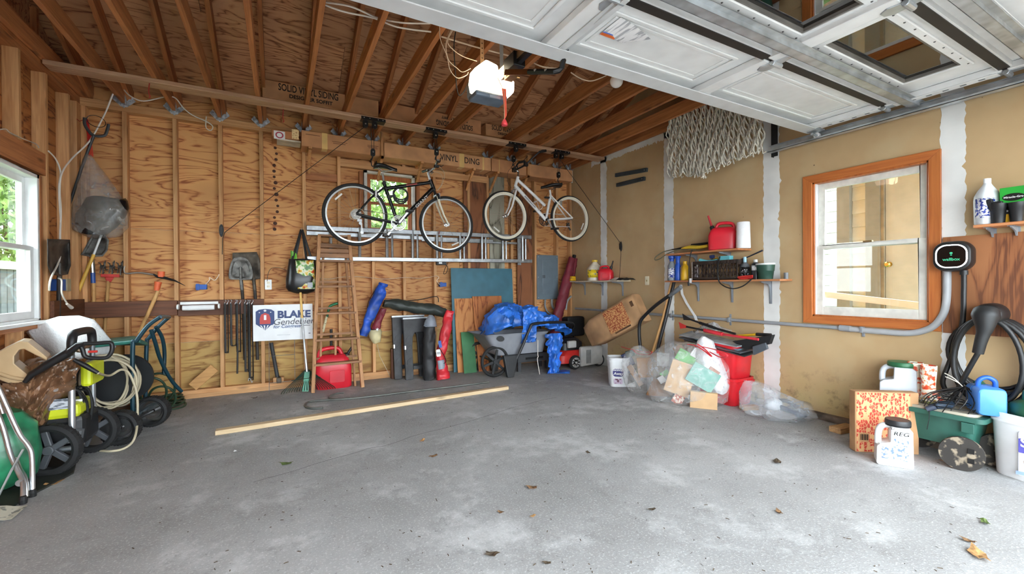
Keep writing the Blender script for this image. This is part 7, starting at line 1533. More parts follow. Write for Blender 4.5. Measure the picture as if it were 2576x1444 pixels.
for a_ in (('kraft_sheet', 1712, 952, 3.40, .24, .33, .01, KBL, -.28), ('lower_carton', 1770, 1010, 3.46, .24, .17, .05, KBL, -.03), ('teal_carton', 1768, 950, 3.50, .26, .20, .03, TGR, -.5), ('lime_carton', 1735, 905, 3.52, .26, .12, .03, GGR, -.5), ('brown_carton', 1790, 942, 3.56, .1, .12, .02, plain('carton_cocoa', (170, 110, 84), .6), -.6), ('white_carton', 1758, 893, 3.56, .14, .09, .03, WCT, -.5), ('green_strip', 1672, 940, 3.46, .09, .05, .02, GGR, .6), ('white_corner', 1665, 955, 3.42, .07, .07, .02, WCT, .6), ('brown_side', 1662, 985, 3.46, .24, .2, .03, KD, -.4), ('dark_box', 1708, 880, 3.60, .1, .08, .06, KD, .5), ('grey_sleeve', 1668, 905, 3.55, .13, .14, .05, plain('sleeve_grey', (190, 190, 186), .5), 0), ('printed_sleeve', 1706, 1005, 3.40, .1, .1, .03, PRD, -.5)):
    o_ = put(jb2, a_[0], a_[1], a_[2], a_[3], a_[4], a_[5], a_[6], a_[7], a_[8])
p2 = at(1750, 962, X=3.575); text('lettering', 'WET', VIN, jb2, p2, V(.75, -.6, -.35), V(.3, -.2, .9), .05, fat=.001)
# white kitchen bag with red ties, slumped on the large bag
WB = clear('white_film', (240, 240, 242), .78, .3, .5, 12)
cw = at(1800, 920, X=3.80); jw = film_bag('white bin bag with red drawstring slumped against the red bins', [ring(V(3.80, cw.y+.02, z)+V(dx, dy, 0), w, d_, 2.1, 28) for z, w, d_, dx, dy in ((.14, .14, .12, .0, -.06), (.2, .26, .2, 0, -.04), (.34, .28, .22, -.03, .0), (.5, .26, .2, -.05, .04), (.62, .16, .12, -.06, .06), (.68, .05, .04, -.06, .06))], 9, .025, WB)
jw['group'] = 'clear bags of recycling'
MB().tube(spl([at(1730, 866, X=3.6), at(1748, 869, X=3.6), at(1768, 880, X=3.6), at(1790, 897, X=3.6), at(1775, 880, X=3.6), at(1755, 866, X=3.6)], 4), .012, 6, flat=.3).tube(spl([at(1765, 872, X=3.6), at(1800, 880, X=3.6), at(1830, 893, X=3.6), at(1815, 900, X=3.6), at(1785, 885, X=3.6)], 4), .012, 6, flat=.3).build('drawstring', plain('drawstring_bright', (216, 50, 60), .5), jw)
# ---- two stacked red bins
RBN = plain('bin_red', (206, 34, 44), .35, var=.08, vs=4)
yb_c = 2.83
def bin_(label, z, h, dx=0):
    j = thing('storage_bin', label, 'storage bin', (4.0, yb_c, z), 'stacked red storage bins'); w, d_ = .34, .46
    MB().loft([ring(V(4.0+dx, yb_c, z+q*h), w*s, d_*s, 7, 32) for q, s in ((0, .84), (.03, .87), (.82, .97), (.82, 1.03), (.9, 1.04), (.9, .99), (1, 1.0), (1, .93), (.5, .9))]).build('tub', RBN, j, smooth=35)
    MB().box((3.80+dx, yb_c-.07, z+h*.72), (3.835+dx, yb_c+.07, z+h*.8)).build('handle', RBN, j, bev=.006); return j
bin_('lower red plastic storage bin against the drywall', 0, .27); bin_('upper red plastic storage bin stacked on the other', .262, .34)
# tools and sheets heaped on the bins
hz = .60
j = thing('folded_sheets', 'heap of grey plastic sheeting and boards on top of the red bins', 'plastic sheet', (4.0, yb_c, hz))
for k, (px0, py0, px1, py1, w, mt) in enumerate(((1728, 846, 1880, 884, .24, plain('sheet_dark', (70, 72, 76), .4, var=.2)), (1724, 838, 1870, 870, .2, plain('sheet_grey', (150, 156, 160), .25, var=.15)), (1735, 850, 1890, 892, .2, plain('sheet_black', (40, 42, 46), .4)), (1760, 850, 1868, 878, .16, plain('sheet_blue', (120, 150, 166), .25, var=.15)))):
    a, b = at(px0, py0, X=3.92), at(px1, py1, X=3.92); MB().beam(a, b, w, .012, (1, 0, .1)).crumple(.012, 10, k).build('sheet', mt, j, bev=.003)
MB().grid(lambda u, v: at(1742+95*u, 838-22*math.sin(u*3.1)*math.sin(v*3.1)-8*v, X=3.95+.12*v), 12, 6).crumple(.02, 16, 3).build('clear_wrap', clear('wrap_film', (220, 222, 222), .3, .1, .6, 14), j, smooth=50, thick=.001)
def snow_brush(label, pts, X, mats, rads, blade):
    P = [at(x, y, X=X) for x, y in pts]; j = thing('snow_brush', label, 'snow brush', P[0])
    for k in range(len(P)-1): MB().tube([P[k], P[k+1]], rads[k], 8).build(('scraper_neck', 'grip', 'shaft')[k % 3], mats[k], j, smooth=50)
    d = (P[0]-P[1]).normalized(); u_ = V(0, .25, 1); q = P[0]; MB().add([q-u_*.012, q+u_*.012, q+d*.09+u_*.035, q+d*.09-u_*.035], [(0, 1, 2, 3)]).build('scraper', blade, j, thick=.006); return j
jr = snow_brush('red snow brush with ribbed grip lying on the heap', [(1727, 822), (1772, 831), (1818, 841), (1908, 854)], 3.80, (BPL, plain('grip_red', (206, 48, 60), .6, var=.1, bump=.4, bs=40), plain('grip_red', (206, 48, 60), .6)), (.010, .019, .012), RED)
snow_brush('black ice scraper lying behind the red snow brush', [(1735, 803), (1760, 812), (1800, 826), (1850, 840)], 3.92, (BPL, BPL, BPL), (.010, .016, .012), BPL)
j = thing('snow_brush', 'yellow poled black snow broom lying on the heap', 'snow brush', at(1880, 850, X=3.98)); MB().tube([at(1845, 846, X=3.98), at(1905, 841, X=3.98)], .012, 8).build('pole', YELP, j); MB().tube([at(1903, 841, X=3.98), at(1940, 843, X=3.98)], .016, 8).build('grip', BPL, j)
MB().add([at(1846, 858, X=3.92), at(1946, 842, X=3.92), at(1938, 865, X=3.92), at(1880, 880, X=3.92)], [(0, 1, 2, 3)]).build('broom_head', plain('bristle_black', (24, 24, 26), .8), j, thick=.05)
j = tag(slab([at(1892, 872, X=3.88), at(1925, 862, X=3.88), at(1930, 878, X=3.88), at(1894, 894, X=3.88)], .03).build('gutter_piece', plain('gutter_dark', (90, 98, 106), .35, .4), bev=.006), 'short dark gutter offcut sticking out of the heap', 'gutter')
# ---- clear bag with white bundle on the floor
cp = fl(1985, 1050); cp = V(cp.x-.1, cp.y+.05, 0)
jp = film_bag('limp clear plastic bag holding a pale bundle near the cracked wall foot', [ring(cp+V(dx, dy, z), w, d_, 2.2, 32, -.9) for z, w, d_, dx, dy in ((.004, .5, .24, 0, 0), (.05, .6, .34, 0, 0), (.12, .56, .3, .0, .04), (.19, .4, .22, -.02, .09), (.25, .24, .12, -.04, .14), (.30, .1, .05, -.06, .2))], 12, .03, clear('limp_film', (214, 220, 226), .2, .06, .8, 8))
MB().ball(cp+V(-.03, .02, .12), .075, (1, 1, .8)).crumple(.02, 14, 3).build('pale_bundle', plain('bundle_white', (190, 192, 196), .5, var=.1), jp, smooth=50); MB().tube(spl([cp+V(.2, -.1, .04), cp+V(.1, -.14, .05), cp+V(0, -.1, .09), cp+V(-.03, .0, .12)], 4), [.05, .05, .04, .03], 8, flat=.5).crumple(.012, 20, 2).build('dark_strap', plain('strap_navy', (50, 56, 76), .5), jp, smooth=50); MB().tube(spl([cp+V(.3, -.02, .05), cp+V(.26, .06, .10), cp+V(.18, .1, .1)], 4), .02, 8).build('black_hose_end', RUB, jp)
# wood scraps
WS = lumber('scrap_wood', (196, 156, 108), (150, 110, 70), 'X')
for px, py, L_, w, h, rz, lab in ((1892, 1032, .16, .07, .038, -.35, 'short pale wood scrap in front of the red bins'), (2132, 1088, .2, .09, .045, -.15, 'reddish wood scrap left of the printed carton')):
    c = fl(px, py); T = TR(c+V(0, .03, 0), rz=rz); tag(MB(T).box((-L_/2, -w/2, 0), (L_/2, w/2, h)).build('wood_scrap', WS, bev=.003, seg=1), lab, 'wood scrap')
rg = random.Random(5); SLB = plain('rubble_grey', (120, 114, 106), .95, var=.2)
tag(MB().box((4.15, 1.2, 0), (XR, 2.3, .05)).crumple(.01, 8, 3).build('baseboard_right', plain('footing_dark', (104, 92, 80), .95, var=.25, vs=8), origin=(4.18, 1.7, 0)), kind='structure')
# ---- carton with red cup print
CP = fl(2152, 1137); CQ = fl(2302, 1150)
t = NT('cup_print'); co = t.coords((1, 1, 1), True); w = t.n('ShaderNodeTexVoronoi', feature='DISTANCE_TO_EDGE'); w2 = t.n('ShaderNodeTexVoronoi')
cc = t.coords((1.3, 1.3, .75))
for q in (w, w2): q.inputs['Scale'].default_value = 52; q.inputs['Randomness'].default_value = .85; t.l(cc, q.inputs['Vector'])
sp_ = t.n('ShaderNodeSeparateColor'); t.l(w2.outputs['Color'], sp_.inputs[0])
c_ = t.mix(lin((206, 160, 112)), lin((186, 62, 46)), t.math('MULTIPLY', t.ramp(w.outputs['Distance'], [(.05, G3(0)), (.09, G3(255))]), t.math('GREATER_THAN', sp_.outputs[0], .38))); t.col(c_); t.b.inputs['Roughness'].default_value = .8
dx = V(.80, -.60, 0); dn = V(-.60, -.80, 0); Hc = at(2152, 985, X=CP.x).z
j = thing('printed_carton', 'flat standing carton covered with red cup pattern near the green cart', 'carton', CP+dx*.2)
wide = .40
slab([CP+V(0, 0, Hc), CP+dx*wide+V(0, 0, Hc), CP+dx*wide, CP], .07, nrm=-dn).build('carton', KB, j, bev=.004, seg=1)
slab([CP+dn*.0015+dx*.008+V(0, 0, Hc-.006), CP+dn*.0015+dx*(wide*.86)+V(0, 0, Hc-.006), CP+dn*.0015+dx*(wide*.86)+V(0, 0, .008), CP+dn*.0015+dx*.008+V(0, 0, .008)], .001, nrm=-dn).build('print', t.m, j)
slab([CP+dn*.003+dx*.02+V(0, 0, .14), CP+dn*.003+dx*.085+V(0, 0, .14), CP+dn*.003+dx*.085+V(0, 0, .075), CP+dn*.003+dx*.02+V(0, 0, .075)], .001, nrm=-dn).build('barcode_box', KB, j)
for i in range(9): q = CP+dn*.0045+dx*(.028+i*.0058); slab([q+V(0, 0, .13), q+dx*(.002+.0015*(i % 3))+V(0, 0, .13), q+dx*(.002+.0015*(i % 3))+V(0, 0, .088), q+V(0, 0, .088)], .0005, nrm=-dn).build('bar', BLK, j)
# ---- white jug in front
def jug(label, c, rz, w, d_, h, body, lidm, labm, name='big_jug', lid=1.0):
    j = thing(name, label, 'jug', c); T = TR(c, rz=rz); out = [(-w/2, .01), (-w/2+.01, 0), (w/2-.01, 0), (w/2, .01), (w/2-.004, h*.80), (w/2-.03, h*.87), (-w*.10, h*.87), (-w*.12, h*.52), (-w*.40, h*.46), (-w*.49, h*.40)]
    M_ = T @ frame(V(0, 0, 0), (1, 0, 0), (0, 0, 1))
    MB().prism(out, -d_/2, d_/2, M_).build('body', body, j, bev=.02, seg=3)
    MB().tube(spl([M_ @ V(x*w, z*h, 0) for x, z in ((-.42, .42), (-.42, .58), (-.39, .73), (-.30, .82), (-.16, .85), (-.04, .84))], 4), .019, 10).build('grip', body, j, smooth=60)
    mbx = MB(T); mbx.lathe([(w*.36*lid, h*.87), (w*.36*lid, h*.885), (w*.34*lid, h*.89), (w*.36*lid, h*.90), (w*.36*lid, h*.97), (w*.34*lid, h)], (w*.12, 0, 0), (0, 0, 1), 28); mbx.build('lid', lidm, j, smooth=40)
    if labm:
        MB().prism([(-w*.36, h*.16), (w*.36, h*.16), (w*.36, h*.62), (-w*.02, h*.62), (-w*.08, h*.48), (-w*.36, h*.40)], d_/2+.0005, d_/2+.0015, M_).build('label', labm, j)
        text('handwriting', 'REG', BLK, j, M_ @ V(w*.16, h*.73, d_/2+.002), (M_.to_3x3() @ V(1, 0, 0)), (M_.to_3x3() @ V(0, 1, 0)), .035, shear=.2, sx=1.2); text('handwriting', 'TEA', BLK, j, M_ @ V(-w*.08, h*.83, d_/2+.002), (M_.to_3x3() @ V(1, 0, -.2)), (M_.to_3x3() @ V(0, 1, 0)), .022, shear=.2)
    return j
JW = plain('jug_white', (236, 236, 236), .4, var=.04)
pj = fl(2268, 1180); jug('white plastic jug with black lid and handwriting on the floor', V(pj.x+.05, pj.y+.06, 0), R(-62), .185, .12, .30, JW, plain('lid_black', (36, 37, 40), .45), speckle('worn_label', (226, 228, 234), (110, 130, 190), 60, .5, .58, .5))
# ---- green garden scoot with things on it
GS = thing('garden_cart', 'green rolling garden seat cart with dirty black wheels', 'garden cart', (4.0, 1.16, 0)); GGN = plain('cart_green', (44, 92, 80), .45, var=.1, vs=6); GLD = plain('cart_lid', (176, 168, 150), .55, var=.1)
X0g, X1g, Y0g, Y1g = 3.86, 4.15, .965, 1.42; zt0 = at(2330, 1040, X=X0g).z
zt0 = .345
MB().loft([qr(X0g+.03, X1g-.03, Y0g+.05, Y1g-.04, .12, .04), qr(X0g+.01, X1g-.01, Y0g+.02, Y1g-.01, .30, .04), qr(X0g-.02, X1g+.02, Y0g-.02, Y1g+.02, .305, .04), qr(X0g-.02, X1g+.02, Y0g-.02, Y1g+.02, .335, .04)]).build('body', GGN, GS, smooth=35)
MB().loft([qr(X0g-.0, X1g, Y0g+.02, Y1g, .335, .05), qr(X0g+.0, X1g, Y0g+.02, Y1g, .352, .05)]).build('seat_lid', GLD, GS, smooth=40)
MB().box((X0g-.022, .99, .235), (X0g-.002, 1.05, .30)).build('latch', GGN, GS, bev=.003)
MUDT = speckle('muddy_plastic', (50, 46, 42), (150, 136, 116), 22, .56, .66, .8)
for y, x, r_ in ((1.04, X0g-.045, .105), (.93, X1g-.09, .11), (1.34, X1g-.05, .1)):
    c = V(x, y, r_); ax = V(-1, -.25, 0); w = MB().lathe([(r_*.2, -.022), (r_*.78, -.018), (r_*.86, -.025), (r_, -.012), (r_, .02), (r_*.2, .022)], c, ax, 30).build('wheel', MUDT, GS, smooth=35)
    mbx = MB(); X_ = ax.normalized()
    for i in range(5): a = 2*math.pi*i/5; e = V(0, math.cos(a), math.sin(a)); mbx.bx(c+X_*.019+e*r_*.5, (.006, .03, .03))
    tag(mbx.build('hub_recess', plain('recess_black', (22, 20, 19), .8), w), kind='stuff')
# boots
BT = NT('boot_floral'); co = BT.coords(); vo = BT.noise(co, 30, 2.5, .5); BT.col(BT.ramp(vo, [(.38, (206, 64, 36)), (.46, (232, 128, 84)), (.5, (240, 226, 204)), (.62, (240, 230, 214)), (.7, (196, 160, 60))])); BT.b.inputs['Roughness'].default_value = .3; BTM = BT.m
for px, lab, X in ((2303, 'left floral rubber boot standing on the garden cart', 4.05), (2336, 'right floral rubber boot standing on the garden cart', 3.99)):
    b = at(px, 1010, X=X); zz = .352; j = thing('rubber_boot', lab, 'rubber boot', (b.x, b.y, zz), 'pair of floral boots'); rings = []
    for z, w, l, off in ((0, .07, .13, .02), (.025, .072, .14, .02), (.05, .066, .11, .015), (.09, .062, .075, 0), (.14, .07, .075, 0), (.20, .08, .085, 0), (.265, .085, .09, 0), (.265, .078, .083, 0), (.17, .065, .07, 0)): rings.append(ring(V(b.x, b.y, zz+z)+V(off*.3, -off, 0), w, l, 2.2, 24, .3))
    MB().loft(rings, capb=False).build('boot', BTM, j, smooth=60); MB().loft([ring(V(b.x, b.y, zz+z)+V(.006, -.02, 0), .076, .145, 2.4, 24, .3) for z in (0, .018)]).build('sole', plain('sole_olive', (120, 124, 70), .6), j)
# jug with green lid
b = at(2259, 985, X=4.04); jug('pale jug with a green lid standing behind the floral boots', V(b.x, b.y, .352), R(-70), .21, .15, .26, plain('jug_pale', (206, 212, 218), .4, var=.04), plain('lid_green', (40, 104, 66), .45), None, 'big_jug', 1.15); 
# wire whisk tool, folded umbrella handle
b = at(2418, 985, X=3.98); j = thing('wire_plant_frame', 'bundle of black bent wires tied at the top on the garden cart', 'wire frame', (b.x, b.y, .352)); mbx = MB(); tie = at(2428, 972, X=3.97)
for i in range(22):
    a = 2*math.pi*i/22; e = V(tie.x-.04+.1*math.cos(a), tie.y+.07+.14*math.sin(a), .36+.02*math.sin(i*2.1)); m_ = (tie+e)/2+V(.04*math.cos(a), .06*math.sin(a), .0); mbx.tube(spl([tie, m_, e], 4), .0032, 5)
for k in range(4): mbx.tube([V(tie.x-.04+(.03+.022*k)*math.cos(2*math.pi*i/20), tie.y+.07+(.05+.028*k)*math.sin(2*math.pi*i/20), .44-.022*k) for i in range(20)], .0028, 5, True)
tag(mbx.build('wires', BLK, j), kind='stuff'); MB().tube(spl([tie+V(0, 0, -.02), tie+V(-.01, .03, .02), tie+V(-.02, .09, .05)], 4), .003, 5).tube(spl([tie+V(0, 0, -.02), tie+V(0, .05, .04), tie+V(0, .1, .07)], 4), .003, 5).build('tie_wire', plain('tie_cream', (222, 214, 196), .6), j)
b = at(2340, 1027, X=3.86); j = thing('umbrella', 'folded navy umbrella lying over the front of the garden cart', 'umbrella', b); MB().tube([at(2330, 1030, X=3.84), at(2352, 1022, X=3.86)], [.018, .022], 12).build('handle', plain('handle_slate', (54, 62, 78), .5), j, smooth=50); MB().tube(spl([at(2352, 1022, X=3.86), at(2372, 1018, X=3.9), at(2395, 1018, X=3.94)], 4), [.02, .03, .02], 10).crumple(.01, 20, 3).build('canopy', plain('canopy_navy', (44, 60, 78), .5, var=.3, vs=20), j, smooth=50); MB().tube([at(2339, 1033, X=3.835), at(2337, 1055, X=3.83), at(2332, 1080, X=3.83)], .006, 6, flat=.3).build('wrist_strap', BPL, j)
# blue hard case
b = at(2475, 1045, X=3.90); j = thing('blue_case', 'bright blue plastic case with a handle standing on the garden cart', 'case', (3.95, b.y, .352)); BLC = plain('case_blue', (74, 140, 226), .4, var=.06)
c = V(3.985, .975, .352); Tc = TR(c, rz=-1.0)
for s in (-1, 1): MB(Tc).loft([[V(x, s*.052+z, y+.09) for x, y in rr(.135*q, .175*q, .025, 4)] for z, q in ((-.045*s, 1), (.02*s, 1), (.04*s, .93), (.045*s, .85))]).build('shell', BLC, j, smooth=35)
MB(Tc).tube(spl([(-.04, -.01, .17), (-.035, -.015, .215), (0, -.015, .235), (.035, -.015, .215), (.04, -.01, .17)], 5), .014, 8).build('handle', plain('case_handle', (40, 100, 200), .4), j, smooth=60)
# bucket with watering can
c = V(4.03, .785, 0); jb = bucket('large white litter bucket at the right edge of the view', c, .128, .142, .39, True, rz=-.35)
d = V(-c.x, -c.y+.25, 0).normalized(); d = V(-1, -.25, 0).normalized(); sd2 = V(-d.y, d.x, 0); sd2 = -sd2 if sd2.y > 0 else sd2; fr0 = c+d*.142
dl_ = fr0+sd2*.035
MB().prism(rr(.20, .26, .006, 2), -.012, .004, frame(dl_+V(0, 0, .17)+d*-.006, sd2, (0, 0, 1))).build('label', plain('label_lilac', (206, 210, 232), .4, var=.03), jb); MB().prism(rr(.20, .085, .004, 2), 0, .003, frame(dl_+V(0, 0, .22)-d*.001, sd2, (0, 0, 1))).build('purple_band', PUR, jb)
text('lettering', 'Scoop', VIN, jb, dl_+V(0, 0, .238)+d*.004, sd2, (0, 0, 1), .075, fat=.0015); text('lettering', 'Away', VIN, jb, dl_+V(0, 0, .195)+d*.004, sd2, (0, 0, 1), .07, fat=.0015); MB().prism(rr(.16, .04, .018, 4), 0, .003, frame(dl_+V(0, 0, .125)-d*.001, sd2, (0, 0, 1))).build('cat_picture', speckle('cat_tan', (196, 166, 110), (90, 70, 44), 50, .5, .56, .5), jb); MB().prism(rr(.22, .02, .002, 2), 0, .003, frame(dl_+V(0, 0, .055)-d*.001, sd2, (0, 0, 1))).build('blue_band', plain('band_blue', (120, 140, 210), .4), jb)
cw_ = c+V(.0, -.02, .345); j = thing('watering_can', 'dark green plastic watering can sitting in the right bucket', 'watering can', cw_); WCG = plain('can_green', (36, 92, 62), .4, var=.08)
MB().loft([ring(cw_+V(0, 0, z), 2*r, 2*r, 2, 28) for z, r in ((0, .09), (.02, .105), (.06, .12), (.10, .115), (.13, .07))]).build('body', WCG, j, smooth=50); MB().tube([cw_+V(.0, .1, .03), cw_+V(.02, .2, .12), cw_+V(.03, .27, .2)], [.03, .024, .022], 10).build('spout', WCG, j, smooth=50)
MB().tube(spl([cw_+V(-.02, .04, .13), cw_+V(-.03, .03, .19), cw_+V(-.03, -.04, .21), cw_+V(-.02, -.12, .18), cw_+V(0, -.14, .1)], 5), .022, 10).build('handle', WCG, j, smooth=60); MB().bx(cw_+V(-.03, -.06, .185), (.03, .06, .02)).build('red_clip', RED, j, bev=.006)
# ================================================================ the clutter under the left window
tag(MB().prism([(p.x, p.y) for p in (fl(-60, 1345), fl(60, 1258), fl(130, 1222), fl(186, 1192), fl(196, 1150), fl(60, 1110), fl(-80, 1180))], 0, .012).build('rubber_mat', plain('mat_black', (40, 42, 38), .7, var=.25), bev=.004), 'black rubber mat on the floor under the left clutter', 'mat')
WS_ = plain('washer_silver', (176, 180, 184), .3, .7, var=.06); LIME = plain('washer_lime', (206, 214, 40), .4, var=.05); GRYD = plain('wheel_grey', (78, 80, 84), .5, var=.08)
def big_wheel(parent, c, r, ax, spokes, spm, tw=.03, rim=None, name='wheel'):
    ax = Vector(ax).normalized(); x = ax.orthogonal().normalized(); y = ax.cross(x); n = 36
    w = MB().lathe([(r*.74, -tw*.5), (r*.84, -tw*.62), (r*.97, -tw*.5), (r, -tw*.2), (r, tw*.2), (r*.97, tw*.5), (r*.84, tw*.62), (r*.74, tw*.5), (r*.74, -tw*.5)], c, ax, 36, False).build(name, TYRE, parent, smooth=35)
    mbt = MB()
    for i in range(40):
        a = 2*math.pi*i/40; e = x*math.cos(a)+y*math.sin(a)
        for s in (-1, 1): mbt.beam(Vector(c)+e*r+ax*s*tw*.12, Vector(c)+e*r*.97+ax*s*tw*.5, .008, .006, x*-math.sin(a)+y*math.cos(a))
    tag(mbt.build('tread', TYRE, w), kind='stuff')
    if spokes:
        mbs = MB().lathe([(.03, -tw*.6), (.03, tw*.6)], c, ax, 16)
        for i in range(spokes):
            a = 2*math.pi*i/spokes+.2; e = x*math.cos(a)+y*math.sin(a); mbs.beam(Vector(c)+e*.015, Vector(c)+e*r*.77, r*.22, tw*.5, x*-math.sin(a)+y*math.cos(a))
        mbs.build('spokes', spm, w, bev=.004, seg=1)
    else:
        MB().lathe([(.0, -.012), (.018, -.014), (.022, -.02), (.035, -.02), (.04, -.006), (r*.52, -.004), (r*.56, -.02), (r*.70, -.022), (r*.76, -.012)], c, -ax if ax.y > 0 else ax, 28).build('rim', rim, w, smooth=30)
    return w
# ---- pressure washer
pw = thing('pressure_washer', 'lime and black pressure washer with silver handle and large spoked wheels', 'pressure washer', (-1.38, 4.05, 0))
AXW = V(.22, .97, 0)
c1 = fl(128, 1196); c1 = V(c1.x, c1.y, .165); c2 = c1+AXW*.40
big_wheel(pw, c1, .165, AXW, 5, GRYD, .05); big_wheel(pw, c2, .165, AXW, 5, GRYD, .05)
MB().tube([c1, c2], .014, 10).build('axle', BLK, pw)
na, nb = at(181, 1084, Y=c1.y+.06), at(180, 872, Y=c1.y+.10); fa, fb = at(233, 1010, Y=c1.y+.42), at(232, 845, Y=c1.y+.42)
fb.z = nb.z; fa.z = na.z
for a, b in ((na, nb), (fa, fb)):
    MB().tube([a, b*.75+a*.25], .0185, 12).build('upright', WS_, pw, smooth=60); MB().tube([b*.6+a*.4, b], .016, 12).build('telescopic_tube', plain('tube_grey', (120, 124, 128), .4, .4), pw, smooth=60); MB().tube([b*.52+a*.48, b*.62+a*.38], .023, 12).build('clamp', BPL, pw)
MB().tube(spl([nb+V(0, 0, -.02), nb+V(0, .01, .05), nb+V(.0, .06, .085), fb+V(0, -.06, .085), fb+V(0, -.01, .05), fb+V(0, 0, -.02)], 5), .026, 12).build('handle_grip', BPL, pw, smooth=60)
base = V((na.x+fa.x)/2, (na.y+fa.y)/2, 0)
MB().bx(base+V(-.10, 0, .24), (.30, .30, .22)).build('motor_shell', plain('washer_black', (30, 31, 33), .45, var=.1), pw, bev=.04); MB().bx(base+V(-.12, -.02, .38), (.30, .28, .10)).build('lime_cover', LIME, pw, bev=.03)
c = at(140, 1018, Y=base.y-.17); MB().bx(c, (.12, .004, .07)).build('rating_label', speckle('rating_label', (196, 200, 206), (90, 96, 104), 60, .5, .55, .5, stretch=(.3, 1, 2)), pw)
MB().beam(na+V(-.02, 0, -.03), na+V(.05, .0, -.04), .05, .08).build('foot_plate', WS_, pw); MB().bx(base+V(.04, .05, .60), (.06, .26, .16)).build('lime_console', LIME, pw, bev=.02)
MB().tube([base+V(-.2, -.16, .14), base+V(.0, -.18, .14), base+V(.05, -.17, .17)], .02, 8).build('frame_tube', WS_, pw, smooth=50)
j = thing('spray_gun', 'black pressure washer gun hooked over the silver handle', 'spray gun', at(150, 930, Y=c1.y+.0)); gY = c1.y-.02; G = lambda x, y: at(x, y, Y=gY)
MB().tube([G(62, 962), G(80, 942), G(135, 908), G(175, 885)], [.012, .02, .026, .03], 10).build('lance', BPL, j, smooth=50)
MB().tube([G(172, 888), G(198, 868), G(212, 866)], [.036, .032, .026], 10, flat=.6).build('body', BPL, j, smooth=50); MB().tube(spl([G(205, 866), G(240, 864), G(275, 862), G(282, 870), G(280, 886), G(268, 899), G(240, 901), G(215, 897), G(208, 880)], 5, True), .013, 8, True).build('trigger_guard', BPL, j, smooth=60)
MB().tube([G(222, 885), G(245, 884)], .008, 8).build('trigger', RED, j); MB().tube([G(186, 905), G(215, 920), G(246, 938)], [.011, .016, .012], 10).build('hose_inlet', BPL, j, smooth=50)
# power cord bundle hung on the far post
j = thing('cord_bundle', 'black power cord bundled on the pressure washer', 'cord', (fa.x, fa.y-.15, .4)); rg = random.Random(2)
for k in range(6):
    o_ = V(rg.uniform(-.03, .03), -.22+rg.uniform(-.04, .04), rg.uniform(-.02, .02)); b_ = at(215, 1010, Y=fa.y)+V(0, 0, 0)
    MB().tube([b_+o_+V(.065*math.cos(a), .02*math.sin(2*a+k), .14*math.sin(a)) for a in [2*math.pi*i/24 for i in range(24)]], .008, 6, True).build('cord_loop', RUB, j, smooth=60)
MB().bx(at(190, 1008, Y=fa.y-.26), (.07, .004, .016)).build('cord_tag', VIN, j)
# ---- hose cart
HF = plain('cart_tube_teal', (28, 62, 74), .35, .3, var=.08); HGR = plain('tray_green', (44, 104, 92), .45, var=.1)
hc = thing('hose_cart', 'dark teal tubular hose reel cart on pneumatic wheels', 'hose cart', (-1.05, 4.6, 0))
w1 = fl(304, 1118); w2 = fl(383, 1072); axh = (w2-w1).normalized()
for c in (w1, w2): big_wheel(hc, V(c.x, c.y, .13), .13, axh, 0, None, .075, CHRM)
MB().tube([V(w1.x, w1.y, .13), V(w2.x, w2.y, .13)], .012, 10).build('axle', BLK, hc)
HY = lambda x, y, k: at(x, y, Y=4.55+.38*k)
for k in (0, 1):
    pts = [HY(334 if k == 0 else 366, 1035 if k == 0 else 1000, k), HY(334 if k == 0 else 369, 872 if k == 0 else 868, k), HY(343 if k == 0 else 375, 858 if k == 0 else 850, k), HY(372 if k == 0 else 400, 820, k), HY(402 if k == 0 else 425, 798, k)]
    MB().tube(spl(pts, 5), .0165, 10).build('upright', HF, hc, smooth=60)
MB().tube(spl([HY(402, 798, 0), HY(410, 796, .4), HY(425, 798, 1)], 4), .0165, 10).build('crossbar', HF, hc, smooth=60)
for pts in ([(380, 830, .2), (390, 860, .3), (404, 905, .6), (430, 955, .9), (457, 985, 1.1)], [(392, 822, .8), (408, 850, 1.), (414, 890, 1.1), (412, 940, 1.1)]): MB().tube(spl([HY(*p) for p in pts], 5), .015, 10).build('leg', HF, hc, smooth=60)
MB().tube(spl([HY(338, 1030, 0), HY(342, 1045, .2), HY(358, 1030, .8), HY(366, 1000, 1)], 4), .015, 10).build('base_tube', HF, hc, smooth=60)
a, b = at(170, 880, Y=4.9), at(372, 876, Y=4.95)
MB().add([at(145, 880, Y=4.75), at(352, 858, Y=4.55), at(372, 866, Y=4.75), at(340, 848, Y=5.25), at(180, 864, Y=5.2)], [(0, 1, 2, 3, 4)]).build('tray', HGR, hc, thick=.03, bev=.008)
c = V(-1.22, 4.72, .42)
MB().lathe([(.20, -.17), (.20, -.15), (.09, -.15), (.09, .15), (.20, .15), (.20, .17)], c, axh, 30).build('reel', plain('reel_black', (38, 40, 42), .5, var=.1), hc, smooth=35)
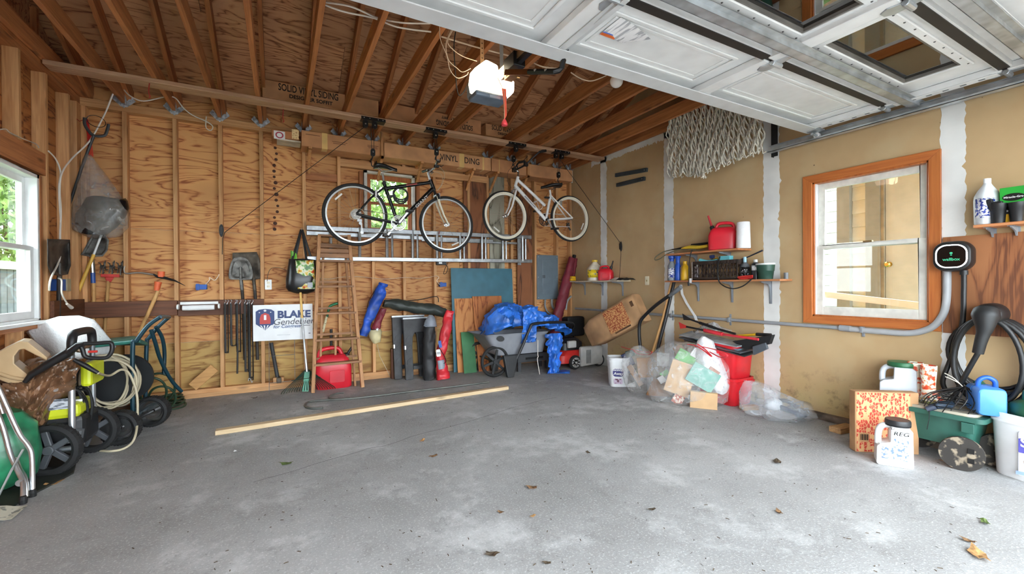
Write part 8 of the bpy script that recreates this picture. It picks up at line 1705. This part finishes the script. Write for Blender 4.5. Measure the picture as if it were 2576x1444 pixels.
# beige hose coils
HOS = plain('hose_beige', (190, 178, 150), .45, var=.06); j = thing('beige_hose', 'beige pressure hose coiled over the hose cart and trailing on the floor', 'hose', (-1.15, 4.5, 0)); rg = random.Random(6)
for k in range(9):
    cx, cy = 268+rg.uniform(-10, 16)+k*2, 952+rg.uniform(-8, 8); rx, ry = 66+rg.uniform(-12, 10)-(k % 3)*4, 62+rg.uniform(-10, 10); Yk = 4.38+.05*k
    MB().tube([at(cx+rx*math.cos(a), cy+ry*math.sin(a)*(1.05 if math.sin(a) > 0 else .9), Y=Yk+.05*math.sin(a+k)) for a in [2*math.pi*i/36 for i in range(36)]], .0085, 8, True).build('coil', HOS, j, smooth=60)
MB().tube(spl([at(246, 938, Y=c1.y), at(275, 945, Y=4.2), at(305, 930, Y=4.3), at(325, 940, Y=4.35), at(343, 985, Y=4.35), at(346, 1040, Y=4.33), fl(340, 1098, .08), fl(318, 1125, .012), fl(280, 1135, .01), fl(240, 1132, .01), fl(225, 1128, .01)], 6), .0085, 8).build('trailing_end', HOS, j, smooth=60)
# green garden hose
GHS = plain('hose_green', (44, 66, 48), .4, var=.15); j = thing('garden_hose', 'dark green garden hose coiled on the floor behind the hose cart', 'garden hose', (-.95, 5.2, 0))
for k in range(5):
    c = fl(418-k*6, 1022-k*3)+V(0, -.08, 0); MB().tube([V(c.x+(.17+.012*k)*math.cos(a), c.y+(.15+.01*k)*math.sin(a), .012+.02*k+.01*math.sin(a*3+k)) for a in [2*math.pi*i/30 for i in range(30)]], .0105, 8, True).build('coil', GHS, j, smooth=60)
for cx, cy, rx, ry, Yk in ((400, 975, 40, 36, 5.1), (385, 985, 34, 34, 5.05), (408, 1000, 34, 28, 5.15)): MB().tube([at(cx+rx*math.cos(a), cy+ry*math.sin(a), Y=Yk+.06*math.sin(a)) for a in [2*math.pi*i/30 for i in range(30)]], .0105, 8, True).build('upright_loop', GHS, j, smooth=60)
MB().tube([at(360, 941, Y=4.95), at(372, 941, Y=4.95)], .016, 8).build('brass_fitting', plain('brass_fit', (206, 176, 90), .3, .8), j)
# ---- tan stool with a hand hole, lying on its side
TN = plain('stool_tan', (206, 176, 134), .45, var=.05); j = thing('tan_step_stool', 'tan plastic step stool with a rounded opening on top of the left heap', 'step stool', at(70, 960, Y=3.9))
S = lambda x, y, d=0: at(x, y, Y=3.86+d)
out = [(-40, 905), (0, 882), (50, 858), (70, 860), (120, 900), (118, 908), (60, 878), (48, 880), (36, 896), (36, 915), (60, 935), (84, 955), (80, 962), (58, 972), (28, 968), (-40, 940)]
P = [S(x, y) for x, y in out]; n = len(P); Bk = [p+V(-.06, .22, 0) for p in P]
MB().add(P+Bk, [tuple(range(n)), tuple(range(2*n-1, n-1, -1))]+[(k, (k+1) % n, n+(k+1) % n, n+k) for k in range(n)]).build('body', TN, j, bev=.006)
MB().tube([S(-40, 928, -.005), S(30, 950, -.005), S(80, 958, -.005)], .012, 8).build('rib', TN, j, smooth=50)
# ---- white quilted sheet
QW = plain('quilted_white', (236, 236, 236), .7, var=.03, bump=.7, bs=55)
def quilt(u, v):
    top = [(70, 835), (100, 812), (150, 797), (200, 795), (235, 805), (262, 838), (292, 872)]; bot = [(112, 885), (140, 905), (165, 910), (190, 905), (215, 900), (240, 895), (270, 890)]
    i = u*6; k = min(5, int(i)); f = i-k; t_ = (top[k][0]*(1-f)+top[k+1][0]*f, top[k][1]*(1-f)+top[k+1][1]*f); b_ = (bot[k][0]*(1-f)+bot[k+1][0]*f, bot[k][1]*(1-f)+bot[k+1][1]*f)
    return at(t_[0]*(1-v)+b_[0]*v, t_[1]*(1-v)+b_[1]*v, Y=4.86-.22*math.sin(u*3.14)*(.3+v*.7))
tag(MB().grid(quilt, 24, 14).build('quilted_sheet', QW, smooth=60, thick=.03), 'curved white quilted sheet standing under the left window', 'quilted sheet')
# ---- brown crumpled tarp
BT_ = plain('tarp_brown', (116, 84, 60), .38, var=.25, vs=6, bump=.5, bs=9)
j = thing('brown_tarp', 'crumpled brown tarpaulin heaped over the pressure washer', 'tarpaulin', (-1.5, 3.85, .1))
top = [(-60, 960), (20, 940), (60, 925), (110, 905), (160, 898), (195, 890)]; bot = [(-60, 1060), (20, 1060), (70, 1110), (100, 1090), (140, 1010), (190, 985)]
def btf(u, v):
    i = u*5; k = min(4, int(i)); f = i-k; a = (top[k][0]*(1-f)+top[k+1][0]*f, top[k][1]*(1-f)+top[k+1][1]*f); b = (bot[k][0]*(1-f)+bot[k+1][0]*f, bot[k][1]*(1-f)+bot[k+1][1]*f)
    q = at(a[0]*(1-v)+b[0]*v, a[1]*(1-v)+b[1]*v, Y=4.02-.22*math.sin(v*3.1)-.1*v); q.x = max(q.x, -1.58); return q
MB().grid(btf, 60, 44).crumple(.04, 6, 2).crease(.12, 7, 2).crease(.05, 19, 5).build('heap', BT_, j, smooth=22, thick=.003)
MB().grid(lambda u, v: btf(u, 0)+V(-.0*v, .42*v, .03*math.sin(u*9)+.02*v), 40, 14).crumple(.03, 10, 4).crease(.08, 12, 3).build('back_fold', BT_, j, smooth=22, thick=.003)
c = at(140, 980, Y=3.80); MB().lathe([(.008, 0), (.014, 0), (.014, .003), (.008, .003)], c, (0, -1, .1), 14).build('grommet', SILV, j)
# ---- folding chair legs and green sack at the frame edge
AL2 = plain('chair_alu', (206, 208, 210), .28, .85, var=.06); j = thing('folding_chair', 'bent aluminium legs of a folded chair at the left edge of the view', 'folding chair', (-1.3, 3.5, 0))
C = lambda x, y, Yk: at(x, y, Y=Yk)
e1, e2 = fl(82, 1244, .012), fl(58, 1262, .012)
MB().tube(spl([C(-60, 850, 3.55), C(0, 985, 3.55), C(45, 1085, 3.55), C(70, 1120, 3.54), C(80, 1150, 3.53), e1], 5), .0125, 10).build('leg', AL2, j, smooth=60); MB().tube(spl([C(-60, 930, 3.6), C(0, 1055, 3.58), C(25, 1140, 3.55), C(50, 1195, 3.5), C(58, 1215, 3.46), e2], 5), .0125, 10).build('leg', AL2, j, smooth=60); MB().tube(spl([C(-60, 860, 3.7), C(20, 1080, 3.66), C(45, 1170, 3.6), C(63, 1205, 3.5), fl(66, 1250, .012)], 5), .0125, 10).build('leg', AL2, j, smooth=60)
MB().tube([C(-10, 1260, 3.45), C(30, 1180, 3.5), C(58, 1130, 3.52)], .006, 6).build('stay', plain('stay_grey', (150, 152, 150), .4, .5), j); MB().lathe([(.02, 0), (.018, .004)], C(50, 1215, 3.46), (0, -1, 0), 14).build('rivet', SILV, j)
for e in (e1, e2): MB().lathe([(.016, -.012), (.018, .012), (.014, .03)], e, (0, 0, 1), 12).build('rubber_foot', RUB, j)
GS_ = plain('sack_green', (44, 120, 84), .3, var=.25, vs=8, bump=.5, bs=10)
c = V(-1.5, 3.72, 0); tag(MB().loft([ring(c+V(0, 0, z), w, w*.8, 2.2, 26) for z, w in ((.014, .24), (.06, .34), (.2, .38), (.36, .34), (.46, .2))]).crumple(.03, 8, 3).crumple(.012, 20, 5).build('green_sack', GS_, smooth=50), 'crumpled green plastic sack behind the aluminium chair legs', 'sack')
p = fl(15, 1295, .016); tag(MB().grid(lambda u, v: V(p.x-.12+.16*u, p.y-.05+.16*v, .018+.012*math.sin(u*5)), 6, 6).build('paper_scrap', speckle('scrap_print', (206, 202, 184), (140, 140, 130), 30, .55, .6, .8), thick=.001), 'pale paper scrap on the black mat', 'paper')
# ---- fallen leaves and debris on the floor
LFM = {k: plain('dry_leaf_'+k, c_, .8, var=.2, vs=40) for k, c_ in (('brown', (112, 84, 56)), ('tan', (164, 124, 78)), ('dark', (74, 62, 48)), ('green', (86, 104, 52)), ('white', (226, 226, 222)))}
rg = random.Random(11); POS = {'upper left by the plank': [(720, 1168, 'green', .06), (632, 1192, 'tan', .02), (592, 1137, 'white', .04)], }
spots = [(720, 1168, 'green', .07, 'curled green and brown leaf on the floor below the long timber'), (592, 1137, 'white', .035, 'white paper fleck on the floor below the timber end'), (1090, 1149, 'brown', .05, 'dry brown leaf in the middle of the floor'), (1062, 1110, 'tan', .05, 'tan leaf in the middle just below the timber'), (1480, 1140, 'dark', .04, 'small dark leaf right of the floor centre'), (1338, 1228, 'brown', .055, 'brown leaf in the lower middle of the floor'), (1956, 1164, 'dark', .07, 'dark curled leaf on the floor before the clear bag'), (1376, 1418, 'dark', .03, 'dark fleck at the bottom middle of the view'), (2462, 1398, 'tan', .09, 'long tan leaf at the bottom right of the floor'), (2478, 1316, 'green', .05, 'small green leaf near the right bucket'), (2436, 1362, 'brown', .045, 'brown leaf below the small green leaf'), (1238, 1396, 'dark', .05, 'dark leaf near the bottom centre'), (1340, 1300, 'tan', .03, 'small tan leaf scrap below the brown leaf'), (330, 1108, 'tan', .06, 'tan leaf against the hose cart tyre'), (135, 1218, 'tan', .07, 'dry tan leaf on the mat edge'), (640, 1002, 'dark', .05, 'dark leaf on the floor in front of the rubber straps'), (2385, 1165, 'tan', .08, 'brown leaf under the garden cart wheel'), (1260, 1290, 'brown', .03, 'brown leaf scrap left of the lower middle'), (1640, 1283, 'dark', .035, 'dark curl on the floor below the large clear bag'), (1960, 1290, 'brown', .04, 'brown leaf on the bright patch of floor')]
for px, py, k, sz, lab in spots:
    sz *= .72
    c = fl(px, py, .002); a = rg.uniform(0, 6); M_ = TR(c, rz=a); n = 10; mbx = MB(M_)
    out = [(sz*math.cos(2*math.pi*i/n)*(1 if i % 2 == 0 else .7), sz*.5*math.sin(2*math.pi*i/n)*(1 if i % 2 == 0 else .75), .004+.35*sz*(abs(math.cos(2*math.pi*i/n))**2)*(.5+.5*rg.random())) for i in range(n)]
    mbx.add([(0, 0, .002)]+out, [(0, i+1, (i+1) % n+1) for i in range(n)]); tag(mbx.build('fallen_leaf' if k != 'white' else 'paper_fleck', LFM[k], thick=.001), lab, 'leaf' if k != 'white' else 'paper')
mbx = MB()
for i in range(620):
    if i < 260: px, py = rg.uniform(420, 2200), rg.uniform(985, 1110)
    else: px, py = rg.uniform(300, 2500), rg.uniform(1010, 1440)
    c = fl(px, py, .001)
    if not (-1.5 < c.x < 4.1 and c.y < 5.6): continue
    L_ = rg.uniform(.003, .011)*(1.8 if i % 9 == 0 and i < 400 else 1); a = rg.uniform(0, 6); M_ = TR(c, rz=a); mbx.add([M_ @ V(-L_, -.001, 0), M_ @ V(L_, -.0015, .0), M_ @ V(L_*.8, .0018, .002), M_ @ V(-L_*.7, .002, .002)], [(0, 1, 2, 3)])
tag(mbx.build('floor_debris', LFM['dark'], origin=(1, 2, 0)), 'tiny dark twigs and grit scattered over the concrete', 'debris', kind='stuff')
